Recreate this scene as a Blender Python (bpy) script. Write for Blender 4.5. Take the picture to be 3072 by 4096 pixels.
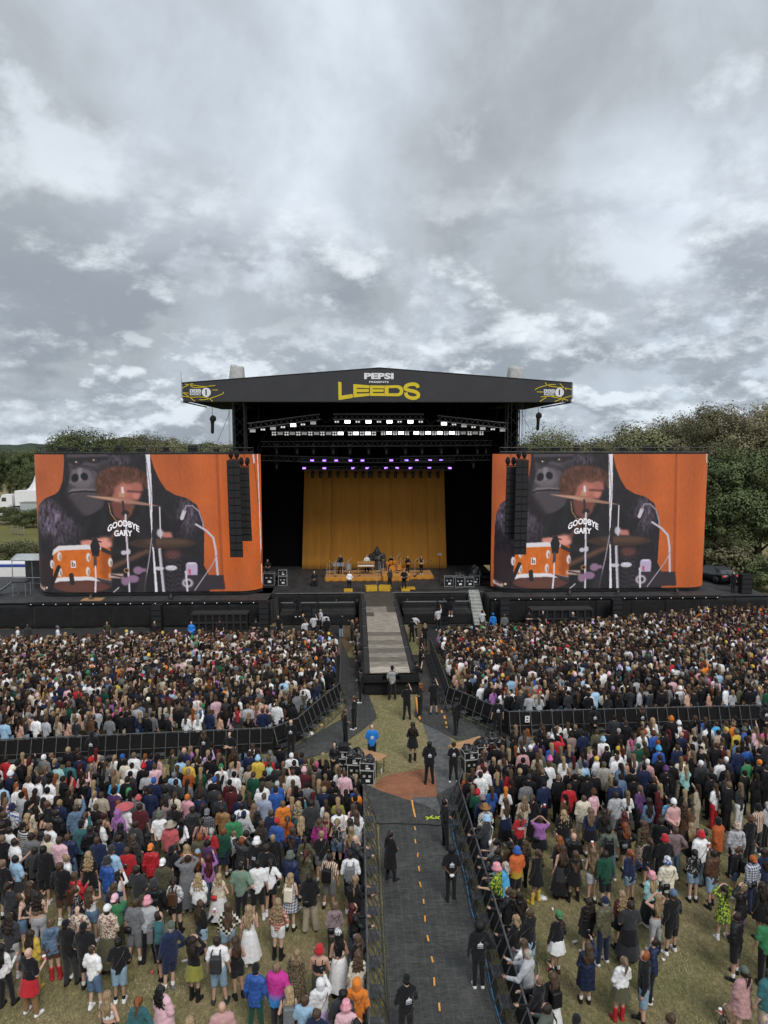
import bpy, math, random
import numpy as np
from mathutils import Vector
R = math.radians
random.seed(7); RNG = np.random.default_rng(7)
for o in list(bpy.data.objects): bpy.data.objects.remove(o)
SC = bpy.context.scene
COL = SC.collection

# ------------------------------------------------------------------ camera
F_PX, PITCH, YAW, CAM_Z = 2840.0, R(5.69), R(2.3), 13.4      # focal length in pixels of the 3072 x 4096 photograph
cam = bpy.data.cameras.new('camera'); cam_o = bpy.data.objects.new('camera', cam); COL.objects.link(cam_o)
cam_o.location = (0, 0, CAM_Z); cam_o.rotation_euler = (R(90) - PITCH, 0, -YAW)
cam.sensor_fit = 'VERTICAL'; cam.sensor_height = 24; cam.lens = 24 * F_PX / 4096
cam.clip_start = .1; cam.clip_end = 6000; SC.camera = cam_o

# ------------------------------------------------------------------ sky and sun
W = bpy.data.worlds.new('World'); SC.world = W; W.use_nodes = True
SUN_EL, SUN_AZ = R(48), R(205)
HX, HY = 2.35, .55
def world():
    nt = W.node_tree; N = nt.nodes; L = nt.links; N.clear()
    out = N.new('ShaderNodeOutputWorld')
    sky = N.new('ShaderNodeTexSky'); sky.sky_type = 'NISHITA'; sky.sun_disc = False
    sky.sun_elevation = SUN_EL; sky.sun_rotation = SUN_AZ
    bg1 = N.new('ShaderNodeBackground'); bg1.inputs[1].default_value = .06
    L.new(sky.outputs[0], bg1.inputs[0])
    tc = N.new('ShaderNodeTexCoord'); sep = N.new('ShaderNodeSeparateXYZ'); L.new(tc.outputs['Generated'], sep.inputs[0])
    def m(op, a, b=None, clamp=False):
        n = N.new('ShaderNodeMath'); n.operation = op; n.use_clamp = clamp
        for i, v in enumerate((a, b)):
            if v is None: continue
            if isinstance(v, (int, float)): n.inputs[i].default_value = v
            else: L.new(v, n.inputs[i])
        return n.outputs[0]
    z = m('MAXIMUM', sep.outputs[2], 0.0)
    ang = m('ARCTAN2', sep.outputs[0], sep.outputs[1])
    def vec(sx, sz, off):
        c = N.new('ShaderNodeCombineXYZ'); L.new(m('ADD', m('MULTIPLY', ang, sx), off[0]), c.inputs[0]); L.new(m('ADD', m('MULTIPLY', z, sz), off[1]), c.inputs[1]); c.inputs[2].default_value = off[2]; return c.outputs[0]
    def noise(v, scale, detail, rough, dist):
        n = N.new('ShaderNodeTexNoise'); n.inputs['Scale'].default_value = scale; n.inputs['Detail'].default_value = detail
        n.inputs['Roughness'].default_value = rough; n.inputs['Distortion'].default_value = dist; L.new(v, n.inputs['Vector']); return n.outputs['Fac']
    def mixr(a, b, f):
        x = N.new('ShaderNodeMix'); x.data_type = 'RGBA'
        for i, v in ((0, f), (6, a), (7, b)):
            if isinstance(v, tuple): x.inputs[i].default_value = (*v, 1)
            else: L.new(v, x.inputs[i])
        return x.outputs[2]
    def smooth(v, lo, hi):
        r = N.new('ShaderNodeMapRange'); r.interpolation_type = 'SMOOTHSTEP'; r.inputs['From Min'].default_value = lo; r.inputs['From Max'].default_value = hi; L.new(v, r.inputs['Value']); return r.outputs[0]
    # high sheet of cloud: broad soft patches
    hi1 = noise(vec(1.7, 1.7, (HX, HY, .3)), .95, 2, .45, .0); hi2 = noise(vec(2.1, 2.3, (4.2, 1.3, 2.1)), 1.9, 10, .58, .15)
    hs = m('ADD', m('MULTIPLY', hi1, .60), m('MULTIPLY', hi2, .40))
    cr = N.new('ShaderNodeValToRGB'); e = cr.color_ramp.elements
    e[0].position = .37; e[0].color = (.305, .325, .348, 1); e[1].position = .64; e[1].color = (.76, .82, .885, 1)
    for q, col in ((.43, (.365, .392, .422, 1)), (.48, (.440, .484, .533, 1)), (.53, (.510, .568, .632, 1)), (.58, (.60, .665, .735, 1))):
        x = e.new(q); x.color = col
    L.new(hs, cr.inputs[0])
    # heaped clouds: lumpy bodies, light on their upper rims, grey undersides
    def heaps(base, sx, sz, off, lo, hi, dark, light, z0, z1, amt, up=.10):
        na = noise(vec(sx, sz, off), 1.5, 12, .60, .0); nb = noise(vec(sx, sz, (off[0], off[1]+up, off[2])), 1.5, 10, .60, .0); nc = noise(vec(sx, sz, (off[0]+.3, off[1]-.25, off[2])), .8, 2, .5, .0)
        body = smooth(na, lo, hi); lit = smooth(m('ADD', m('ADD', m('SUBTRACT', na, nb), m('MULTIPLY', nc, .25)), .375), .455, .60)
        fade = m('SUBTRACT', 1.0, smooth(z, z0, z1)); return mixr(base, mixr(dark, light, lit), m('MULTIPLY', m('MULTIPLY', body, fade), amt))
    col_ = heaps(cr.outputs[0], 2.0, 2.6, (1.7, 6.2, 4.4), .47, .60, (.350, .378, .410), (.66, .715, .775), .35, .75, .65, .16)
    col_ = heaps(col_, 2.1, 3.7, (6.1, 3.3, 1.2), .45, .53, (.262, .290, .325), (.72, .76, .80), .19, .36, .92, .12)
    col_ = heaps(col_, 5.0, 9.0, (2.6, 8.1, 3.2), .49, .56, (.30, .333, .372), (.76, .80, .84), .07, .19, .85, .12)
    hz = N.new('ShaderNodeValToRGB'); h = hz.color_ramp.elements
    h[0].position = 0; h[0].color = (.80, .84, .885, 1); h[1].position = .30; h[1].color = (1, 1, 1, 1); x = h.new(.10); x.color = (.92, .94, .96, 1); L.new(z, hz.inputs[0])
    mx = N.new('ShaderNodeMix'); mx.data_type = 'RGBA'; mx.blend_type = 'MULTIPLY'; mx.inputs[0].default_value = 1
    L.new(col_, mx.inputs[6]); L.new(hz.outputs[0], mx.inputs[7])
    bg2 = N.new('ShaderNodeBackground'); bg2.inputs[1].default_value = .94; L.new(mx.outputs[2], bg2.inputs[0])
    ms = N.new('ShaderNodeMixShader'); ms.inputs[0].default_value = .94
    L.new(bg1.outputs[0], ms.inputs[1]); L.new(bg2.outputs[0], ms.inputs[2]); L.new(ms.outputs[0], out.inputs[0])
world()
sun = bpy.data.lights.new('sun', 'SUN'); sun.energy = 1.5; sun.angle = R(22); sun.color = (1, .96, .9)
sun_o = bpy.data.objects.new('sun', sun); COL.objects.link(sun_o)
sun_o.rotation_euler = (R(90) - SUN_EL, 0, R(20)); sun_o.location = (0, -20, 60)
SC.view_settings.view_transform = 'Standard'; SC.view_settings.look = 'None'; SC.view_settings.gamma = 1
SC.view_settings.exposure = 0.48; SC.view_settings.use_curve_mapping = False
SC.cycles.max_bounces = 6; SC.cycles.transparent_max_bounces = 12

# ------------------------------------------------------------------ pixel -> world (a pixel gives a direction; the surface it lies on gives the distance)
_f = np.array([math.sin(YAW) * math.cos(PITCH), math.cos(YAW) * math.cos(PITCH), -math.sin(PITCH)])
_r = np.array([math.cos(YAW), -math.sin(YAW), 0]); _u = np.cross(_r, _f); CAM = np.array([0, 0, CAM_Z])
def ray(px, py): return _f * F_PX + _r * (px - 1536) + _u * (2048 - py)
def gz(y):
    t = np.clip((np.asarray(y, float) - 32) / 20, 0, 1); return -1.1 * t * t * (3 - 2 * t)
def atz(px, py, z):
    d = ray(px, py); return CAM + d * ((z - CAM_Z) / d[2])
def atY(px, py, Y):
    d = ray(px, py); return CAM + d * (Y / d[1])
def ground_at(px, py, dz=0.0):
    z = 0.0
    for _ in range(25):
        p = atz(px, py, z + dz); z = float(gz(p[1]))
    return np.array([p[0], p[1], z])
def srgb(r, g, b):
    f = lambda c: (c / 255 / 12.92) if c <= 10.3 else ((c / 255 + .055) / 1.055) ** 2.4
    return (f(r), f(g), f(b))
def pixel_of(P):
    v = np.asarray(P, float) - CAM; k = F_PX / max(.01, v.dot(_f)); return 1536 + k * v.dot(_r), 2048 - k * v.dot(_u)

# ------------------------------------------------------------------ materials
MATS = {}
def pm(name, rgb=(.5, .5, .5), rough=.7, spec=.3, metal=0, noise=None, bump=None, tint=False, emit=None, sheen=0, coord='Object'):
    """procedural principled material. noise=(scale, amount[, stretch]); bump=(scale, strength); tint: colour comes from the object"""
    if name in MATS: return MATS[name]
    m = bpy.data.materials.new(name); m.use_nodes = True; nt = m.node_tree; N = nt.nodes; L = nt.links
    b = N['Principled BSDF']; b.inputs['Roughness'].default_value = rough; b.inputs['Specular IOR Level'].default_value = spec
    b.inputs['Metallic'].default_value = metal; b.inputs['Base Color'].default_value = (*rgb, 1)
    if sheen: b.inputs['Sheen Weight'].default_value = sheen
    tc = N.new('ShaderNodeTexCoord')
    src = None
    if tint:
        oi = N.new('ShaderNodeObjectInfo'); src = oi.outputs['Color']
    if noise:
        mp = N.new('ShaderNodeMapping'); L.new(tc.outputs[coord], mp.inputs[0])
        if len(noise) > 2: mp.inputs['Scale'].default_value = noise[2]
        n = N.new('ShaderNodeTexNoise'); n.inputs['Scale'].default_value = noise[0]; n.inputs['Detail'].default_value = 6; n.inputs['Roughness'].default_value = .62
        L.new(mp.outputs[0], n.inputs['Vector'])
        mr = N.new('ShaderNodeMapRange'); mr.inputs['From Min'].default_value = .3; mr.inputs['From Max'].default_value = .7
        mr.inputs['To Min'].default_value = 1 - noise[1]; mr.inputs['To Max'].default_value = 1 + noise[1]
        L.new(n.outputs['Fac'], mr.inputs['Value'])
        mx = N.new('ShaderNodeMix'); mx.data_type = 'RGBA'; mx.blend_type = 'MULTIPLY'; mx.inputs[0].default_value = 1
        if src: L.new(src, mx.inputs[6])
        else: mx.inputs[6].default_value = (*rgb, 1)
        L.new(mr.outputs[0], mx.inputs[7]); src = mx.outputs[2]
    if src: L.new(src, b.inputs['Base Color'])
    if bump:
        n = N.new('ShaderNodeTexNoise'); n.inputs['Scale'].default_value = bump[0]; n.inputs['Detail'].default_value = 5
        L.new(tc.outputs[coord], n.inputs['Vector'])
        bp = N.new('ShaderNodeBump'); bp.inputs['Strength'].default_value = bump[1]; bp.inputs['Distance'].default_value = .05
        L.new(n.outputs['Fac'], bp.inputs['Height']); L.new(bp.outputs[0], b.inputs['Normal'])
    if emit:
        b.inputs['Emission Color'].default_value = (*emit[0], 1); b.inputs['Emission Strength'].default_value = emit[1]
    MATS[name] = m; return m

M = dict(
    black_cloth=pm('black_cloth', (.012, .012, .013), .8, .25, noise=(1.5, .35), bump=(3, .5), sheen=.1),
    black_metal=pm('black_metal', (.016, .016, .017), .45, .4, noise=(6, .3)),
    barrier=pm('barrier_steel', (.075, .076, .08), .5, .4, noise=(5, .45), bump=(40, .08)),
    barrier_panel=pm('barrier_panel', (.010, .010, .011), .55, .35, noise=(4, .4)),
    deck=pm('stage_deck', (.045, .045, .047), .65, .3, noise=(1.4, .35, (1, .4, 1)), bump=(30, .1)),
    void=pm('stage_black', (.004, .004, .0045), .9, .1),
    steel=pm('grey_steel', (.32, .33, .34), .4, .5, .6, noise=(8, .2)),
    case=pm('case_black', (.014, .014, .015), .4, .4, noise=(7, .3)),
    alu=pm('aluminium', (.55, .56, .57), .4, .5, .3, noise=(10, .2)),
    speaker=pm('speaker_black', (.010, .010, .011), .6, .3, noise=(12, .3)),
    grille=pm('speaker_grille', (.020, .020, .022), .7, .3, noise=(60, .5)),
    poly=pm('black_polythene', (.014, .014, .016), .28, .5, bump=(9, .6)),
    ply=pm('plywood', (.42, .24, .12), .6, .3, noise=(3, .22, (.3, 3, 1)), bump=(40, .05)),
    orange_cloth=pm('orange_velvet', (.44, .195, .030), .85, .2, noise=(1.6, .10, (3, 1, .3)), bump=(5, .15), sheen=.2), truss=pm('truss_alloy', (.11, .11, .115), .45, .5, noise=(6, .2)),
    yellow=pm('yellow_paint', (.55, .33, .03), .5, .4, noise=(5, .2)),
    white=pm('white_paint', (.78, .78, .79), .5, .4, noise=(4, .08)),
    pvc=pm('grey_pvc', (.42, .43, .42), .5, .4, noise=(2, .2), bump=(4, .8)),
    fascia=pm('fascia_banner', (.043, .043, .048), .6, .3, noise=(.8, .1), bump=(1.2, .1)),
    logo_yellow=pm('logo_yellow', (.66, .52, .03), .6, .3, noise=(2, .06)),
    logo_white=pm('logo_white', (.74, .76, .80), .6, .3),
    cable=pm('cable_black', (.012, .012, .012), .5, .3),
    bluehose=pm('blue_hose', (.10, .30, .55), .45, .4, noise=(8, .2)),
    tape=pm('orange_tape', (.74, .34, .08), .6, .3, noise=(9, .25)),
    yellowtape=pm('yellow_tape', (.62, .75, .05), .6, .3),
    glow_white=pm('lamp_white', (.8, .8, .8), .4, .4, emit=((1, .98, .95), 3.4)),
    glow_dim=pm('lamp_off_white', (.55, .55, .55), .35, .5, emit=((1, 1, 1), .10)),
    glow_bulb=pm('lamp_bulb', (.6, .6, .6), .3, .5, emit=((1, .97, .92), .35)),
    glow_violet=pm('lamp_violet', (.3, .2, .5), .4, .4, emit=((.34, .16, 1.0), 3.2)),
    lens=pm('lamp_lens', (.05, .05, .06), .2, .6),
)

# ------------------------------------------------------------------ mesh building
class MB:
    def __init__(s): s.v = []; s.f = []; s.smooth = False
    def add(s, vs, fs):
        b = len(s.v); s.v += [tuple(map(float, p)) for p in vs]; s.f += [tuple(i + b for i in f) for f in fs]; return s
    def box(s, x0, x1, y0, y1, z0, z1):
        return s.add([(x0,y0,z0),(x1,y0,z0),(x1,y1,z0),(x0,y1,z0),(x0,y0,z1),(x1,y0,z1),(x1,y1,z1),(x0,y1,z1)],
                     [(0,3,2,1),(4,5,6,7),(0,1,5,4),(1,2,6,5),(2,3,7,6),(3,0,4,7)])
    def cbox(s, c, sz, rz=0, bev=0):
        hx, hy, hz = sz[0]/2, sz[1]/2, sz[2]/2; ca, sa = math.cos(rz), math.sin(rz)
        if bev:
            pr = [(-hx+bev,-hy),(hx-bev,-hy),(hx,-hy+bev),(hx,hy-bev),(hx-bev,hy),(-hx+bev,hy),(-hx,hy-bev),(-hx,-hy+bev)]
        else: pr = [(-hx,-hy),(hx,-hy),(hx,hy),(-hx,hy)]
        n = len(pr); vs = []
        for z in (-hz, hz):
            for x, y in pr: vs.append((c[0]+x*ca-y*sa, c[1]+x*sa+y*ca, c[2]+z))
        fs = [tuple(range(n-1,-1,-1)), tuple(range(n,2*n))] + [(i,(i+1)%n,(i+1)%n+n,i+n) for i in range(n)]
        return s.add(vs, fs)
    def tube(s, a, b, r, n=6, r2=None):
        a = Vector(a); b = Vector(b); d = (b-a)
        if d.length < 1e-6: return s
        d.normalize(); q = d.orthogonal().normalized(); w = d.cross(q); r2 = r if r2 is None else r2
        vs = []
        for p, rr in ((a, r), (b, r2)):
            for i in range(n):
                t = 2*math.pi*i/n; vs.append(p + (q*math.cos(t)+w*math.sin(t))*rr)
        return s.add(vs, [(i,(i+1)%n,(i+1)%n+n,i+n) for i in range(n)] + [tuple(range(n-1,-1,-1)), tuple(range(n,2*n))])
    def path(s, pts, r, n=5, taper=1.0):
        """one continuous tube through the points"""
        P = [Vector(p) for p in pts]; vs = []; ref = None
        for i, p in enumerate(P):
            d = (P[min(i+1,len(P)-1)] - P[max(i-1,0)]).normalized()
            if ref is None: ref = d.orthogonal().normalized()
            q = (ref - d*ref.dot(d)); q = q.normalized() if q.length > 1e-4 else d.orthogonal().normalized(); ref = q; w = d.cross(q)
            rr = (r[i] if hasattr(r, '__len__') else r*(1+(taper-1)*i/max(1,len(P)-1)))
            for k in range(n):
                t = 2*math.pi*k/n; vs.append(p + (q*math.cos(t)+w*math.sin(t))*rr)
        m = len(P); fs = [(j*n+i, j*n+(i+1)%n, (j+1)*n+(i+1)%n, (j+1)*n+i) for j in range(m-1) for i in range(n)]
        fs += [tuple(range(n-1,-1,-1)), tuple((m-1)*n+i for i in range(n))]
        return s.add(vs, fs)
    def lathe(s, prof, c=(0,0,0), n=14, sx=1, sy=1):
        vs = [(c[0]+r*sx*math.cos(2*math.pi*i/n), c[1]+r*sy*math.sin(2*math.pi*i/n), c[2]+z) for r, z in prof for i in range(n)]
        m = len(prof); fs = [(j*n+i, j*n+(i+1)%n, (j+1)*n+(i+1)%n, (j+1)*n+i) for j in range(m-1) for i in range(n)]
        return s.add(vs, fs + [tuple(range(n-1,-1,-1)), tuple((m-1)*n+i for i in range(n))])
    def prism(s, poly, y0, y1):
        """polygon of (x,z) extruded along y"""
        n = len(poly); vs = [(x,y0,z) for x,z in poly] + [(x,y1,z) for x,z in poly]
        ar = sum(poly[i][0]*poly[(i+1)%n][1]-poly[(i+1)%n][0]*poly[i][1] for i in range(n))
        f = list(range(n)); fr = tuple(f) if ar > 0 else tuple(f[::-1])
        return s.add(vs, [fr, tuple(i+n for i in fr[::-1])] + [((i,i+n,(i+1)%n+n,(i+1)%n) if ar > 0 else (i,(i+1)%n,(i+1)%n+n,i+n)) for i in range(n)])
    def grid(s, nx, ny, fn):
        vs = [fn(i/nx, j/ny) for j in range(ny+1) for i in range(nx+1)]
        return s.add(vs, [(j*(nx+1)+i, j*(nx+1)+i+1, (j+1)*(nx+1)+i+1, (j+1)*(nx+1)+i) for j in range(ny) for i in range(nx)])
    def slab(s, nx, ny, fn, t=(0, 0, -.02)):
        """grid with thickness"""
        b = len(s.v); s.grid(nx, ny, fn); k = (nx+1)*(ny+1)
        s.v += [(x+t[0], y+t[1], z+t[2]) for x, y, z in s.v[b:b+k]]
        s.f += [tuple(i+k for i in f[::-1]) for f in s.f[-nx*ny:]]
        ring = [i for i in range(nx)] + [j*(nx+1)+nx for j in range(ny)] + [ny*(nx+1)+nx-i for i in range(nx)] + [(ny-j)*(nx+1) for j in range(ny)]
        for i in range(len(ring)):
            p, q = ring[i], ring[(i+1) % len(ring)]; s.f.append((b+q, b+p, b+p+k, b+q+k))
        return s
    def mesh(s, name, off=(0, 0, 0)):
        me = bpy.data.meshes.new(name); v = np.array(s.v, float) - np.array(off, float)
        me.from_pydata(v.tolist(), [], s.f); me.update()
        if s.smooth: me.shade_smooth()
        return me
def link(name, me, mat=None, parent=None, loc=None, color=None):
    o = bpy.data.objects.new(name, me); COL.objects.link(o)
    if me is not None and mat is not None and not me.materials: me.materials.append(mat)
    if parent: o.parent = parent
    if loc is not None: o.location = loc
    if color is not None: o.color = (*color, 1)
    return o
def mk(name, mb, mat, parent=None, color=None, world=True):
    """mesh in world coordinates, made a part of parent (an unrotated empty) or a top-level object"""
    off = parent_off(parent) if (parent and world) else (0, 0, 0)
    return link(name, mb.mesh(name, off), mat, parent, color=color)
def parent_off(p):
    v = Vector((0, 0, 0))
    while p: v += p.location; p = p.parent
    return tuple(v)
def tag(o, label, cat, group=None):
    o['label'] = label; o['category'] = cat
    if group: o['group'] = group
    return o
def thing(name, label, cat, loc=(0, 0, 0), group=None, rz=0):
    o = bpy.data.objects.new(name, None); COL.objects.link(o); o.location = tuple(map(float, loc)); o.rotation_euler = (0, 0, rz)
    o.empty_display_size = .2; return tag(o, label, cat, group)
def structure(o): o['kind'] = 'structure'; return o
def stuff(o, label=None, cat=None):
    o['kind'] = 'stuff'
    if label: o['label'] = label
    if cat: o['category'] = cat
    return o
def copy_tree(o, parent=None):
    c = o.copy(); COL.objects.link(c); c.parent = parent
    for ch in o.children: copy_tree(ch, c)
    return c
_tx = {}
def text_mesh(txt, bold=.0, shear=0, spacing=1.0):
    """letters as flat faces, normalised: width x height in font units, origin at the centre"""
    k = (txt, bold, shear, spacing)
    if k not in _tx:
        cu = bpy.data.curves.new('t', 'FONT'); cu.body = txt; cu.offset = bold; cu.shear = shear; cu.space_character = spacing; cu.resolution_u = 3
        o = bpy.data.objects.new('t', cu); COL.objects.link(o)
        me = o.evaluated_get(bpy.context.evaluated_depsgraph_get()).to_mesh()
        v = np.array([tuple(p.co) for p in me.vertices]); f = [tuple(p.vertices) for p in me.polygons]
        bpy.data.objects.remove(o); bpy.data.curves.remove(cu)
        lo, hi = v.min(0), v.max(0); v = (v - (lo + hi) / 2) / (hi[1] - lo[1])
        _tx[k] = (v, f, (hi[0]-lo[0])/(hi[1]-lo[1]))
    return _tx[k]
def text_part(name, txt, mat, parent, c, height, bold=.02, width=None, color=None, world=True, fn=None):
    """lettering on a vertical surface facing -Y; c = centre"""
    v, f, w = text_mesh(txt, bold); sx = height if width is None else width / w
    P = [(c[0]+p[0]*sx, c[1], c[2]+p[1]*height) for p in v]
    if fn: P = [fn(*p) for p in P]
    mb = MB(); mb.add(P, f); return mk(name, mb, mat, parent, color, world)
# ------------------------------------------------------------------ ground materials
def node_mat(name):
    m = bpy.data.materials.new(name); m.use_nodes = True; nt = m.node_tree
    return m, nt.nodes, nt.links, nt.nodes['Principled BSDF']
def nz(N, L, vec, scale, detail=6, rough=.6, dist=0, stretch=None, rot=0):
    if stretch or rot:
        mp = N.new('ShaderNodeMapping'); L.new(vec, mp.inputs[0]); vec = mp.outputs[0]
        if stretch: mp.inputs['Scale'].default_value = stretch
        mp.inputs['Rotation'].default_value = (0, 0, rot)
    n = N.new('ShaderNodeTexNoise'); n.inputs['Scale'].default_value = scale; n.inputs['Detail'].default_value = detail
    n.inputs['Roughness'].default_value = rough; n.inputs['Distortion'].default_value = dist; L.new(vec, n.inputs['Vector']); return n.outputs['Fac']
def ramp(N, L, fac, stops):
    r = N.new('ShaderNodeValToRGB'); e = r.color_ramp.elements
    e[0].position, e[0].color = stops[0][0], (*stops[0][1], 1); e[1].position, e[1].color = stops[-1][0], (*stops[-1][1], 1)
    for p, c in stops[1:-1]:
        x = e.new(p); x.color = (*c, 1)
    L.new(fac, r.inputs[0]); return r.outputs[0]
def mixc(N, L, a, b, fac, mode='MIX'):
    m = N.new('ShaderNodeMix'); m.data_type = 'RGBA'; m.blend_type = mode
    for i, v in ((0, fac), (6, a), (7, b)):
        if isinstance(v, (int, float)): m.inputs[i].default_value = v
        elif isinstance(v, tuple): m.inputs[i].default_value = (*v, 1)
        else: L.new(v, m.inputs[i])
    return m.outputs[2]
def math_n(N, L, op, a, b=None, clamp=False):
    n = N.new('ShaderNodeMath'); n.operation = op; n.use_clamp = clamp
    for i, v in ((0, a), (1, b)):
        if v is None: continue
        if isinstance(v, (int, float)): n.inputs[i].default_value = v
        else: L.new(v, n.inputs[i])
    return n.outputs[0]
def bumpn(N, L, b, fac, strength, dist=.05):
    bp = N.new('ShaderNodeBump'); bp.inputs['Strength'].default_value = strength; bp.inputs['Distance'].default_value = dist
    L.new(fac, bp.inputs['Height']); L.new(bp.outputs[0], b.inputs['Normal'])
def grass_mat():
    m, N, L, b = node_mat('trodden_grass'); P = N.new('ShaderNodeNewGeometry').outputs['Position']
    a = nz(N, L, P, .45, 5, .6, .6); c = nz(N, L, P, 9, 6, .7, 0, (1, .5, 1)); d = nz(N, L, P, 42, 3, .7)
    col = ramp(N, L, a, [(.34, (.300, .248, .148)), (.48, (.262, .228, .128)), (.62, (.205, .202, .104)), (.75, (.280, .232, .140))])
    str_ = ramp(N, L, c, [(.3, (.55, .55, .5)), (.55, (1, 1, 1)), (.75, (1.75, 1.65, 1.4))])
    fine = ramp(N, L, d, [(.36, (.50, .50, .48)), (.64, (1.6, 1.56, 1.45))])
    col = mixc(N, L, mixc(N, L, col, str_, 1., 'MULTIPLY'), fine, 1., 'MULTIPLY'); L.new(col, b.inputs['Base Color'])
    b.inputs['Roughness'].default_value = .95; b.inputs['Specular IOR Level'].default_value = .1
    bumpn(N, L, b, math_n(N, L, 'ADD', c, d), .8, .05); return m
def chips_mat(name, c0, c1, c2):
    m, N, L, b = node_mat(name); P = N.new('ShaderNodeNewGeometry').outputs['Position']
    a = nz(N, L, P, 1.8, 5, .6); v = N.new('ShaderNodeTexVoronoi'); v.inputs['Scale'].default_value = 26; L.new(P, v.inputs['Vector'])
    d = nz(N, L, P, 30, 4, .7)
    col = ramp(N, L, d, [(.3, c0), (.5, c1), (.72, c2)])
    col = mixc(N, L, col, ramp(N, L, a, [(.3, (.7, .7, .7)), (.7, (1.2, 1.15, 1.1))]), 1., 'MULTIPLY'); L.new(col, b.inputs['Base Color'])
    b.inputs['Roughness'].default_value = .95; bumpn(N, L, b, v.outputs['Distance'], .9, .04); return m
def carpet_mat():
    m, N, L, b = node_mat('woven_ground_cover'); P = N.new('ShaderNodeNewGeometry').outputs['Position']
    sp = N.new('ShaderNodeSeparateXYZ'); L.new(P, sp.inputs[0])
    wob = nz(N, L, P, 1.4, 3); w = math_n(N, L, 'MULTIPLY', wob, .10)
    def lines(ax, pitch, width):
        t = math_n(N, L, 'FRACT', math_n(N, L, 'DIVIDE', math_n(N, L, 'ADD', ax, w), pitch))
        return math_n(N, L, 'LESS_THAN', math_n(N, L, 'ABSOLUTE', math_n(N, L, 'SUBTRACT', t, .5)), width)
    g = math_n(N, L, 'MAXIMUM', lines(sp.outputs[0], .24, .018), lines(sp.outputs[1], .60, .005))
    brk = nz(N, L, P, 3, 4); g = math_n(N, L, 'MULTIPLY', g, math_n(N, L, 'MULTIPLY', brk, .75))
    a = nz(N, L, P, .9, 5, .65); dust = nz(N, L, P, 5, 6, .7)
    col = ramp(N, L, a, [(.3, (.040, .041, .041)), (.55, (.058, .059, .058)), (.75, (.086, .087, .084))])
    col = mixc(N, L, col, ramp(N, L, dust, [(.35, (.75, .75, .75)), (.7, (1.35, 1.32, 1.25))]), 1., 'MULTIPLY')
    col = mixc(N, L, col, (.20, .21, .205), g); L.new(col, b.inputs['Base Color'])
    b.inputs['Roughness'].default_value = .55; b.inputs['Specular IOR Level'].default_value = .35
    fold = nz(N, L, P, 2.4, 5, .55, 1.2, (1, 2.2, 1), .5); bumpn(N, L, b, fold, .55, .12); return m
def track_mat():
    m, N, L, b = node_mat('ground_panel'); P = N.new('ShaderNodeNewGeometry').outputs['Position']
    a = nz(N, L, P, 3.5, 8, .72); d = nz(N, L, P, 14, 5, .7)
    col = ramp(N, L, a, [(.3, (.06, .06, .062)), (.52, (.11, .11, .112)), (.62, (.14, .138, .135)), (.78, (.30, .28, .25))])
    L.new(col, b.inputs['Base Color']); b.inputs['Roughness'].default_value = .5; bumpn(N, L, b, d, .25, .02); return m
M['grass'] = grass_mat(); M['carpet'] = carpet_mat(); M['track'] = track_mat()
M['redchips'] = chips_mat('red_woodchip', (.19, .075, .038), (.34, .140, .072), (.50, .25, .145))
M['brownchips'] = chips_mat('brown_woodchip', (.075, .050, .026), (.13, .088, .045), (.20, .14, .08))

def ground():
    xs = sorted(set(list(np.linspace(-60, 60, 41)) + [-1800, -900, -450, -220, -120, -85, 85, 120, 220, 450, 900, 1800]))
    ys = sorted(set(list(np.linspace(-10, 70, 65)) + [-300, -100, -40, 85, 110, 150, 220, 350, 600, 1000, 1800, 3000]))
    mb = MB(); mb.grid(len(xs)-1, len(ys)-1, lambda u, v: (xs[round(u*(len(xs)-1))], ys[round(v*(len(ys)-1))], float(gz(ys[round(v*(len(ys)-1))]))))
    mb.smooth = True; structure(mk('ground', mb, M['grass']))
ground()
import bmesh
def sheet(name, poly_px, mat, z, wr=0, wl=1.2, poly=None, cut=.35):
    """a flat-lying sheet with a real outline, cut fine enough to follow the slope and to hold folds"""
    pts = poly if poly else [ground_at(*p)[:2] for p in poly_px]
    bm = bmesh.new(); f = bm.faces.new([bm.verts.new((p[0], p[1], 0)) for p in pts]); bm.normal_update()
    lo, hi = np.min(pts, 0), np.max(pts, 0)
    for ax in (0, 1):
        t = lo[ax] + cut
        while t < hi[ax]:
            no = (1, 0, 0) if ax == 0 else (0, 1, 0); co = (t, 0, 0) if ax == 0 else (0, t, 0)
            bmesh.ops.bisect_plane(bm, geom=bm.verts[:] + bm.edges[:] + bm.faces[:], plane_co=co, plane_no=no); t += cut
    bmesh.ops.triangulate(bm, faces=[f for f in bm.faces if len(f.verts) > 4])
    ph = hash(name) % 7
    for v in bm.verts:
        x, y = v.co.x, v.co.y
        n = math.sin(x*2.1*wl+y*1.3*wl+ph)*math.sin(y*2.7*wl-x*.9)+.6*math.sin(x*5.3*wl-y*3.1+ph*2)
        v.co.z = float(gz(y)) + z + (wr*max(-.9, n) if wr else 0)
    if bm.faces and bm.faces[:][0].normal.z < 0: bmesh.ops.reverse_faces(bm, faces=bm.faces)
    bm.normal_update()
    for f in bm.faces:
        if f.normal.z < 0: f.normal_flip()
        f.smooth = True
    me = bpy.data.meshes.new(name); bm.to_mesh(me); bm.free()
    return structure(link(name, me, mat))
sheet('woodchip_patch', [(1495,3145),(1520,3118),(1560,3096),(1620,3088),(1690,3076),(1735,3078),(1748,3120),(1757,3180),(1700,3200),(1640,3210),(1600,3203),(1540,3176)], M['redchips'], .006)
sheet('woodchip_patch', [(1300,2500),(1420,2500),(1430,2560),(1400,2600),(1372,2640),(1340,2610),(1310,2570)], M['brownchips'], .006)
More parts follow.
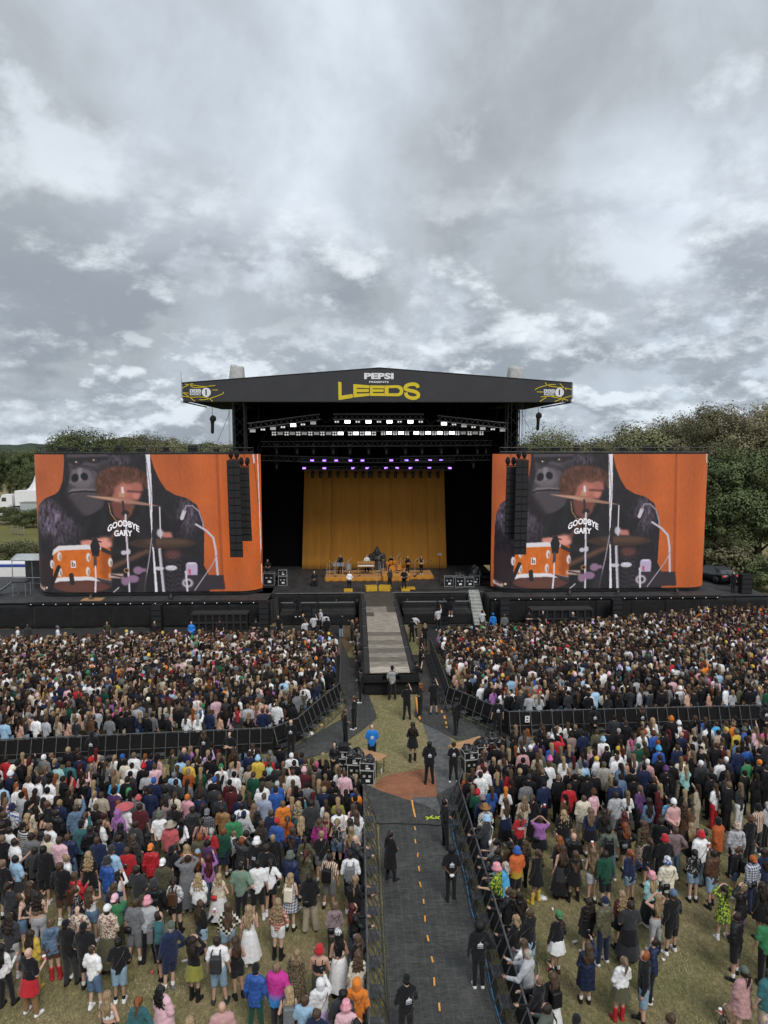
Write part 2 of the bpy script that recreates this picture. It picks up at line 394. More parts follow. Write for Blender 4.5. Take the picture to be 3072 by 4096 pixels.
sheet('woodchip_patch', [(1660,2500),(1790,2500),(1760,2570),(1700,2620),(1668,2580)], M['brownchips'], .006)
for nm, q in (('l', [(-40, 46.4), (-1.3, 46.6), (-1.2, 55.0), (-40, 55.0)]), ('r', [(5.2, 46.6), (12, 47.2), (34, 52.5), (34, 55.3), (5.2, 55.3)])): sheet('pit_floor', None, M['black_cloth'], .012, poly=q, cut=1.5)
path = sheet('path', None, M['carpet'], .028, .013, poly=[(.70,11.5),(3.42,11.5),(3.46,17),(3.5,22),(3.55,24.2),(2.6,24.35),(1.6,24.3),(.78,24.2),(.74,18)], cut=.16)
sheet('path', [(1455,3138),(1500,3160),(1600,3195),(1648,3212),(1700,3225),(1790,3280),(1790,3310),(1640,3300),(1510,3300),(1500,3262),(1478,3215)], M['carpet'], .062, .012, cut=.16)
sheet('path', [(1748,3186),(1840,3140),(1868,3156),(1835,3230),(1795,3292),(1765,3240)], M['carpet'], .095, .010, cut=.16)
sheet('path', [(1338,2632),(1462,2632),(1460,2720),(1478,2790),(1502,2850),(1508,2874),(1455,2918),(1390,2965),(1320,3008),(1200,3045),(1120,3062),(1080,3040),(1230,2955),(1363,2880),(1380,2820),(1350,2710)], M['carpet'], .03, .010, cut=.25)
sheet('path', [(1640,2620),(1720,2620),(1758,2720),(1790,2845),(1978,2925),(2075,2968),(2160,3010),(2060,3040),(2000,3012),(1990,2990),(1925,2950),(1830,2964),(1795,2944),(1682,2889),(1655,2862),(1672,2800),(1662,2700)], M['carpet'], .03, .010, cut=.25)
def slabs(px, name, z):                       # the grey ground panels laid end to end
    for i, q in enumerate(px): sheet(name, q, M['track'], z + i*.004, cut=1.2)
slabs([[(1690,2890),(1795,2946),(1818,2990),(1722,2990)], [(1722,2993),(1819,2993),(1845,3084),(1741,3084)], [(1741,3087),(1846,3087),(1868,3148),(1840,3142),(1750,3190)],
       [(1649,3190),(1750,3190),(1792,3238),(1796,3256),(1652,3222)]], 'ground_panel', .012)
# orange tape dashes along the walkway (parts of the path)
y = 12.3; k = 0
dashes = [(1650,3214,1660,3268)] + []
for i in range(15):
    x = 2.02 - .11*math.sin((y-12)/12*math.pi) + .02*math.sin(i*2.3); ln = .20 + .05*((i*7) % 3)/2
    mb = MB(); a = .05*math.sin(i*1.7)
    mb.slab(2, 2, lambda u, v: (x+(u-.5)*.044+a*(v-.5)*.4, y+v*ln, .058+.004*math.sin(v*3+i)), (0, 0, -.022)); mk('tape_dash', mb, M['tape'], path)
    y += .78
mb = MB(); pts = [ground_at(*p) for p in [(1648,3210),(1651,3232),(1655,3252),(1661,3278)]]
mb.slab(1, 9, lambda u, v: (np.interp(v, [0,.33,.66,1], [p[0] for p in pts])+(u-.5)*.06, np.interp(v, [0,.33,.66,1], [p[1] for p in pts]), .098), (0, 0, -.022)); mk('tape_dash', mb, M['tape'], path)
for seq in ([(1664,2792),(1667,2820),(1671,2850),(1680,2882)], [(1766,2846),(1768,2856)], [(1778,2868),(1779,2880)], [(1783,2892),(1785,2902)], [(1786,2910),(1788,2918)]):
    P = [ground_at(*p) for p in seq]; n = len(P)-1
    mb = MB(); mb.slab(1, n, lambda u, v: (P[round(v*n)][0]+(u-.5)*.09, P[round(v*n)][1], P[round(v*n)][2]+.075), (0, 0, -.02)); mk('tape_dash', mb, M['tape'], path)
# crossed yellow tape marks
for (a, b) in [((1702,3278),(1738,3284)), ((1706,3288),(1730,3273)), ((1740,3284),(1758,3276)), ((1742,3276),(1756,3286))]:
    A, B = ground_at(*a), ground_at(*b); d = (B-A)/np.linalg.norm(B-A); w = np.array([-d[1], d[0], 0])*.02
    mb = MB(); mb.slab(1, 1, lambda u, v: tuple(A+(B-A)*u+w*(2*v-1)+np.array([0, 0, .1])), (0, 0, -.015)); mk('tape_mark', mb, M['yellowtape'], path)

# ------------------------------------------------------------------ crowd barriers: one unit, copied along the rows
def barrier_proto():
    t = thing('crowd_barrier', 'x', 'barrier')
    mb = MB(); mb.box(.008, .992, -.012, .012, .10, 1.10); link('panel', mb.mesh('panel'), M['barrier_panel'], t)
    mb = MB(); mb.tube((0, 0, 1.15), (1.0, 0, 1.15), .028, 7); link('top_rail', mb.mesh('top_rail'), M['barrier'], t)
    for x in (.03, .5):
        mb = MB(); mb.tube((x, -.02, 1.14), (x, -.45, .03), .020, 5); link('strut', mb.mesh('strut'), M['barrier'], t)
    mb = MB(); mb.tube((0, -.45, .03), (1.0, -.45, .03), .018, 5); link('foot_rail', mb.mesh('foot_rail'), M['barrier'], t)
    mb = MB(); mb.tube((.03, -.24, .58), (.97, -.24, .58), .012, 5); link('mid_rail', mb.mesh('mid_rail'), M['barrier'], t)
    mb = MB(); mb.cbox((.27, -.21, .30), (.42, .30, .02)); link('step_plate', mb.mesh('step_plate'), M['barrier'], t)
    mb = MB(); mb.box(.01, .99, .02, .50, .012, .022); link('base_plate', mb.mesh('base_plate'), M['barrier'], t)
    return t
BP = barrier_proto(); bp_used = [0]
def ordn(i): return ['first', 'second', 'third', 'fourth', 'fifth', 'sixth', 'seventh', 'eighth', 'ninth', 'tenth', 'eleventh', 'twelfth', 'thirteenth', 'fourteenth', 'fifteenth', 'sixteenth', 'seventeenth', 'eighteenth', 'nineteenth', 'twentieth'][i-1]
def barrier_row(pts, label, group):
    cnt_ = [0]
    for (x0, y0), (x1, y1) in zip(pts[:-1], pts[1:]):
        L_ = math.hypot(x1-x0, y1-y0); n = max(1, round(L_)); a = math.atan2(y1-y0, x1-x0)
        for i in range(n):
            o = BP if not bp_used[0] else copy_tree(BP); bp_used[0] = 1
            x, y_ = x0+(x1-x0)*i/n, y0+(y1-y0)*i/n; xe, ye = x0+(x1-x0)*(i+1)/n, y0+(y1-y0)*(i+1)/n
            z0, z1 = float(gz(y_)), float(gz(ye))
            o.location = (x, y_, z0+.03); o.rotation_euler = (0, -math.atan2(z1-z0, L_/n), a); o.scale = (L_/n, 1, 1)
            cnt_[0] += 1; tag(o, label % ordn(cnt_[0]), 'barrier', group)
barrier_row([(.24, 11.6), (.24, 24.2), (-.25, 25.0)], '%s black crowd barrier unit from the camera left of the walkway', 'barriers left of the walkway')
barrier_row([(3.95, 25.3), (3.68, 24.4), (3.68, 11.6)], '%s black crowd barrier unit from the stage end right of the walkway', 'barriers right of the walkway')
barrier_row([(-22.3, 28.22), (-3.6, 29.55)], '%s black barrier unit from the left edge before the left front pen', 'barriers across the left front pen')
barrier_row([(-3.6, 29.55), (-2.6, 30.6), (-.85, 35.3), (-1.0, 46.3)], '%s black barrier unit from the bend in the row left of the runway', 'barriers bending along the left front pen')
barrier_row([(4.95, 46.2), (4.64, 34.4), (6.9, 30.95)], '%s black barrier unit from the stage in the row right of the runway', 'barriers bending along the right front pen')
barrier_row([(6.9, 30.95), (26.6, 31.48)], '%s black barrier unit from the bend before the right front pen', 'barriers across the right front pen')
# signs fixed on the barriers
for px, py, lab in ((1088, 2930, 'small white sign with a blue symbol on the left pen barrier'), (2108, 2870, 'small white sign with a blue symbol on the right pen barrier')):
    p = ground_at(px, py, .9); Y = p[1]-.05
    s = thing('sign', lab, 'sign', (p[0], Y, p[2]+.62))
    mb = MB(); mb.cbox((p[0], Y-.02, p[2]+.85), (.21, .012, .30)); mk('board', mb, M['white'], s)
    b_ = pm('sign_blue', (.05, .13, .30), .5)
    mb = MB(); mb.add([(p[0]+.05*math.cos(t*math.pi/6), Y-.031, p[2]+.91+.05*math.sin(t*math.pi/6)) for t in range(12)], [tuple(range(12))]); mk('symbol', mb, b_, s)
    mb = MB(); mb.box(p[0]-.05, p[0]+.05, Y-.034, Y-.030, p[2]+.75, p[2]+.81); mk('symbol', mb, b_, s)
# blue water hose lying along the right barrier feet
mb = MB(); mb.smooth = True
mb.path([(3.30+.03*math.sin(y*1.9), y, .055) for y in np.arange(11.6, 24.6, .3)], .018, 6)
tag(mk('water_hose', mb, M['bluehose']), 'thin blue water hose lying along the feet of the right walkway barriers', 'hose')
mb = MB(); mb.smooth = True
mb.path([ground_at(*p)+np.array([0, 0, .04]) for p in [(1898,2868),(1930,2886),(1968,2897),(2000,2912),(2030,2928),(2045,2946),(2052,2952)]], .02, 6)
tag(mk('water_hose', mb, M['bluehose']), 'blue hose end curving out below the right pen barriers', 'hose')

# ------------------------------------------------------------------ flight cases, covers and tables on the grass triangle
def flight_case(x, y, z, w, d, h, rz, label, group):
    t = thing('flight_case', label, 'case', (x, y, z), group, rz)
    mb = MB(); mb.cbox((0, 0, h/2), (w-.03, d-.03, h-.03), 0, .01); mk('body', mb, M['case'], t, world=False)
    e = .022
    for sx in (-1, 1):
        for sy in (-1, 1):
            mb = MB(); mb.cbox((sx*(w/2-e/2), sy*(d/2-e/2), h/2), (e, e, h-.002)); mk('edge_trim', mb, M['alu'], t, world=False)
    for zz in (e/2, h-e/2):
        for sy in (-1, 1):
            mb = MB(); mb.cbox((0, sy*(d/2-e/2+.003), zz), (w-.04, e, e)); mk('edge_trim', mb, M['alu'], t, world=False)
        for sx in (-1, 1):
            mb = MB(); mb.cbox((sx*(w/2-e/2+.003), 0, zz), (e, d-.04, e)); mk('edge_trim', mb, M['alu'], t, world=False)
    for sx in ((-1, 1) if h > .5 else (0,)):
        mb = MB(); mb.cbox((sx*w*.2, -d/2-.004, h*.62), (w*.18, .012, .09)); mk('latch', mb, M['alu'], t, world=False)
    mb = MB(); mb.cbox((w*.06, -d/2-.003, h*.3), (w*.3, .006, h*.18)); mk('paper_label', mb, M['white'], t, world=False)
    return t
def cover(c, w, d, h, label, seed):
    rr = np.random.default_rng(seed); mb = MB(); mb.smooth = True
    n, m = 22, 10; ph = rr.uniform(0, 6, 6)
    vs = []
    for j in range(m+1):
        t = j/m
        for i in range(n):
            a = 2*math.pi*i/n
            rad = (1-.12*t) * (math.cos(t*math.pi/2)**.45 if t < 1 else .02)
            k = 1+.10*math.sin(3*a+ph[0]+t*2)+.07*math.sin(7*a+ph[1]-t*5)+.05*math.sin(13*a+ph[2]+t*8)
            sq = 1/max(abs(math.cos(a)), abs(math.sin(a)))**.6
            vs.append((c[0]+w/2*rad*k*sq*math.cos(a), c[1]+d/2*rad*k*sq*math.sin(a), c[2]+h*(math.sin(t*math.pi/2)**1.1)*(1+.16*math.sin(2*a+ph[3])+.1*math.sin(5*a+ph[4]))))
    vs = [(x+rr.normal(0, .006), y+rr.normal(0, .006), z+rr.normal(0, .009)*(z > c[2]+.04)) for x, y, z in vs]; mb.smooth = False
    mb.add(vs, [(j*n+i, j*n+(i+1) % n, (j+1)*n+(i+1) % n, (j+1)*n+i) for j in range(m) for i in range(n)] + [tuple((m)*n+i for i in range(n)), tuple(range(n-1, -1, -1))])
    tag(mk('polythene_cover', mb, M['poly']), label, 'cover')
def case_stack(px, py, dims, names, group, rz=0):
    p = ground_at(px, py); z = p[2]+.005
    for (w, d, h), nm in zip(dims, names): flight_case(p[0], p[1]+d/2, z, w, d, h, rz, nm, group); z += h+.002
    return p[0], p[1]+dims[-1][1]/2, z
G1 = 'flight cases on the left of the grass triangle'
S = (.56, .58, .58); U = (.58, .56, .30)
a = case_stack(1472, 3141, [S, U], ['black flight case standing at the corner of the red woodchip', 'shallow flight case topmost at the corner of the red woodchip'], G1, R(-8))
cover((a[0], a[1], a[2]-.03),   .56, .52, .20, 'crumpled black polythene over the flight cases nearest the red woodchip', 1)
a = case_stack(1421, 3118, [S, (.66, .56, .30)], ['tall black flight case second from the red woodchip', 'shallow flight case on the stack second from the red woodchip'], G1, R(-8))
cover((a[0], a[1], a[2]-.03), .68, .56, .28, 'bulging black polythene over the middle stack of left flight cases', 2)
a = case_stack(1374, 3092, [S, U], ['black flight case at the left rear of the left stack', 'shallow case at the left rear beside the covered stack'], G1, R(-8))
mb = MB(); mb.cbox((a[0], a[1], a[2]+.10), (.45, .42, .2), 0, .06); tag(mk('stage_lamp', mb, M['case']), 'black lamp housing standing on the left rear flight cases', 'lamp')
G2 = 'flight cases on the right of the grass triangle'
a = case_stack(1881, 3096, [S, U], ['black flight case nearest the camera in the right stack', 'shallow flight case on the front of the right stack'], G2, R(10))
cover((a[0], a[1], a[2]-.03), .60, .54, .22, 'black polythene on the front stack of the right flight cases', 3)
a = case_stack(1933, 3072, [S, U], ['tall black flight case in the middle of the right stack', 'shallow flight case in the middle of the right stack'], G2, R(10))
cover((a[0], a[1], a[2]-.03), .64, .54, .28, 'black polythene on the middle stack of the right flight cases', 4)
a = case_stack(1972, 3052, [S, U], ['black flight case at the far end of the right stack', 'shallow flight case at the far end of the right stack'], G2, R(10))
cover((a[0], a[1], a[2]-.03), .58, .54, .32, 'peaked black polythene on the far stack of the right flight cases', 5)
def table(px, label):
    P = [atz(x, y, .74) for x, y in px]; c = sum(P)/4; base = (c[0], c[1], 0)
    t = thing('folding_table', label, 'table', base)
    mb = MB(); mb.slab(6, 6, lambda u, v: tuple((P[0]*(1-u)+P[1]*u)*(1-v)+(P[3]*(1-u)+P[2]*u)*v), (0, 0, -.03)); mk('tabletop', mb, M['ply'], t)
    for q in P:
        f = c+(q-c)*.82; mb = MB(); mb.tube((f[0], f[1], .0), (f[0], f[1], .712), .016, 6); mk('leg', mb, M['black_metal'], t)
    for i in (0, 2):
        f, g = c+(P[i]-c)*.80, c+(P[i+1]-c)*.80; mb = MB(); mb.tube((f[0], f[1], .30), (g[0], g[1], .30), .012, 5); mk('stretcher', mb, M['black_metal'], t)
table([(1398,3004),(1515,3044),(1550,3020),(1420,2988)], 'folding table with worn plywood top beside the left flight cases')
table([(1792,2982),(1836,3001),(1930,2958),(1919,2943)], 'folding table with pale plywood top beside the right flight cases')
# litter on the grass
def litter(name, px, lab, cat, col, kind):
    p = ground_at(*px); mb = MB(); mb.smooth = True; rr = np.random.default_rng(px[0])
    if kind == 'can': mb.tube(p+np.array([-.07, 0, .035]), p+np.array([.07, .05, .035]), .034, 10)
    elif kind == 'bottle': mb.path([p+np.array([0, 0, z]) for z in (0, .01, .16, .20, .25)], [.03, .036, .036, .016, .014], 10)
    else:
        vs = []; n = 9
        for j in range(6):
            for i in range(n):
                a = 2*math.pi*i/n; t = j/5*math.pi*.5
                k = rr.uniform(.75, 1.25); vs.append((p[0]+.13*math.cos(t)*k*math.cos(a), p[1]+.10*math.cos(t)*k*math.sin(a), p[2]+.005+.12*math.sin(t)*k))
        mb.add(vs, [(j*n+i, j*n+(i+1) % n, (j+1)*n+(i+1) % n, (j+1)*n+i) for j in range(5) for i in range(n)] + [tuple(range(n-1, -1, -1)), tuple(5*n+i for i in range(n))])
    tag(mk(name, mb, pm('litter_'+name+str(int(col[0]*99)), col, .4, .5)), lab, cat)
litter('drinks_can', (737,3851), 'crushed silver drinks can on the grass by the man in navy', 'can', (.5, .5, .52), 'can')
litter('plastic_bag', (2170,4030-440+8), 'crumpled clear plastic lying on the grass right of the walkway', 'bag', (.6, .63, .63), 'bag')
litter('plastic_bag', (1884,2872), 'white plastic bag at the foot of the right bending barriers', 'bag', (.65, .66, .66), 'bag')
litter('plastic_bag', (1244,2938), 'white plastic bag at the foot of the left bending barriers', 'bag', (.65, .66, .66), 'bag')
litter('cardboard', (1285,2905), 'torn piece of cardboard at the foot of the left bending barriers', 'litter', (.40, .30, .17), 'bag')
litter('water_bottle', (1525,3095), 'clear water bottle standing under the left plywood table', 'bottle', (.5, .55, .56), 'bottle')
litter('water_bottle', (1452,3252), 'clear plastic bottle lying on the black ground cover by the left barrier', 'bottle', (.55, .6, .6), 'can')
litter('paper', (2300,3775), 'white paper scrap on the grass behind the hooded person in navy', 'litter', (.7, .7, .7), 'can')
litter('plastic_cup', (2330,3448), 'pale plastic cup lying on the grass right of the walkway', 'cup', (.6, .62, .5), 'can')

# short grass standing on the open ground near the camera
def grass_blades(n):
    r = np.random.default_rng(9); x = r.uniform(-13, 13, n*2); y = 12+r.random(n*2)**1.5*16; k = ((x < .15) | (x > 3.75)); x, y = x[k][:n], y[k][:n]; n = len(x)
    a = r.uniform(0, 6.28, n); h = r.uniform(.02, .055, n); w = r.uniform(.006, .014, n); lx, ly = r.normal(0, .022, n), r.normal(0, .022, n)
    V = np.stack([np.stack([x-np.cos(a)*w, y-np.sin(a)*w, np.zeros(n)], 1), np.stack([x+np.cos(a)*w, y+np.sin(a)*w, np.zeros(n)], 1), np.stack([x+lx, y+ly, h], 1)], 1).reshape(-1, 3)
    me = bpy.data.meshes.new('grass'); me.vertices.add(len(V)); me.vertices.foreach_set('co', V.astype(np.float32).reshape(-1)); me.loops.add(3*n); me.loops.foreach_set('vertex_index', np.arange(3*n, dtype=np.int32)); me.polygons.add(n); me.polygons.foreach_set('loop_start', np.arange(0, 3*n, 3, dtype=np.int32)); me.update(calc_edges=True)
    m, N, L, b = node_mat('grass_blades'); P = N.new('ShaderNodeNewGeometry').outputs['Position']
    f = math_n(N, L, 'ADD', math_n(N, L, 'MULTIPLY', nz(N, L, P, .5, 3), .55), math_n(N, L, 'MULTIPLY', nz(N, L, P, 60, 2), .45))
    L.new(ramp(N, L, f, [(.38, (.52, .44, .29)), (.46, (.33, .29, .16)), (.54, (.16, .18, .075)), (.64, (.45, .38, .24))]), b.inputs['Base Color']); b.inputs['Roughness'].default_value = .9
    stuff(link('grass', me, m), 'short trodden grass around the audience', 'grass')
grass_blades(150000)
# ------------------------------------------------------------------ stage: decks, runway, roof
DK, GF, CX = .95, -1.1, 1.85            # deck level, ground level at the stage, stage axis
def lattice(name, a, b, w, mat, label=None, parent=None, n=None, r=.028, r2=.014, tri=False, cat='truss'):
    """box truss from a to b: each chord a part, the lacing of each face a zigzag tube"""
    a = Vector(a); b = Vector(b); d = b-a; L_ = d.length; d.normalize()
    up = Vector((0, 0, 1)) if abs(d.z) < .9 else Vector((0, 1, 0)); s = d.cross(up).normalized(); up = s.cross(d).normalized()
    n = n or max(2, int(L_/w/1.0)); t = parent or thing(name, label, cat, (0, 0, 0))
    if not parent: t.location = a
    c = [(-1, 1), (1, 1), (1, -1), (-1, -1)]
    for i in range(4):
        o = s*c[i][0]*w/2+up*c[i][1]*w/2; mb = MB(); mb.tube(a+o, b+o, r, 5); mk('chord', mb, mat, t)
        q = s*c[(i+1) % 4][0]*w/2+up*c[(i+1) % 4][1]*w/2
        mb = MB(); mb.path([a+d*(L_*k/n)+(o if k % 2 else q) for k in range(n+1)], r2, 4); mk('lacing', mb, mat, t)
    return t
def deck(name, x0, x1, y0, y1, label, wall_y0=None):
    t = thing(name, label, 'stage', ((x0+x1)/2, y0, GF))
    nx = max(1, round((x1-x0)/2.44)); ny = max(1, round((y1-y0)/2.44))
    for i in range(nx):
        for j in range(ny):
            a, b = x0+(x1-x0)*i/nx, x0+(x1-x0)*(i+1)/nx; c, d = y0+(y1-y0)*j/ny, y0+(y1-y0)*(j+1)/ny
            mb = MB(); dz = .004*((i*3+j*5) % 4)/3; mb.box(a+.006, b-.006, c+.006, d-.006, DK-.06, DK-.006+dz); mk('deck_panel', mb, M['deck'], t)
    mb = MB(); mb.box(x0+.02, x1-.02, y0+.02, y1-.02, GF, DK-.07); mk('understructure', mb, M['void'], t)
    return t
main_deck = deck('stage_deck', -9.2, 12.9, 57.75, 72.5, 'dark grey main stage deck under the roof')
wl = deck('stage_wing', -40.0, -6.95, 55.15, 66, 'dark grey side deck carrying the left screen')
wr = deck('stage_wing', 10.72, 33.5, 55.45, 66, 'dark grey side deck carrying the right screen')
def drape(name, x0, x1, y, z0, z1, parent, mat, folds=9., amp=.035, nx=None, curve=None):
    nx = nx or int(max(8, (x1-x0)*5)); mb = MB(); mb.smooth = True; ph = (x0*7) % 6
    def fn(u, v):
        x = x0+(x1-x0)*u; k = amp*(.4+.6*(1-v))
        yy = y+k*(math.sin(x*folds*.23+ph+v*1.3)+.6*math.sin(x*folds*.61+ph*2-v*2.2))
        if curve: x, yy = curve(u, x, yy)
        return (x, yy-.02, z0+(z1-z0)*v)
    mb.slab(nx, 6, fn, (0, .03, 0)); return mk(name, mb, mat, parent)
for i in range(11): drape('front_drape', -40+3*i, -37+3*i, 55.08, GF, DK-.16, wl, M['black_cloth'], 7, .05)
for i in range(8): drape('front_drape', 10.75+2.84*i, 13.59+2.84*i, 55.38, GF, DK-.16, wr, M['black_cloth'], 7, .05)
# bulging corner drapes where the wings end
mb = MB(); mb.smooth = True
mb.slab(16, 10, lambda u, v: (-6.95+.55*math.sin(u*math.pi/2)+.05*math.sin(u*30+v*3), 55.05+2.7*u+.06*math.sin(u*22)-.25*(1-v)*math.sin(u*3.1), GF+(DK-GF)*v*(1-.12*u)), (.03, .03, 0)); mk('corner_drape', mb, M['black_cloth'], wl)
mb = MB(); mb.smooth = True
mb.slab(12, 8, lambda u, v: (10.70-.05*math.sin(u*18+v*3), 55.4+2.3*u, GF+(DK-GF)*v), (-.03, .03, 0)); mk('corner_drape', mb, M['black_cloth'], wr)
# lip of the wings: dark rail with small marker lamps
for t, x0, x1, yy in ((wl, -25.4, -7.0, 55.02), (wr, 10.8, 29.4, 55.32)):
    mb = MB(); mb.box(x0, x1, yy-.10, yy+.02, DK-.12, DK+.07); mk('lip_rail', mb, M['black_metal'], t)
    k = x0+.3
    while k < x1:
        mb = MB(); mb.lathe([(.0, -.03), (.035, -.02), (.035, .02), (.0, .03)], (k, yy-.12, DK-.10), 8); mk('marker_lamp', mb, M['glow_bulb'], t); k += .95
mb = MB(); mb.box(-21.6, -20, 55.6, 56.6, DK+.002, DK+.02); mk('pale_board', mb, M['ply'], wl)
# front of the main stage: valance, ledge and parcan row
drape('valance', -7.0, .55, 57.68, GF, DK-.02, main_deck, M['black_cloth'], 6, .03)
drape('valance', 3.05, 10.7, 57.68, GF, DK-.02, main_deck, M['black_cloth'], 6, .03)
for x0, x1 in ((-6.6, .70), (3.0, 10.5)):
    mb = MB(); mb.box(x0, x1, 57.58, 57.72, DK-.01, DK+.03); mk('edge_strip', mb, M['steel'], main_deck)
def floor_lamp(x, y, z, label, s=1.0):
    t = thing('floor_lamp', label, 'lamp', (x, y, z), 'small lamps along the stage front')
    mb = MB(); mb.smooth = True; mb.tube((x, y-.02*s, z+.18*s), (x, y+.20*s, z+.26*s), .12*s, 12); mk('housing', mb, M['case'], t)
    mb = MB(); mb.tube((x, y-.045*s, z+.168*s), (x, y-.025*s, z+.178*s), .075*s, 12); mk('lens', mb, M['steel'], t)
    mb = MB(); mb.path([(x-.15*s, y+.1*s, z+.22*s), (x-.15*s, y+.1*s, z), (x+.15*s, y+.1*s, z), (x+.15*s, y+.1*s, z+.22*s)], .018*s, 4); mk('yoke', mb, M['black_metal'], t)
for i, x in enumerate((-4.9, -1.6, .1, 4.2, 7.2, 9.6)): floor_lamp(x, 56.9, .30, 'small black lamp on the ledge below the stage front, %s from the left' % ['first', 'second', 'third', 'fourth', 'fifth', 'sixth'][i])
for i, (x, y_) in enumerate(((-20.9, 55.9), (-14.6, 55.7), (17.3, 55.9), (21.3, 56.0), (26.2, 56.0))):
    floor_lamp(x, y_, DK+.02, 'black floor lamp on the side deck, %s from the left' % ['first', 'second', 'third', 'fourth', 'fifth'][i], 1.3)
# black platforms in the pit with rails
def pit_platform(x0, x1, label):
    t = thing('pit_platform', label, 'platform', ((x0+x1)/2, 55.5, GF))
    mb = MB(); mb.box(x0, x1, 55.2, 57.5, -.20, -.12); mk('deck_board', mb, M['deck'], t)
    drape('skirt', x0, x1, 55.16, GF, -.20, t, M['black_cloth'], 5, .03)
    mb = MB(); mb.box(x0+.05, x1-.05, 56.7, 57.45, -.12, .29); mk('ledge', mb, M['black_cloth'], t)
    n = 2
    for k in range(n):
        a, b = x0+(x1-x0)*k/n+.08, x0+(x1-x0)*(k+1)/n-.08
        for z in (.05, .28, .5, .72):
            mb = MB(); mb.tube((a, 55.3, z), (b, 55.3, z), .022, 6); mk('rail', mb, M['steel'] if z > .6 else M['black_metal'], t)
        for x in (a, b): mb = MB(); mb.tube((x, 55.3, -.12), (x, 55.3, .75), .028, 6); mk('post', mb, M['black_metal'], t)
pit_platform(-6.0, -.05, 'black camera platform with rails in the pit left of the runway')
pit_platform(3.75, 9.2, 'black camera platform with rails in the pit right of the runway')
# ------------------------------------------------------------------ runway
rw = thing('runway', 'raised runway of worn plywood planks with black cloth sides', 'runway', (CX, 37.2, -.2))
rows = [2426, 2449, 2465, 2484, 2505, 2522, 2528, 2544, 2561, 2578, 2593, 2611, 2629, 2648, 2667, 2689]
tones = [.19, .23, .25, .24, .23, .25, .12, .21, .135, .20, .115, .185, .12, .19, .33]
Yr = [float(atz(1530, y, DK)[1]) for y in rows]
X0, X1 = .74, 2.92
def plank(x0, x1, ya, yb, t, i):
    k = MB(); k.box(x0+.006, x1-.006, yb+.008, ya-.008, DK-.05, DK+.004*((i*5) % 3))
    mk('plank', k, pm('plank_%d' % int(t*100), (t*1.30, t*1.15, t*.96), .7, .25, noise=(3.4, .62, (.5, 4, 1)), bump=(18, .15), coord='Object'), rw)
for i in range(8):
    ya = 57.7-(57.7-Yr[0])*i/8; yb = 57.7-(57.7-Yr[0])*(i+1)/8; plank(X0, X1, ya, yb, .062+.012*((i*3) % 3), i)
for i in range(len(rows)-1):
    if i == 0: plank(X0, X0+1.55, Yr[0], Yr[1], tones[0], i); plank(X0+1.55, X1, Yr[0], Yr[1], .075, i+1)
    elif i == 1: plank(X0, X0+.55, Yr[1], Yr[2], .075, i); plank(X0+.55, X1, Yr[1], Yr[2], tones[1], i+1)
    else: plank(X0, X1, Yr[i], Yr[i+1], tones[i], i)
for x in (.70, 2.96): mb = MB(); mb.box(x-.02, x+.02, 54.6, 57.6, DK-.03, DK+.03); mk('edge_strip', mb, M['steel'], rw)
mb = MB(); mb.box(.72, 2.94, 37.35, 57.6, -.9, DK-.055); mk('understructure', mb, M['void'], rw)
for s, x in ((-1, .70), (1, 2.96)):
    for k in range(4):
        ya, yb = 37.2+5.1*k, 42.3+5.1*k
        mb = MB(); mb.smooth = True
        def fn(u, v, s=s, x=x, ya=ya, yb=yb):
            yy = ya+(yb-ya)*u; g = float(gz(yy)); o = [0, .26, .40, .44, .46][min(4, int(v*4.001))]; zz = [DK-.02, DK-.04, DK-.34, -.1, g][min(4, int(v*4.001))]
            if v >= .999: zz = g
            return (x+s*(o+.025*math.sin(yy*3.1+v*4)), yy, zz)
        mb.slab(16, 4, fn, (-s*.03, 0, -.01)); mk('side_drape', mb, M['black_cloth'], rw)
    mb = MB(); mb.tube((x+s*.30, 37.1, DK-.02), (x+s*.30, 57.4, DK-.02), .035, 6); mk('side_rail', mb, M['black_metal'], rw)
drape('end_drape', .38, 3.28, 37.02, -.16, DK-.28, rw, M['black_cloth'], 6, .03)
mb = MB(); mb.box(.42, 3.24, 37.05, 37.33, -.15, DK-.10); mk('end_frame', mb, M['void'], rw)
mb = MB(); mb.box(.30, 3.42, 36.78, 37.04, DK-.36, DK-.28); mk('end_shelf', mb, M['black_metal'], rw)
for i, (x0, x1) in enumerate(((.34, 1.42), (2.32, 3.36))):
    t = thing('bar_speaker', 'long black bar speaker on the runway end, %s of the vested person' % ('left', 'right')[i], 'speaker', ((x0+x1)/2, 36.9, DK-.28))
    mb = MB(); mb.cbox(((x0+x1)/2, 36.9, DK-.15), (x1-x0, .22, .25), 0, .03); mk('cabinet', mb, M['speaker'], t)
    for k in range(4): mb = MB(); mb.box(x0+.04, x1-.04, 36.782, 36.79, DK-.255+.055*k, DK-.225+.055*k); mk('slat', mb, M['grille'], t)
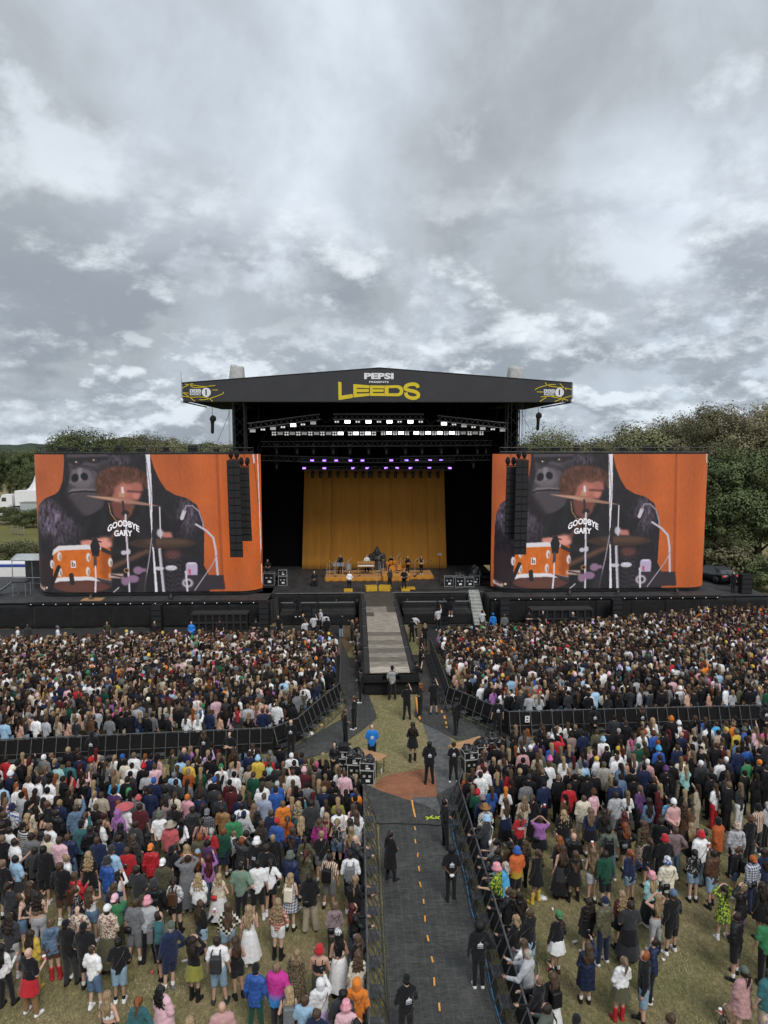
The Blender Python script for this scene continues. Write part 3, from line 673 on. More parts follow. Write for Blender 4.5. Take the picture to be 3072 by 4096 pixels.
# stairs from the pit to the right wing
st = thing('stairs', 'pale aluminium stairs leading up to the stage right of the runway', 'stairs', (10.0, 54.4, GF))
for k in range(10):
    z = GF+.21*(k+.9); y_ = 54.2+.34*k; w = .86
    mb = MB(); mb.box(9.75-w/2, 9.75+w/2, y_, y_+.33, z-.04, z); mk('tread', mb, pm('pale_tread', (.42, .43, .40), .6, .3, noise=(3, .25)), st)
    mb = MB(); mb.box(9.75-w/2, 9.75+w/2, y_+.30, y_+.335, z-.04, z+.17); mk('riser', mb, pm('pale_riser', (.30, .31, .29), .6, .3, noise=(3, .25)), st)
for x in (9.29, 10.21): mb = MB(); mb.add([(x-.02, 54.15, GF), (x-.02, 57.6, GF), (x-.02, 57.6, DK), (x-.02, 54.15, GF+.2), (x+.02, 54.15, GF), (x+.02, 57.6, GF), (x+.02, 57.6, DK), (x+.02, 54.15, GF+.2)], [(0, 1, 2, 3), (7, 6, 5, 4), (0, 4, 5, 1), (1, 5, 6, 2), (2, 6, 7, 3), (3, 7, 4, 0)]); mk('stringer', mb, M['steel'], st)

# ------------------------------------------------------------------ roof
rf = thing('stage_roof', 'black gabled stage roof with a wide printed banner along its front', 'roof', (1.9, 57, 16.5))
prof = [(-13.57, 16.52), (17.39, 16.55), (17.39, 18.03), (1.91, 19.15), (-13.57, 17.92)]
mb = MB(); mb.prism(prof, 57.0, 57.12); mk('banner', mb, M['fascia'], rf)
mb = MB(); mb.prism([(-13.5, 16.60), (17.32, 16.63), (17.32, 17.95), (1.91, 19.05), (-13.5, 17.85)], 57.14, 73.2); mk('canopy', mb, M['void'], rf)
for a, b in (((-13.6, 17.95), (1.91, 19.18)), ((1.91, 19.18), (17.42, 18.06))):
    mb = MB(); mb.tube((a[0], 57.02, a[1]), (b[0], 57.02, b[1]), .05, 6); mk('edge_trim', mb, M['black_metal'], rf)
mb = MB(); mb.tube((-13.6, 57.0, 16.50), (17.42, 57.0, 16.53), .045, 6); mk('edge_trim', mb, M['black_metal'], rf)
for x in (-13.62, 17.44):
    mb = MB(); mb.tube((x, 57.0, 16.4), (x, 57.0, 18.0 if x > 0 else 18.75), .025, 6); mk('corner_pole', mb, M['steel'], rf)
    mb = MB(); mb.lathe([(.0, -.14), (.11, -.1), (.12, .06), (.08, .16), (0, .18)], (x, 57.0, 16.58), 10); mk('corner_lamp', mb, M['white'], rf)
for sx in (-1, 1):
    x = CX+sx*15.46
    mb = MB(); mb.tube((x, 57.1, 16.5), (x-sx*.05, 66, 16.5), .06, 6); mk('eave_beam', mb, M['black_metal'], rf)
# lettering and strokes, 3 cm proud of the banner
YB = 56.965
def px_poly(name, pts, mat, ox, oy, sc, Y=YB, depth=.03, holes=None):
    P = [atY(ox+x*sc, oy+y*sc, Y) for x, y in pts]
    bm = bmesh.new(); loops = [P] + [[atY(ox+x*sc, oy+y*sc, Y) for x, y in h] for h in (holes or [])]; es = []
    for lp in loops:
        vs = [bm.verts.new(tuple(p)) for p in lp]
        for i in range(len(vs)): es.append(bm.edges.new((vs[i], vs[(i+1) % len(vs)])))
    bmesh.ops.triangle_fill(bm, use_beauty=True, edges=es)
    r = bmesh.ops.extrude_face_region(bm, geom=bm.faces[:]); bmesh.ops.translate(bm, verts=[v for v in r['geom'] if isinstance(v, bmesh.types.BMVert)], vec=(0, depth, 0))
    bmesh.ops.recalc_face_normals(bm, faces=bm.faces)
    off = np.array(parent_off(rf)); bmesh.ops.translate(bm, verts=bm.verts, vec=tuple(-off))
    me = bpy.data.meshes.new(name); bm.to_mesh(me); bm.free(); return link(name, me, mat, rf)
A3 = (1300, 1450, 450/1659)
px_poly('letter', [(194,290),(203,284),(232,287),(242,296),(246,488),(400,465),(410,472),(412,512),(404,522),(215,553),(200,549)], M['logo_yellow'], *A3)
px_poly('letter', [(417,322),(425,318),(648,337),(657,346),(654,380),(468,372),(468,390),(636,393),(648,403),(648,424),(638,436),(468,437),(468,459),(650,453),(658,462),(656,490),(430,516),(419,508)], M['logo_yellow'], *A3)
px_poly('letter', [(662,340),(668,337),(876,340),(876,382),(706,380),(706,395),(856,394),(868,404),(866,426),(856,434),(706,434),(706,452),(876,452),(876,494),(668,493),(662,488)], M['logo_yellow'], *A3)
px_poly('letter', [(879,340),(1070,335),(1110,342),(1140,365),(1156,400),(1154,440),(1138,472),(1105,494),(1060,498),(879,495)], M['logo_yellow'], *A3, holes=[[(938,378),(1055,376),(1085,386),(1103,410),(1102,432),(1085,450),(1055,455),(938,454)]])
def ribbon(name, pts, w, mat, ox, oy, sc, Y=YB, dens=4):
    P = np.array(pts, float); t = np.linspace(0, len(P)-1, (len(P)-1)*dens+1)
    def cr(i, f):
        a, b, c, d = P[max(0, i-1)], P[i], P[min(len(P)-1, i+1)], P[min(len(P)-1, i+2)]
        return .5*((2*b)+(-a+c)*f+(2*a-5*b+4*c-d)*f*f+(-a+3*b-3*c+d)*f**3)
    Q = np.array([cr(min(int(k), len(P)-2), k-min(int(k), len(P)-2)) for k in t])
    T = np.gradient(Q, axis=0); T /= np.linalg.norm(T, axis=1)[:, None]; Nn = np.stack([-T[:, 1], T[:, 0]], 1)*w/2
    A = [atY(ox+x*sc, oy+y*sc, Y) for x, y in Q+Nn]; B = [atY(ox+x*sc, oy+y*sc, Y) for x, y in Q-Nn]; n = len(Q)-1
    mb = MB(); mb.slab(1, n, lambda u, v: tuple((A if u < .5 else B)[round(v*n)]), (0, .025, 0)); return mk(name, mb, mat, rf)
ribbon('letter', [(1372,372),(1355,334),(1300,320),(1235,328),(1190,355),(1190,392),(1245,412),(1320,428),(1372,460),(1372,500),(1330,524),(1265,522),(1205,490),(1192,442)], 52, M['logo_yellow'], *A3)
c = atY(1300+795*A3[2], 1450+200*A3[2], YB); text_part('lettering', 'PEPSI', M['logo_white'], rf, (c[0], YB, c[2]), .49, .05, 2.33)
c = atY(1300+795*A3[2], 1450+287*A3[2], YB); text_part('lettering', 'PRESENTS', M['logo_white'], rf, (c[0], YB, c[2]), .145, .03, 1.55)
for (ox, xb, yb, xc) in ((700, 337, 470, 518), (1950, 1024, 473, 1195)):
    sc = 400/1659; q = lambda x, y: atY(ox+x*sc, 1450+y*sc, YB)
    for k, ch in enumerate('BBC'):
        p = q(xb+(k-1)*62, yb); w = .26
        mb = MB(); mb.box(p[0]-w/2, p[0]+w/2, YB, YB+.03, p[2]-w/2, p[2]+w/2); mk('logo_box', mb, M['logo_white'], rf)
        text_part('lettering', ch, M['fascia'], rf, (p[0], YB-.004, p[2]), .15, .03)
    p = q(xb, yb+54); text_part('lettering', 'RADIO', M['logo_white'], rf, (p[0], YB, p[2]), .20, .03, .84)
    p = q(xc, 495); mb = MB(); n = 28; mb.prism([(p[0]+.355*math.cos(2*math.pi*i/n), p[2]+.355*math.sin(2*math.pi*i/n)) for i in range(n)], YB, YB+.03); mk('logo_disc', mb, M['logo_white'], rf)
    text_part('lettering', '1', M['fascia'], rf, (p[0]-.01, YB-.004, p[2]), .46, .04)
A1 = (700, 1450, 400/1659); A2 = (1950, 1450, 400/1659)
for pts in ([(110,430),(240,365),(300,348)], [(165,358),(330,380),(480,398),(670,380)], [(240,355),(280,402),(360,418),(440,412),(560,396)], [(112,492),(170,505),(222,508)], [(115,492),(230,565),(335,648)],
            [(118,556),(260,575),(400,572),(500,578),(570,600),(632,652)], [(405,618),(480,618),(560,600),(660,570),(740,540),(790,520),(808,488)], [(620,457),(708,456)]):
    ribbon('brush_stroke', pts, 11, M['logo_yellow'], *A1, Y=YB+.006)
for pts in ([(955,330),(1000,378),(1090,402),(1220,415),(1330,432),(1400,450)], [(790,455),(830,425),(920,395),(1040,368),(1135,370)], [(1200,350),(1260,410),(1312,455)], [(820,488),(925,490)], [(885,572),(1000,562),(1120,556),(1190,562),(1230,590),(1248,645)],
            [(1040,562),(1150,585),(1250,605),(1335,628)], [(1115,648),(1240,600),(1392,552)], [(868,648),(920,612),(975,582)]):
    ribbon('brush_stroke', pts, 11, M['logo_yellow'], *A2, Y=YB+.006)
# shrouded hoist heads above the roof
for (x0, x1, y0, y1, lab) in ((918, 980, 1461, 1528, 'grey tarpaulin shrouded hoist head above the left half of the roof'), (2027, 2096, 1466, 1528, 'grey tarpaulin shrouded hoist head above the right half of the roof')):
    a, b = atY(x0, y1, 59.5), atY(x1, y0, 59.5); cx = (a[0]+b[0])/2; w = b[0]-a[0]
    mb = MB(); mb.smooth = True
    vs = []; n = 20; m = 9
    for j in range(m+1):
        t = j/m
        for i in range(n):
            an = 2*math.pi*i/n; sq = 1/max(abs(math.cos(an)), abs(math.sin(an))); k = (1.05-.28*t)*(1+.03*math.sin(an*5+t*4)); 
            vs.append((cx+w/2*k*math.cos(an)*min(sq, 1.25), 59.5+w/2*k*math.sin(an)*min(sq, 1.25), 17.4+(b[2]-17.4)*t-(.12 if (j == m and math.cos(an) > .2) else 0)))
    mb.add(vs, [(j*n+i, j*n+(i+1) % n, (j+1)*n+(i+1) % n, (j+1)*n+i) for j in range(m) for i in range(n)] + [tuple(m*n+i for i in range(n)), tuple(range(n-1, -1, -1))])
    tag(mk('hoist_shroud', mb, M['pvc']), lab, 'cover')
# towers, black house behind
for x, lab in ((-9.38, 'black lattice tower carrying the left side of the roof'), (12.95, 'black lattice tower carrying the right side of the roof')):
    lattice('roof_tower', (x, 58.55, DK), (x, 58.55, 16.5), .95, M['black_metal'], lab, n=16, r=.05, r2=.025, cat='tower')
hs = thing('stage_house', 'black cloth walls and ceiling enclosing the stage', 'stage', (CX, 66, DK))
for x in (-9.95, 13.55): mb = MB(); mb.box(x-.05, x+.05, 59.2, 73, DK-.02, 16.45); mk('side_wall', mb, M['void'], hs)
mb = MB(); mb.box(-9.9, 13.5, 72.9, 73, DK-.02, 16.45); mk('back_wall', mb, M['void'], hs)
mb = MB(); mb.box(-9.85, 13.45, 66.05, 72.88, 16.3, 16.4); mk('ceiling', mb, M['void'], hs)
for x0, x1 in ((-9.85, -5.3), (8.9, 13.45)):
    mb = MB(); mb.box(x0, x1, 70.4, 70.45, DK+.0, 12.5); mk('masking_flat', mb, M['void'], hs)
# orange curtain: one hanging per length of cloth
ct = thing('stage_curtain', 'tall burnt orange velvet curtain hanging behind the band', 'curtain', (CX, 69, DK))
xs_ = [-4.95, -3.2, -2.3, .45, 1.6, 3.5, 5.5, 6.9, 8.65]
for i in range(8):
    mb = MB(); mb.smooth = True; a, b = xs_[i], xs_[i+1]
    def fn(u, v, a=a, b=b, i=i):
        x = a+(b-a)*u; sp = (1-v)*.35*((x-CX)/7)
        fold = .07*math.sin(x*2.3+i)+.03*math.sin(x*6.1+1.3*i+v*.8)+.05*math.sin(x*1.1); fold *= .5+.5*(1-v)
        return (x+sp, 69.0+fold+.25*(u-.5)**2-(.35*max(0, .06-v)/.06), DK+.01+v*9.75)
    mb.slab(26, 14, fn, (0, .03, 0)); mk('curtain_length', mb, M['orange_cloth'], ct)
mb = MB(); mb.tube((-5.4, 69.1, 10.75), (9.0, 69.1, 10.75), .06, 6); mk('curtain_pole', mb, M['black_metal'], ct)

# ------------------------------------------------------------------ lighting trusses and lamps
def lamp(kind, p, lit, group, label):
    x, y, z = p; k_ = {1: .86, 2: .60}.get(lit, .86); hh = .115 if lit != 2 else .075; ww = .26*k_; t = thing('stage_lamp', label, 'lamp', (x, y, z), group)
    if kind == 'strobe':
        mb = MB(); mb.box(x-ww-.03, x+ww+.03, y, y+.14, z-hh-.03, z+hh+.03); mk('housing', mb, M['case'], t)
        mb = MB(); mb.box(x-ww, x+ww, y-.012, y-.002, z-hh, z+hh); mk('face', mb, {1: M['glow_white'], 2: M['glow_violet']}.get(lit, M['glow_dim']), t)
        for k in (-1, 1): mb = MB(); mb.box(x-ww, x+ww, y-.02, y-.013, z+k*.04-.008, z+k*.04+.008); mk('slat', mb, M['case'], t)
    elif kind in ('pair', 'quad'):
        mb = MB(); h = .11 if kind == 'pair' else .21; mb.box(x-.21, x+.21, y, y+.14, z-h, z+h); mk('housing', mb, M['case'], t)
        for sx in (-1, 1):
            for sz in ((0,) if kind == 'pair' else (-1, 1)):
                mb = MB(); mb.tube((x+sx*.10, y-.02, z+sz*.10), (x+sx*.10, y-.005, z+sz*.10), .075, 10); mk('bulb', mb, M['glow_bulb'], t)
    else:
        mb = MB(); mb.smooth = True; mb.path([(x, y, z+.05), (x, y-.05, z-.1), (x, y-.14, z-.45), (x, y-.17, z-.55)], [.10, .15, .16, .13], 9); mk('head', mb, M['case'], t)
        mb = MB(); mb.cbox((x, y+.02, z+.26), (.34, .26, .14), 0, .03); mk('base', mb, M['case'], t)
        mb = MB(); mb.path([(x-.2, y, z-.12), (x-.2, y, z+.2), (x+.2, y, z+.2), (x+.2, y, z-.12)], .025, 4); mk('yoke', mb, M['case'], t)
def tr(px0, px1, Y, label, w=.45):
    a, b = atY(*px0, Y), atY(*px1, Y); lattice('lighting_truss', a, b, w, M['truss'], label, n=int(np.linalg.norm(b-a)/.42), r=.035, r2=.018)
    for k in (.15, .85):
        p = a+(b-a)*k; sd = 'left' if k < .5 else 'right'; mb = MB(); mb.tube((p[0], Y, p[2]+.3), (p[0], Y, 16.45), .02, 5)
        tag(mk('hanging_chain', mb, M['cable']), '%s hand chain of the %s' % (sd, label.replace('black ', '').replace('lighting truss', 'truss')), 'chain')
tr((993,1705), (1280,1667), 58.6, 'slanting black lighting truss at the upper left of the stage')
tr((1333,1667), (1695,1667), 58.6, 'level black lighting truss high at the middle of the stage')
tr((1749,1673), (2029,1704), 58.6, 'slanting black lighting truss at the upper right of the stage')
tr((1087,1715), (1960,1714), 60.2, 'second black lighting truss with the row of bright lamps')
tr((1046,1776), (1967,1772), 61.8, 'third black lighting truss with hanging moving heads')
tr((1046,1832), (1400,1840), 63.0, 'short dark truss below the third at the left')
tr((1600,1836), (1958,1830), 63.0, 'short dark truss below the third at the right')
tr((1200,1842), (1817,1842), 64.6, 'fourth black lighting truss with violet lamps', .38)
tr((1215,1873), (1800,1873), 66.6, 'lowest black lighting truss above the orange curtain', .34)
s1 = .6303; ord_ = ['first', 'second', 'third', 'fourth', 'fifth', 'sixth', 'seventh', 'eighth', 'ninth', 'tenth', 'eleventh', 'twelfth', 'thirteenth', 'fourteenth', 'fifteenth', 'sixteenth', 'seventeenth', 'eighteenth', 'nineteenth', 'twentieth']
def nth(i): return ord_[i] if i < 20 else 'twenty-' + ord_[i-20]
def row(items, Y, y0, desc, where, group):
    for i, (px, py, kind, lit) in enumerate(items):
        p = atY(px, py, Y); st_ = {1: 'lit white', 2: 'lit violet', 0: 'unlit', 3: 'black'}[lit]
        lamp(kind, p, lit, group, '%s %s, %s from the left %s' % (st_, {'strobe': 'strobe lamp', 'pair': 'two-bulb lamp', 'quad': 'four-bulb lamp', 'head': 'moving head lamp'}[kind], nth(i), where))
L1 = lambda x, y: (930+x*s1, 1600+y*s1); L2 = lambda x, y: (1500+x*s1, 1600+y*s1)
top = [(*L1(128,195),'strobe',0),(*L1(193,187),'pair',0),(*L1(257,180),'strobe',0),(*L1(320,172),'pair',0),(*L1(385,160),'strobe',1),(*L1(447,155),'pair',0),(*L1(512,145),'strobe',0),(*L1(662,138),'pair',0),(*L1(730,138),'strobe',1),(*L1(795,138),'pair',0),(*L1(863,138),'strobe',1),
       (*L2(25,138),'pair',0),(*L2(92,138),'strobe',1),(*L2(156,138),'pair',0),(*L2(225,138),'strobe',1),(*L2(290,138),'pair',0),(*L2(438,150),'strobe',1),(*L2(502,155),'pair',0),(*L2(565,163),'strobe',0),(*L2(625,172),'pair',0),(*L2(684,180),'strobe',0),(*L2(748,185),'pair',0),(*L2(810,190),'strobe',0)]
row(top, 58.5, 0, '', 'along the topmost trusses', 'lamps on the topmost trusses')
sec = []
for x, k in ((263,0),(303,2),(343,0),(380,2),(418,0),(456,2),(494,0),(533,2),(571,0),(610,2),(647,0),(686,1),(747,0),(783,1),(822,0),(859,1),(897,0)): sec.append((*L1(x, 212), 'quad' if k == 0 else 'strobe', 1 if k == 1 else 0))
for x, k in ((52,0),(89,1),(127,0),(165,1),(203,0),(262,1),(299,0),(337,1),(375,0),(411,1),(450,0),(487,1),(523,0),(560,2),(600,0),(636,2),(675,0)): sec.append((*L2(x, 209), 'quad' if k == 0 else 'strobe', 1 if k == 1 else 0))
row(sec, 60.1, 0, '', 'on the second truss', 'lamps on the second truss')
row([(*L1(x, 305), 'head', 3) for x in (280,410,515,640,745,865)] + [(*L2(x, 305), 'head', 3) for x in (72,193,298,420,523,650,705)], 61.7, 0, '', 'under the third truss', 'moving heads under the third truss')
row([(*L1(x, 384), 'strobe', 2) for x in (505,583,658,748,825)] + [(*L2(x, 383), 'strobe', 2) for x in (103,200,265,350,420)], 64.5, 0, '', 'on the fourth truss', 'violet lamps on the fourth truss')
row([(*L1(x, 433), 'strobe', 2) for x in (455,583,765,855)] + [(*L2(x, 432), 'strobe', 2) for x in (70,140,225,345,475)], 66.5, 0, '', 'on the lowest truss', 'violet lamps on the lowest truss')
row([(*L1(x, 455), 'head', 3) for x in (510,560,618,670,722,780,828,880)] + [(*L2(x, 455), 'head', 3) for x in (-35,30,80,130,190,240,290,345,398)], 66.5, 0, '', 'under the lowest truss', 'moving heads under the lowest truss')
row([(*L1(280, 400), 'head', 3), (*L2(625, 395), 'head', 3)], 63.0, 0, '', 'under the short side trusses', 'moving heads under the short side trusses')
# swagged cables
for i, (pts, Y) in enumerate((([(1070,1720),(1030,1790),(1036,1820),(1045,1790)], 60), ([(1280,1672),(1305,1690),(1333,1668)], 58.5), ([(1695,1668),(1722,1700),(1749,1674)], 58.5), ([(2025,1710),(2035,1760),(2000,1790),(1965,1770)], 60.5), ([(1046,1778),(1100,1830),(1180,1845),(1205,1838)], 62.5))):
    mb = MB(); mb.smooth = True; mb.path([atY(x, y_, Y) for x, y_ in pts], .03, 5); tag(mk('power_cable', mb, M['cable']), 'slack black cable %s' % ['looping at the left end of the second truss', 'between the left and middle top trusses', 'between the middle and right top trusses', 'looping at the right end of the third truss', 'from the third to the fourth truss at the left'][i], 'cable')
# chain hoists and guys outside the roof
for (x, y0, y1, lab) in ((848, 1611, 1735, 'black chain hoist hanging below the left roof end'), (2154, 1611, 1722, 'black chain hoist hanging below the right roof end')):
    a, b = atY(x, y0, 57.6), atY(x, y1, 57.6); t = thing('chain_hoist', lab, 'hoist', a)
    mb = MB(); mb.tube(a, (a[0], a[1], b[2]+1.3), .02, 5); mk('chain', mb, M['cable'], t)
    mb = MB(); mb.smooth = True; mb.path([(a[0], a[1], b[2]+1.45), (a[0]+.05, a[1], b[2]+1.3), (a[0]+.04, a[1], b[2]+1.1), (a[0], a[1], b[2]+.95), (a[0], a[1], b[2]+.7), (a[0]-.02, a[1], b[2]+.1), (a[0]-.02, a[1], b[2])], [.10, .25, .26, .15, .13, .13, .06], 10); mk('chain_bag', mb, M['black_cloth'], t)
for (p, q, lab) in (((921,1645), (868,1770), 'thin guy wire from the left roof tower'), ((2084,1645), (2142,1765), 'thin guy wire from the right roof tower')):
    mb = MB(); mb.tube(atY(*p, 58.2), atY(*q, 58.0), .018, 4); tag(mk('guy_wire', mb, M['cable']), lab, 'wire')
for i, x in enumerate((914, 918, 2089, 2097, 2104)):
    a = atY(x, 1630, 58.8); mb = MB(); mb.tube(a, (a[0], a[1], 12.5), .014, 4); tag(mk('hoist_cable', mb, M['cable']), 'thin dark hoist cable %s' % ['hanging just left of the left tower', 'hanging closest to the left tower', 'hanging closest to the right tower', 'second from the right tower', 'third from the right tower'][i], 'cable')
# ------------------------------------------------------------------ line arrays
def line_array(xt, xb, zt, zb, y, label, w=1.02, n=13, d=.7):
    t = thing('line_array', label, 'speaker', (xt, y, zt)); h = (zt-zb)/n
    for k in range(n):
        z1 = zt-h*k; x = xt+(xb-xt)*(k+.5)/n; yy = y+.010*k*k*.25
        mb = MB(); mb.add([(x-w/2, yy, z1-h+.012), (x+w/2, yy, z1-h+.012), (x+w*.36, yy+d, z1-h+.06), (x-w*.36, yy+d, z1-h+.06), (x-w/2, yy, z1-.012), (x+w/2, yy, z1-.012), (x+w*.36, yy+d, z1-.04), (x-w*.36, yy+d, z1-.04)], [(0,3,2,1),(4,5,6,7),(0,1,5,4),(1,2,6,5),(2,3,7,6),(3,0,4,7)])
        c_ = mk('cabinet', mb, M['speaker'], t)
        for s in (-1, 1):
            mb = MB(); mb.box(x+s*w*.25-w*.215, x+s*w*.25+w*.215, yy-.014, yy-.004, z1-h+.05, z1-.05); mk('grille', mb, M['grille'], c_)
    mb = MB(); mb.add([(xt-w*.46, y+.05, zt-.02), (xt+w*.46, y+.05, zt-.02), (xb+w*.46, y+.42, zb+.02), (xb-w*.46, y+.42, zb+.02), (xt-w*.40, y+d*.7, zt-.02), (xt+w*.40, y+d*.7, zt-.02), (xb+w*.40, y+d, zb+.02), (xb-w*.40, y+d, zb+.02)], [(0,3,2,1),(4,5,6,7),(0,1,5,4),(1,2,6,5),(2,3,7,6),(3,0,4,7)]); mk('rigging_spine', mb, M['speaker'], t)
    mb = MB(); mb.box(xt-.35, xt+.35, y+.1, y+.6, zt+.01, zt+.09); mk('fly_frame', mb, M['black_metal'], t)
    for sx in (-.22, .22):
        mb = MB(); mb.smooth = True; mb.path([(xt+sx, y+.3, zt+.1), (xt+sx, y+.3, zt+.3), (xt+sx*1.1, y+.3, zt+.5), (xt+sx, y+.3, zt+.75)], [.06, .19, .20, .1], 9); mk('hoist_motor', mb, M['black_cloth'], t)
    mb = MB(); mb.tube((xt, y+.3, zt+.7), (xt, y+.3, 16.5), .02, 5); mk('chain', mb, M['cable'], t)
line_array(-9.42, -9.36, 11.96, 4.3, 55.3, 'long black speaker array hanging before the left screen')
line_array(-8.72, -8.62, 11.4, 5.5, 56.0, 'shorter black speaker array tucked behind the left one', .8, 11, .5)
line_array(13.08, 13.10, 11.95, 4.37, 55.3, 'long black speaker array hanging before the right screen')
line_array(12.38, 12.36, 11.4, 5.5, 56.0, 'shorter black speaker array tucked behind the right one', .8, 11, .5)
# ------------------------------------------------------------------ subwoofers and small stacks at the wing fronts
def sub_bank(x0, x1, n, label, z1):
    t = thing('subwoofer_bank', label, 'speaker', ((x0+x1)/2, 53.6, GF)); w = (x1-x0)/n
    for i in range(n):
        for j in range(2):
            za = GF+.05+(z1-GF-.05)*j/2; zb = GF+.05+(z1-GF-.05)*(j+1)/2; xa = x0+w*i
            fr = MB(); fr.box(xa+.01, xa+w-.01, 53.62, 54.5, za+.01, zb-.01); c_ = mk('cabinet', fr, M['speaker'], t)
            e = .05
            for (a, b, c2, d2) in ((xa+.01, xa+.01+e, za+.01, zb-.01), (xa+w-.01-e, xa+w-.01, za+.01, zb-.01), (xa+.012+e, xa+w-.012-e, za+.01, za+.01+e), (xa+.012+e, xa+w-.012-e, zb-.01-e, zb-.01)):
                mb = MB(); mb.box(a, b, 53.5, 53.618, c2, d2); mk('rim', mb, pm('sub_rim', (.035, .035, .037), .6), c_)
    mb = MB(); mb.box(x0-.05, x1+.05, 53.52, 54.6, z1+.005, z1+.06); mk('lid', mb, pm('sub_rim', (.035, .035, .037)), t)
sub_bank(-12.5, -8.3, 8, 'black bank of subwoofer cabinets before the left wing', .28)
sub_bank(13.6, 18.4, 8, 'black bank of subwoofer cabinets before the right wing', .36)
def stack(x, y, z0, n, label, w=.8, h=.42, d=.6):
    t = thing('speaker_stack', label, 'speaker', (x, y, z0))
    for k in range(n):
        mb = MB(); mb.cbox((x, y, z0+h*(k+.5)), (w, d, h-.015), 0, .03); c_ = mk('cabinet', mb, M['speaker'], t)
        mb = MB(); mb.box(x-w*.43, x+w*.43, y-d/2-.012, y-d/2-.003, z0+h*k+.05, z0+h*(k+1)-.05); mk('grille', mb, M['grille'], c_)
stack(-15.2, 53.9, GF, 5, 'black speaker stack left of the left subwoofers'); stack(-7.1, 54.2, GF, 5, 'black speaker stack right of the left subwoofers')
stack(11.7, 54.6, GF, 5, 'black speaker stack beside the pale stairs'); stack(20.6, 54.4, GF, 5, 'black speaker stack right of the right subwoofers')
stack(-4.05+.2, 55.0, GF, 4, 'black speaker stack before the left camera platform'); stack(6.9, 55.0, GF, 4, 'black speaker stack before the right camera platform')
stack(32.0, 56.3, DK+.01, 4, 'black speaker stack at the right end of the right wing', .9, .40)
# ------------------------------------------------------------------ the picture on the two video screens (colour held by the screen's own pixels)
CW, CH = 800, 482
class Canvas:
    def __init__(s):
        s.im = np.zeros((CH, CW, 3)); s.X, s.Y = np.meshgrid(205+(np.arange(CW)+.5)*1375/CW, 190+(np.arange(CH)+.5)*828/CH); s.r = np.random.default_rng(3)
    def poly(s, pts):
        p = np.array(pts, float); m = np.zeros((CH, CW), bool); n = len(p)
        for i in range(n):
            (x0, y0), (x1, y1) = p[i], p[(i+1) % n]
            if y0 == y1: continue
            c = ((s.Y > min(y0, y1)) & (s.Y <= max(y0, y1))); m ^= c & (s.X < x0+(s.Y-y0)*(x1-x0)/(y1-y0))
        return m.astype(float)
    def ell(s, cx, cy, rx, ry, a=0):
        dx, dy = s.X-cx, s.Y-cy; c, d = math.cos(a), math.sin(a)
        return ((((dx*c+dy*d)/rx)**2+((-dx*d+dy*c)/ry)**2) < 1).astype(float)
    def line(s, pts, w):
        m = np.zeros((CH, CW))
        for (x0, y0), (x1, y1) in zip(pts[:-1], pts[1:]):
            dx, dy = x1-x0, y1-y0; t = np.clip(((s.X-x0)*dx+(s.Y-y0)*dy)/max(1e-6, dx*dx+dy*dy), 0, 1)
            m = np.maximum(m, (np.hypot(s.X-x0-t*dx, s.Y-y0-t*dy) < w/2).astype(float))
        return m
    def blur(s, m, k):
        if k <= 0: return m
        g = np.exp(-.5*(np.arange(-3*k, 3*k+1)/k)**2); g /= g.sum(); f = lambda v: np.convolve(np.pad(v, 3*k, 'edge'), g, 'valid')
        return np.apply_along_axis(f, 0, np.apply_along_axis(f, 1, m))
    def put(s, m, rgb, a=1., soft=0):
        m = (s.blur(m, soft) if soft else m)[..., None]*a; s.im = s.im*(1-m)+np.array(rgb, float)*m
    def noise(s, sx, sy):
        n = s.r.normal(size=(CH//sy+2, CW//sx+2)); yi = np.linspace(0, n.shape[0]-1.01, CH); xi = np.linspace(0, n.shape[1]-1.01, CW)
        y0, x0 = yi.astype(int), xi.astype(int); fy, fx = (yi-y0)[:, None], (xi-x0)[None]
        return (n[y0][:, x0]*(1-fx)+n[y0][:, x0+1]*fx)*(1-fy)+(n[y0+1][:, x0]*(1-fx)+n[y0+1][:, x0+1]*fx)*fy
    def mul(s, m, k): s.im *= (1+m*k)[..., None]
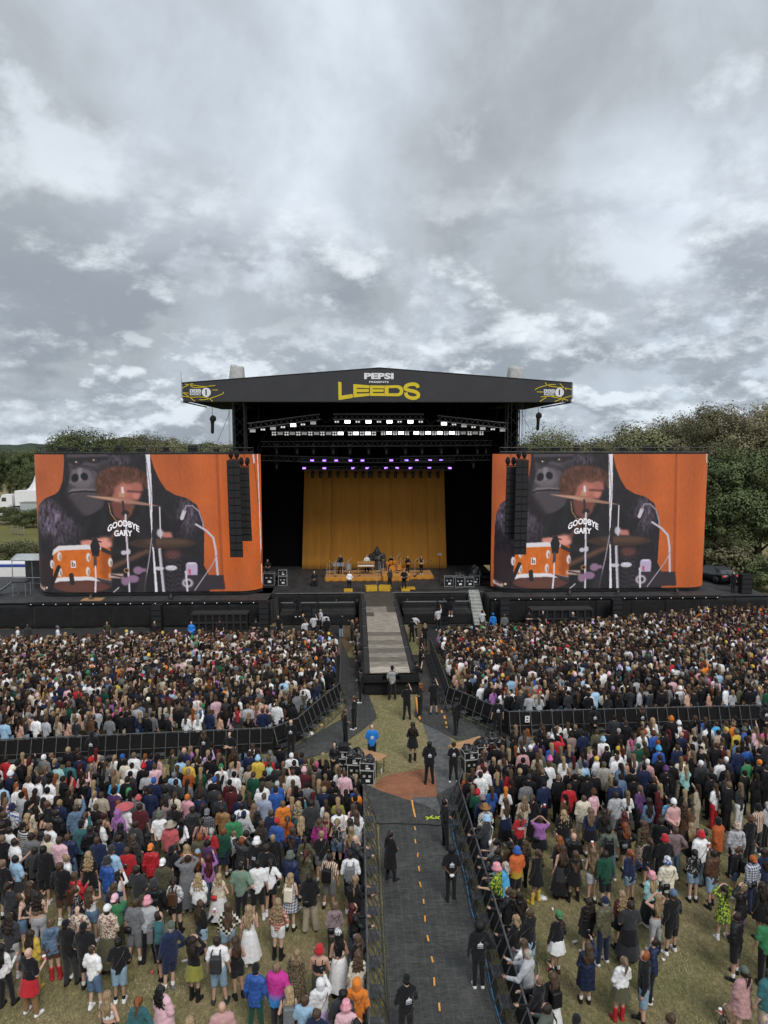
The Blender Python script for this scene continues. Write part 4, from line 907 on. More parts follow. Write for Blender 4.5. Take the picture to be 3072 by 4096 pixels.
def screen_picture():
    c = Canvas(); X, Y = c.X, c.Y; Z = np.zeros((CH, CW))
    u = (X-205)/1375; c.im[:] = np.array([172, 88, 50])*(1-u)[..., None]+np.array([192, 92, 34])*u[..., None]
    c.mul(np.sin(X*.021+.6*np.sin(Y*.004))*.5+np.sin(X*.047+1)*.3, .05); c.mul(c.noise(2, 9), .03); c.mul(c.noise(60, 90), .04)
    c.put(c.line([(1303, 190), (1320, 1010)], 9), (120, 52, 16), .8, 3); c.put(c.line([(1318, 190), (1336, 1010)], 10), (222, 100, 32), .5, 4); c.put(c.line([(1090, 190), (1100, 400)], 5), (150, 66, 22), .5, 3)
    G = c.poly([(455,190),(452,260),(440,350),(420,402),(398,424),(335,450),(280,495),(250,560),(240,640),(236,780),(238,1018),(1245,1018),(1238,905),(1216,860),(1222,640),(1210,560),(1182,490),(1132,452),(1062,430),(1012,398),(980,345),(950,270),(930,190)])
    c.put(G, (29, 25, 31)); fur = c.noise(2, 6)*.6+c.noise(5, 14)*.7
    sh = c.blur(c.ell(330, 560, 95, 110), 12)*.9+c.blur(c.ell(430, 640, 80, 110), 14)*.7+c.blur(c.ell(1130, 560, 55, 110), 12)*.9+c.blur(c.ell(740, 225, 90, 30), 9)*.8
    c.im += (G*sh*(1+.5*fur))[..., None]*np.array([48, 42, 50]); c.im += (G*fur)[..., None]*np.array([8.5, 7.5, 9])
    c.put(c.poly([(236,770),(300,782),(362,800),(365,1018),(238,1018)]), (46, 30, 32), .75, 2)
    # gorilla face
    F = c.poly([(470,195),(690,190),(705,300),(690,390),(660,500),(600,548),(530,556),(480,520),(462,440),(468,380),(482,300)]); c.put(F, (72, 66, 74), .92, 3); c.put(c.ell(600, 330, 70, 90), (92, 85, 93), .7, 10); c.put(c.poly([(640,250),(705,240),(700,420),(650,470)]), (34, 29, 35), .7, 9)
    for k in range(9): c.put(c.line([(480+k*6, 262+k*3), (530+k*5, 250+k*5), (600+k*8, 258+k*3), (640+k*4, 300+k*9)], 3), (38, 32, 38), .7, 1)
    c.put(c.poly([(465,200),(700,192),(705,222),(590,232),(468,240)]), (30, 26, 31), .95, 3); c.put(c.poly([(468,190),(700,190),(700,203),(468,210)]), (88, 78, 86), .7, 2)
    for ex, ey in ((524, 238), (621, 226)): c.put(c.ell(ex, ey, 32, 15), (26, 22, 25), .95, 2); c.put(c.ell(ex, ey, 17, 10), (70, 52, 42), .8, 1); c.put(c.ell(ex-4, ey-4, 5, 4), (205, 200, 205))
    c.put(c.poly([(495,282),(548,268),(592,282),(612,345),(580,385),(520,388),(478,360)]), (104, 96, 103), .95, 2)
    c.put(c.poly([(525,270),(550,268),(555,340),(530,350)]), (142, 132, 138), .75, 2)
    c.put(c.ell(510, 328, 20, 25, .3), (14, 12, 14), 1, 1); c.put(c.ell(562, 320, 20, 23, -.3), (14, 12, 14), 1, 1)
    c.put(c.line([(478, 352), (500, 365), (535, 352), (560, 362), (592, 348)], 6), (120, 110, 116), .7, 2)
    c.put(c.poly([(468,420),(490,392),(560,390),(630,398),(640,412),(560,410),(490,425)]), (124, 114, 120), .9, 2); c.put(c.line([(468, 424), (490, 414), (560, 408), (640, 412)], 10), (16, 13, 15), 1, 1)
    c.put(c.poly([(475,432),(560,420),(640,424),(630,520),(560,545),(500,520)]), (72, 64, 70), .8, 6); c.im += (F*c.noise(2, 2)*3.6)[..., None]
    c.put(c.poly([(420,410),(470,440),(560,570),(560,600),(470,560),(425,480)]), (24, 20, 25), .8, 6)
    # drummer
    T = c.poly([(700,480),(640,520),(575,560),(548,620),(528,690),(600,712),(640,690),(690,740),(700,1018),(1010,1018),(1000,760),(985,650),(1040,655),(1000,540),(900,495),(850,480)]); c.put(T, (19, 17, 21), .97, 2)
    c.im += (T*c.blur(np.maximum(0, c.noise(18, 30)), 2))[..., None]*np.array([10, 9, 11])
    c.put(c.poly([(700,470),(830,470),(820,545),(770,590),(720,560)]), (116, 66, 58), .95, 3)
    c.put(c.poly([(700,340),(880,330),(885,400),(855,465),(800,485),(720,470),(695,420)]), (172, 104, 92), .97, 3); c.put(c.ell(845, 430, 22, 26), (204, 128, 112), .85, 3); c.put(c.ell(790, 400, 34, 40), (190, 118, 102), .8, 5); c.put(c.line([(800, 408), (884, 414)], 12), (52, 30, 32), .7, 2); c.put(c.ell(700, 405, 14, 24), (150, 84, 74), .9, 3); c.put(c.ell(838, 468, 24, 8), (60, 32, 32), .7, 3)
    H = c.poly([(632,440),(618,380),(630,320),(655,285),(705,262),(775,256),(845,268),(900,295),(925,350),(912,410),(890,372),(850,352),(800,366),(770,352),(730,386),(716,440),(690,462),(655,462)]); c.put(H, (88, 54, 42), .96, 3); c.im += (c.blur(H, 3)*(c.noise(3, 7)*11+c.noise(9, 12)*9))[..., None]*np.array([1.1, .8, .7])
    c.put(c.line([(692, 480), (700, 540), (725, 580), (745, 590)], 4), (190, 150, 100))
    c.put(c.poly([(525,705),(610,690),(690,690),(700,735),(660,760),(530,742)]), (214, 142, 128), .97, 3); c.put(c.ell(662, 718, 38, 36), (226, 152, 138), .95, 6)
    c.put(c.poly([(985,652),(1035,655),(1045,690),(985,690)]), (196, 124, 114), .95, 3); c.put(c.ell(1040, 790, 48, 28), (112, 62, 58), .8, 6)
    c.put(c.line([(832, 490), (690, 702)], 20), (118, 78, 60), .85, 4); c.put(c.line([(900, 768), (690, 868)], 26), (122, 82, 62), .85, 5)
    # ride and hi-hat cymbals, stands
    c.put(c.poly([(560,433),(700,442),(770,452),(900,478),(985,500),(880,492),(740,472)]), (166, 122, 104), .95, 1); c.put(c.poly([(560,433),(700,446),(770,460),(740,466),(640,450)]), (206, 164, 140), .7, 2); c.put(c.poly([(750,412),(782,412),(785,445),(748,442)]), (186, 140, 112), 1, 1); c.put(c.line([(770, 388), (772, 415)], 14), (225, 215, 215), 1, 1)
    c.put(c.line([(770, 470), (775, 540)], 12), (48, 40, 42)); c.put(c.ell(782, 540, 22, 18), (40, 30, 32), 1, 1); c.put(c.line([(783, 550), (790, 1018)], 11), (212, 206, 216)); c.put(c.line([(788, 555), (795, 1018)], 4), (120, 112, 122))
    c.put(c.ell(985, 722, 188, 33), (60, 42, 34), 1, 1); c.put(c.ell(1010, 714, 130, 18), (98, 74, 58), .7, 5); c.put(c.line([(975, 505), (976, 690)], 7), (206, 200, 208)); c.put(c.ell(972, 660, 18, 26), (208, 202, 210), .9, 2); c.put(c.line([(968, 760), (985, 1018)], 18), (196, 190, 200)); c.put(c.line([(975, 760), (992, 1018)], 6), (110, 100, 110))
    for (x, y, w, h) in ((1030, 872, 34, 16), (960, 875, 30, 12), (765, 778, 16, 14), (790, 772, 14, 18)): c.put(c.ell(x, y, w, h), (206, 200, 212), .95, 1)
    c.put(c.poly([(905,190),(930,190),(936,420),(930,640),(938,800),(950,1018),(934,1018),(926,700),(915,420)]), (228, 224, 232)); c.put(c.line([(905, 190), (930, 420), (922, 520)], 4), (130, 124, 134)); c.put(c.line([(936, 648), (938, 738)], 20), (38, 32, 40))
    c.put(c.line([(925, 690), (905, 830), (880, 960), (872, 1018)], 7), (150, 142, 154))
    # tom drum
    c.put(c.poly([(372,760),(398,735),(560,730),(690,752),(694,770),(688,945),(640,958),(380,956),(362,930)]), (206, 104, 28)); D = c.poly([(372,760),(690,765),(688,945),(362,940)]); c.im += (D*(c.noise(9, 14)*9+c.noise(3, 4)*4))[..., None]*np.array([1, .6, .2]); c.put(c.poly([(630,760),(692,765),(688,950),(640,950)]), (130, 58, 16), .6, 8)
    c.put(c.poly([(362,795),(372,758),(402,734),(560,728),(640,742),(640,757),(560,756),(410,762),(380,780)]), (224, 220, 226), 1, 1); c.put(c.poly([(640,740),(696,770),(696,795),(640,768)]), (40, 34, 40), 1, 1)
    c.put(c.ell(525, 972, 168, 48), (84, 48, 40)); c.put(c.ell(525, 985, 140, 30), (106, 64, 52), .6, 6); c.put(c.poly([(362,935),(400,925),(560,920),(640,935),(690,945),(690,965),(640,952),(560,944),(400,950),(366,960)]), (226, 222, 228), 1, 1); c.put(c.poly([(590,925),(692,948),(692,985),(640,960)]), (44, 36, 42), .9, 1)
    for x, y in ((404, 798), (566, 804), (560, 890), (361, 845), (688, 836), (404, 895)): c.put(c.ell(x, y, 12, 27), (222, 216, 222), 1, 1); c.put(c.ell(x+4, y+5, 4, 16), (120, 80, 50), .8, 1)
    c.put(c.poly([(466,824),(494,824),(494,866),(466,866)]), (232, 226, 230)); c.put(c.line([(474, 830), (474, 858), (486, 858), (486, 844), (476, 844)], 5), (60, 40, 30))
    c.put(c.poly([(578,735),(596,690),(618,690),(634,740),(624,800),(590,800)]), (24, 20, 24)); c.put(c.line([(604, 800), (602, 860)], 18), (70, 62, 68)); c.put(c.line([(603, 860), (603, 930), (597, 1018)], 10), (220, 214, 222)); c.put(c.line([(398, 862), (335, 1018)], 22), (26, 22, 28)); c.put(c.line([(466, 912), (470, 960)], 26), (34, 28, 32)); c.put(c.line([(560, 690), (640, 712)], 8), (30, 26, 30))
    # toy, hardware, can, floor drum, microphone
    for (x, y, a, b) in ((842, 886, 28, 25), (812, 938, 36, 24), (768, 952, 24, 26), (876, 884, 14, 12)): c.put(c.ell(x, y, a, b), (146, 112, 142), .97, 2)
    c.put(c.poly([(860,905),(890,900),(880,1018),(820,1018)]), (44, 36, 44), .9, 3); c.put(c.poly([(675,905),(760,905),(755,935),(675,930)]), (206, 176, 168), .9, 2); c.put(c.line([(690, 912), (750, 925)], 9), (60, 44, 44)); c.put(c.ell(776, 886, 15, 15), (176, 128, 74)); c.put(c.ell(776, 886, 10, 10), (40, 28, 26)); c.put(c.line([(730, 990), (700, 1018)], 6), (200, 190, 196))
    fr = c.poly([(1000,810),(1085,800),(1090,1018),(995,1018)]); c.im += (fr*np.maximum(0, np.sin(Y*.22+3*np.sin(X*.09)+X*.1)))[..., None]*26
    c.put(c.poly([(1088,930),(1110,914),(1325,918),(1335,1005),(1085,1012)]), (47, 39, 46), 1, 1); c.put(c.poly([(1112,850),(1125,840),(1168,840),(1180,852),(1178,916),(1114,916)]), (186, 170, 198), 1, 1); c.put(c.poly([(1125,880),(1140,880),(1140,914),(1128,914)]), (186, 70, 82), .8, 1); c.put(c.ell(1146, 845, 28, 6), (216, 206, 222), 1, 1)
    c.put(c.ell(1120, 965, 32, 28), (196, 188, 200), .9, 2); c.put(c.ell(1120, 965, 18, 16), (40, 34, 40)); c.put(c.line([(1112, 895), (1118, 1012)], 12), (208, 200, 212))
    c.put(c.line([(1060, 640), (1105, 560)], 34), (24, 20, 25), .95, 1); c.put(c.line([(1098, 572), (1112, 530)], 22), (208, 198, 206), 1, 1); c.put(c.line([(1112, 528), (1124, 496), (1160, 496), (1195, 530), (1216, 600), (1218, 640)], 8), (150, 140, 152)); c.put(c.line([(1176, 608), (1235, 648), (1272, 690), (1284, 760), (1292, 915)], 12), (198, 190, 204)); c.put(c.line([(1292, 790), (1260, 860), (1160, 1010)], 6), (168, 158, 172))
    c.put(c.line([(1512, 190), (1520, 260), (1556, 560), (1572, 960)], 3), (70, 34, 24)); c.put(c.line([(1546, 190), (1558, 600), (1570, 985)], 8), (226, 216, 226)); c.put(c.line([(1512, 190), (1518, 240)], 11), (210, 200, 210)); c.put(c.line([(1567, 780), (1568, 860)], 10), (60, 44, 60))
    c.put(c.line([(240, 985), (295, 998)], 24), (196, 176, 172), .9, 2); c.put(c.line([(252, 982), (290, 990)], 8), (80, 50, 44)); c.put(c.ell(318, 990, 8, 7), (220, 190, 150))
    im = np.clip(c.im, 0, 255)/255; im = .25*(im[0::2, 0::2]+im[1::2, 0::2]+im[0::2, 1::2]+im[1::2, 1::2])
    return np.where(im <= .04045, im/12.92, ((im+.055)/1.055)**2.4)
PIC = screen_picture()
def screen_mesh():
    H, Wd = PIC.shape[:2]; wid, hgt, rad = 18.15, 11.08, 1.9
    s = (np.arange(Wd)+.5)/Wd; arc = rad*math.pi/2*.82; flat = wid-2*rad*math.sin(arc/rad); tot = flat+2*arc; d = s*tot
    def pos(d):
        if d < arc: a = (arc-d)/rad; return -flat/2-rad*math.sin(a), rad*(1-math.cos(a))
        if d > arc+flat: a = (d-arc-flat)/rad; return flat/2+rad*math.sin(a), rad*(1-math.cos(a))
        return -flat/2+(d-arc), 0.0
    XY = np.array([pos(k) for k in np.linspace(0, tot, Wd+1)])
    v = np.zeros((H+1, Wd+1, 3)); v[..., 0] = XY[:, 0]; v[..., 1] = XY[:, 1]; v[..., 2] = (1-np.arange(H+1)/H)[:, None]*hgt
    idx = np.arange((H+1)*(Wd+1)).reshape(H+1, Wd+1); f = np.stack([idx[:-1, :-1], idx[1:, :-1], idx[1:, 1:], idx[:-1, 1:]], -1).reshape(-1, 4)
    me = bpy.data.meshes.new('display'); me.vertices.add(v.size//3); me.vertices.foreach_set('co', v.reshape(-1)); me.loops.add(f.size); me.loops.foreach_set('vertex_index', f.reshape(-1).astype(np.int32))
    me.polygons.add(len(f)); me.polygons.foreach_set('loop_start', np.arange(0, f.size, 4, dtype=np.int32)); me.update(calc_edges=True)
    at = me.attributes.new('pixel', 'FLOAT_COLOR', 'FACE'); at.data.foreach_set('color', np.concatenate([PIC, np.ones(PIC.shape[:2]+(1,))], 2).reshape(-1).astype(np.float32)); return me, XY, hgt
SM, SXY, SH_ = screen_mesh()
sm_mat, N_, L_, B_ = node_mat('led_screen'); at_ = N_.new('ShaderNodeAttribute'); at_.attribute_name = 'pixel'
L_.new(at_.outputs['Color'], B_.inputs['Emission Color']); B_.inputs['Emission Strength'].default_value = .60; B_.inputs['Base Color'].default_value = (.01, .01, .01, 1); B_.inputs['Roughness'].default_value = .6
SM.materials.append(sm_mat); scr_white = pm('screen_white', (.01, .01, .01), .6, emit=((.80, .76, .80), .8))
def video_screen(cx, y, label, gz0):
    t = thing('video_screen', label, 'screen', (cx, y, DK))
    d = link('display', SM, None, t, (0, 0, .33))
    mb = MB(); mb.smooth = True; n = len(SXY)-1; st_ = 8; ids = list(range(0, n+1, st_))
    mb.slab(len(ids)-1, 3, lambda u, v: (SXY[ids[round(u*(len(ids)-1))]][0]*.995, SXY[ids[round(u*(len(ids)-1))]][1]+.05+.03*math.sin(u*60+v*2), .33*v+.002), (0, .03, 0)); link('base_drape', mb.mesh('base_drape'), M['black_cloth'], t)
    mb = MB(); mb.box(-7.9, 7.9, .25, 1.5, .05, SH_+.28); link('back_frame', mb.mesh('back_frame'), M['void'], t)
    for s in (-1, 1): mb = MB(); mb.box(s*8.45-.5, s*8.45+.5, 1.25, 2.4, .05, SH_+.28); link('back_frame', mb.mesh('back_frame'), M['void'], t)
    mb = MB(); mb.box(-8.65, 8.65, .35, 1.4, SH_+.34, SH_+.45); link('top_beam', mb.mesh('top_beam'), M['black_metal'], t)
    # lettering on the shirt in the picture
    def at_px(x, y_): return (-8.9+17.8*(x-205)/1375, .33+SH_*(1-(y_-190)/828))
    for w_, cx_, cy_, rr, bend in (('GOODBYE', 757, 612, 19, 1.0), ('GARY', 755, 662, 18, .35)):
        v, f, ww = text_mesh(w_, .03); h = 2*rr/828*SH_; sx = (200 if len(w_) > 4 else 115)/1375*17.2/ww
        px, pz = at_px(cx_, cy_); P = [(px+p[0]*sx, -.012, pz+p[1]*h-bend*.55*((p[0]*sx)/1.3)**2+bend*.16) for p in v]
        mb = MB(); mb.add(P, f); link('lettering', mb.mesh('lettering'), scr_white, t)
    # truss, guard rail and boxes on the top edge
    for k in range(6):
        a, b = -8.6+17.2*k/6, -8.6+17.2*(k+1)/6; z = SH_+.50
        mb = MB(); mb.path([(a+(b-a)*i/8, .6, z+(.34 if i % 2 else 0)) for i in range(9)], .018, 4); link('lacing', mb.mesh('lacing'), M['black_metal'], t)
    for z in (SH_+.52, SH_+.86): mb = MB(); mb.tube((-8.6, .6, z), (8.6, .6, z), .03, 5); link('top_rail', mb.mesh('top_rail'), M['black_metal'], t)
    for i in range(9): mb = MB(); x = -8.5+17.0*i/8; mb.tube((x, 1.2, SH_+.45), (x, 1.2, SH_+.9), .025, 5); link('post', mb.mesh('post'), M['black_metal'], t)
    for i, x in enumerate((-5.6, -3.9, -2.2, -.4, 1.6, 3.7, 5.6, -6.6)):
        mb = MB(); mb.cbox((x, .9, SH_+.66+.06*(i % 3)), (.42+.25*(i % 2), .4, .26+.12*(i % 3)), 0, .03); link('hoist_box', mb.mesh('hoist_box'), M['case'], t)
    return t
video_screen(-16.82, 57.2, 'huge video screen left of the stage showing a drummer before a gorilla', 0)
video_screen(20.42, 57.2, 'huge video screen right of the stage showing a drummer before a gorilla', 0)
# ------------------------------------------------------------------ background left: field, hedges, vehicles
def leaf_mat(name, dark, mid, light):
    m, N, L, b = node_mat(name); oi = N.new('ShaderNodeObjectInfo'); P = N.new('ShaderNodeNewGeometry').outputs['Position']
    n = nz(N, L, P, .9, 4, .6); n2 = nz(N, L, P, 3.2, 3, .6); f = math_n(N, L, 'ADD', math_n(N, L, 'MULTIPLY', n, .6), math_n(N, L, 'MULTIPLY', n2, .4))
    col = ramp(N, L, f, [(.30, dark), (.5, mid), (.72, light)])
    hs = N.new('ShaderNodeHueSaturation'); L.new(col, hs.inputs['Color'])
    L.new(math_n(N, L, 'ADD', math_n(N, L, 'MULTIPLY', oi.outputs['Random'], .035), .483), hs.inputs['Hue']); L.new(math_n(N, L, 'ADD', math_n(N, L, 'MULTIPLY', oi.outputs['Random'], .45), .78), hs.inputs['Value'])
    L.new(hs.outputs[0], b.inputs['Base Color']); b.inputs['Roughness'].default_value = .75; b.inputs['Specular IOR Level'].default_value = .2
    b.inputs['Subsurface Weight'].default_value = 0; return m
LF = [leaf_mat('leaf_green', (.044, .055, .024), (.095, .114, .05), (.165, .188, .082)), leaf_mat('leaf_olive', (.078, .080, .042), (.165, .163, .088), (.28, .268, .145)), leaf_mat('leaf_brown', (.10, .090, .056), (.20, .175, .108), (.31, .265, .17))]
BARK = pm('bark', (.070, .055, .042), .9, .2, noise=(8, .4), bump=(20, .5))
def crown_mesh(seed, n_clump, leaves, rx, rz, lo, leaf=.30, wispy=0.0):
    r = np.random.default_rng(seed); V = []; 
    ang = r.uniform(0, 2*np.pi, n_clump); u = r.uniform(-.75, 1, n_clump); rad = r.uniform(.35, 1.0, n_clump)**.6
    cc = np.stack([np.cos(ang)*np.sqrt(1-u*u*.9)*rad*rx, np.sin(ang)*np.sqrt(1-u*u*.9)*rad*rx, lo+rz*(.5+.5*u*rad)], 1)
    cs = r.uniform(.55, 1.25, n_clump)*rx*.27
    out = []
    for c, s in zip(cc, cs):
        d = r.normal(size=(leaves, 3)); d /= np.linalg.norm(d, axis=1)[:, None]; p = c+d*(s*r.uniform(.55, 1.05, (leaves, 1)))*np.array([1, 1, .8])
        if wispy: k = r.random(leaves) < .18; p[k] += np.stack([r.normal(0, .25, k.sum()), r.normal(0, .25, k.sum()), r.uniform(.2, 1.3, k.sum())*wispy], 1)
        nrm = d+np.array([0, 0, .35])+r.normal(0, .30, (leaves, 3)); nrm /= np.linalg.norm(nrm, axis=1)[:, None]
        t = np.cross(nrm, r.normal(size=(leaves, 3))); t /= np.linalg.norm(t, axis=1)[:, None]; b = np.cross(nrm, t); w = leaf*r.uniform(.6, 1.3, (leaves, 1))
        out.append(np.stack([p-t*w*.5, p-b*w*.34, p+t*w*.5, p+b*w*.34], 1))
    q = np.concatenate(out).reshape(-1, 3); f = np.arange(len(q)).reshape(-1, 4)
    me = bpy.data.meshes.new('crown'); me.from_pydata(q.tolist(), [], f.tolist()); me.update(); return me, cc
CR = {}
TREES = {'round': dict(n_clump=90, leaves=330, rx=4.2, rz=8.0, lo=2.6, leaf=.21), 'tall': dict(n_clump=120, leaves=330, rx=4.4, rz=14.5, lo=1.8, leaf=.21, wispy=.6), 'wispy': dict(n_clump=110, leaves=320, rx=4.2, rz=12.0, lo=1.4, leaf=.19, wispy=1.0), 'bush': dict(n_clump=44, leaves=170, rx=1.9, rz=2.4, lo=.1, leaf=.15)}
def tree_parts(kind, var):
    k = (kind, var)
    if k not in CR:
        me, cc = crown_mesh(sum(map(ord, kind))*7+var, **TREES[kind]); r = random.Random(var+len(kind)); top = cc[:, 2].max()*.8
        mb = MB(); mb.smooth = True; lean = [(r.uniform(-.3, .3), r.uniform(-.3, .3)) for _ in range(5)]
        mb.path([(lean[i][0]*i*.4, lean[i][1]*i*.4, top*i/4) for i in range(5)], [top*.028*s for s in (1.25, 1, .8, .5, .15)], 8)
        limbs = []
        for c in cc[::max(1, len(cc)//12)]:
            z0 = min(c[2]*.55, top*.7); l = MB(); l.smooth = True; l.path([(0, 0, z0), (c[0]*.45, c[1]*.45, z0+(c[2]-z0)*.6), tuple(c)], [top*.012, top*.008, .02], 5); limbs.append(l.mesh('limb'))
        CR[k] = (me, mb.mesh('trunk'), limbs)
    return CR[k]
def tree(x, y, kind, var, s, mat, label, group, name='tree', cat='tree', z=None, rz=None, sz=1.0):
    me, tk, limbs = tree_parts(kind, var); t = thing(name, label, cat, (x, y, GF if z is None else z), group, rz if rz is not None else (x*13.7+y*7.1) % 6.28); t.scale = (s, s, s*sz)
    o = link('crown', me, None, t); 
    if not me.materials: me.materials.append(LF[0])
    o.material_slots[0].link = 'OBJECT'; o.material_slots[0].material = LF[mat]
    if kind != 'bush':
        link('trunk', tk, BARK, t)
        for l in limbs: link('limb', l, BARK, t)
RT = 'trees behind the right screen'
def at_px_top(px, top_y, Y): p = atY(px, top_y, Y); return p[0], p[2]
right = [(2190,1672,86,'wispy',1,'feathery green tree rising just right of the stage roof'), (2290,1700,92,'wispy',1,'small feathery tree right of the lone green tree'), (2130,1762,84,'round',0,'low green tree beside the right roof tower'), (2390,1765,88,'round',1,'low green tree behind the left part of the right screen'),
         (2460,1735,94,'round',1,'olive tree above the middle of the right screen'), (2535,1700,90,'wispy',2,'brownish tree above the middle of the right screen'), (2610,1690,86,'round',1,'pale olive tree above the right part of the right screen'), (2690,1650,88,'tall',2,'tall brown tree above the right end of the right screen'), (2760,1625,84,'wispy',1,'tall wispy olive tree over the right screen end'),
         (2835,1606,80,'tall',1,'tall olive tree just right of the right screen'), (2905,1590,84,'wispy',2,'tall brown wispy tree second from the right edge'), (2985,1598,78,'tall',2,'tall brown tree near the right edge'), (3070,1588,76,'wispy',2,'tall brown tree at the right edge'), (3130,1600,82,'tall',1,'tall tree cut by the right edge'),
         (2870,1760,73,'tall',0,'dark green tree behind the black car'), (2960,1800,72,'round',0,'dark green leafy tree above the standing man'), (3050,1780,70,'tall',0,'dark green tree at the right edge above the speaker stack'), (2900,2010,70,'round',0,'low dark green tree right of the screen foot')]
for i, (px, ty, Y, kind, mt, lab) in enumerate(right):
    x, zt = at_px_top(px, ty, Y); base = {'round': 11.0, 'tall': 17.3, 'wispy': 15.0}[kind]; s = max(.35, (zt-GF)/base); tree(x, Y, kind, i % 2, s if s < 1.5 else 1.5, mt, lab, RT)
for i, (px, py, Y, lab) in enumerate(((2858,2140,68,'yellowish bush right of the right screen'), (2930,2200,68.5,'leafy bush behind the standing man'), (3010,2210,66.5,'leafy bush behind the ramp railing'), (3070,2230,65,'leafy bush at the right edge behind the railing'))):
    x, zt = at_px_top(px, py, Y); tree(x, Y, 'bush', i % 2, max(.5, (zt-GF)/2.6), 1 if i == 0 else 0, lab, 'bushes by the right ramp', 'bush', 'bush')
LT = 'trees behind the left screen'
left = [(335,1718,112,'round',0,'rounded dark green tree above the left screen'), (470,1760,118,'round',0,'green tree second above the left screen'), (560,1735,125,'round',1,'olive tree above the middle of the left screen'), (650,1752,122,'round',1,'olive tree right of the middle above the left screen'), (730,1735,118,'wispy',1,'pale tree above the right part of the left screen'), (800,1770,115,'round',0,'low tree above the right end of the left screen'), (880,1775,108,'round',1,'low olive tree next to the left roof tower'),
        (30,1800,178,'round',0,'dark tree at the left edge of the wood'), (110,1795,176,'round',0,'dark tree second in the wood left of the screen'), (200,1800,180,'tall',0,'dark tree half hidden behind the left screen edge'), (-40,1830,170,'tall',0,'dark tree cut by the left edge'), (60,1870,172,'tall',0,'dark tree in front of the left wood'), (150,1880,168,'round',0,'leafy tree beside the left screen above the lorry')]
for i, (px, ty, Y, kind, mt, lab) in enumerate(left):
    x, zt = at_px_top(px, ty, Y); base = {'round': 11.0, 'tall': 17.3, 'wispy': 15.0}[kind]; tree(x, Y, kind, i % 2, max(.4, (zt-GF)/base), mt, lab, LT)
LB = 'hedge bushes in the left field'
for i, (px, py, Y, s, mt, lab) in enumerate(((20,2095,128,1.2,0,'round dark bush left of the field gate'), (95,2110,126,1.1,0,'bush behind the field gate'), (135,2110,124,1.3,0,'bush right of the field gate'), (60,2100,134,1.0,0,'low bush behind the gate bushes'), (10,2225,82,1.2,1,'yellow green bush at the left edge below the field'), (50,2215,80,1.3,0,'bush beside the blue and white cabin'), (95,2215,82,1.2,1,'yellow green bush left of the screen'), (140,2215,84,1.1,0,'bush against the left screen edge'))):
    p = ground_at(px, py) if Y > 100 else atY(px, py, Y); tree(p[0], p[1], 'bush', i % 2, s, mt, lab, LB, 'bush', 'bush')
# far wooded ridge
mb = MB(); mb.smooth = True; rr = np.random.default_rng(5)
nn = 150; hh = 12+2.2*np.convolve(rr.normal(size=nn+8), np.ones(5)/2.2, 'same')[4:-3]+2.5*np.sin(np.linspace(0, 9, nn+1))
mb.grid(nn, 6, lambda u, v: (-700+1400*u, 560+60*v+14*math.sin(u*40), GF+(hh[round(u*nn)]+rr.normal(0, .6))*math.sin(min(1, v*1.25)*math.pi/2)))
structure(mk('hills', mb, pm('far_wood', (.050, .066, .050), .95, .05, noise=(.05, .35), bump=(.25, .9))))
mb = MB(); mb.smooth = True
mb.grid(80, 5, lambda u, v: (-420+840*u, 260+40*v+8*math.sin(u*33), GF+(9.0+1.5*math.sin(u*37)+rr.normal(0, .5))*math.sin(min(1, v*1.3)*math.pi/2)))
structure(mk('hills', mb, pm('mid_wood', (.036, .050, .028), .95, .05, noise=(.12, .5), bump=(.5, 1.0))))
# field, track
field = pm('pasture', (.155, .150, .055), .95, .1, noise=(.06, .25), bump=(3, .3), coord='Object')
mb = MB(); mb.grid(12, 8, lambda u, v: (-95+70*u, 84+52*v, GF+.02)); structure(mk('field', mb, field))
mb = MB(); mb.grid(14, 1, lambda u, v: (-90+30*u, 127+2*math.sin(u*3)+4.5*v, GF+.04)); structure(mk('dirt_track', mb, pm('dry_track', (.27, .20, .125), .95, .1, noise=(.3, .25))))
# field gate
g0, g1 = ground_at(48, 2137), ground_at(97, 2142); t = thing('field_gate', 'grey wooden field gate at the edge of the left field', 'gate', g0)
wd = pm('grey_wood', (.26, .23, .18), .9, .2, noise=(3, .3)); dv = g1-g0
for k in range(5): mb = MB(); z = .25+.24*k; mb.tube(g0+np.array([0, 0, z]), g1+np.array([0, 0, z]), .05, 5); mk('bar', mb, wd, t)
for k in (0, .5, 1): p = g0+dv*k; mb = MB(); mb.tube(p, p+np.array([0, 0, 1.45]), .08, 6); mk('post', mb, wd, t)
mb = MB(); mb.tube(g0+np.array([0, 0, .2]), g1+np.array([0, 0, 1.3]), .05, 5); mk('brace', mb, wd, t)
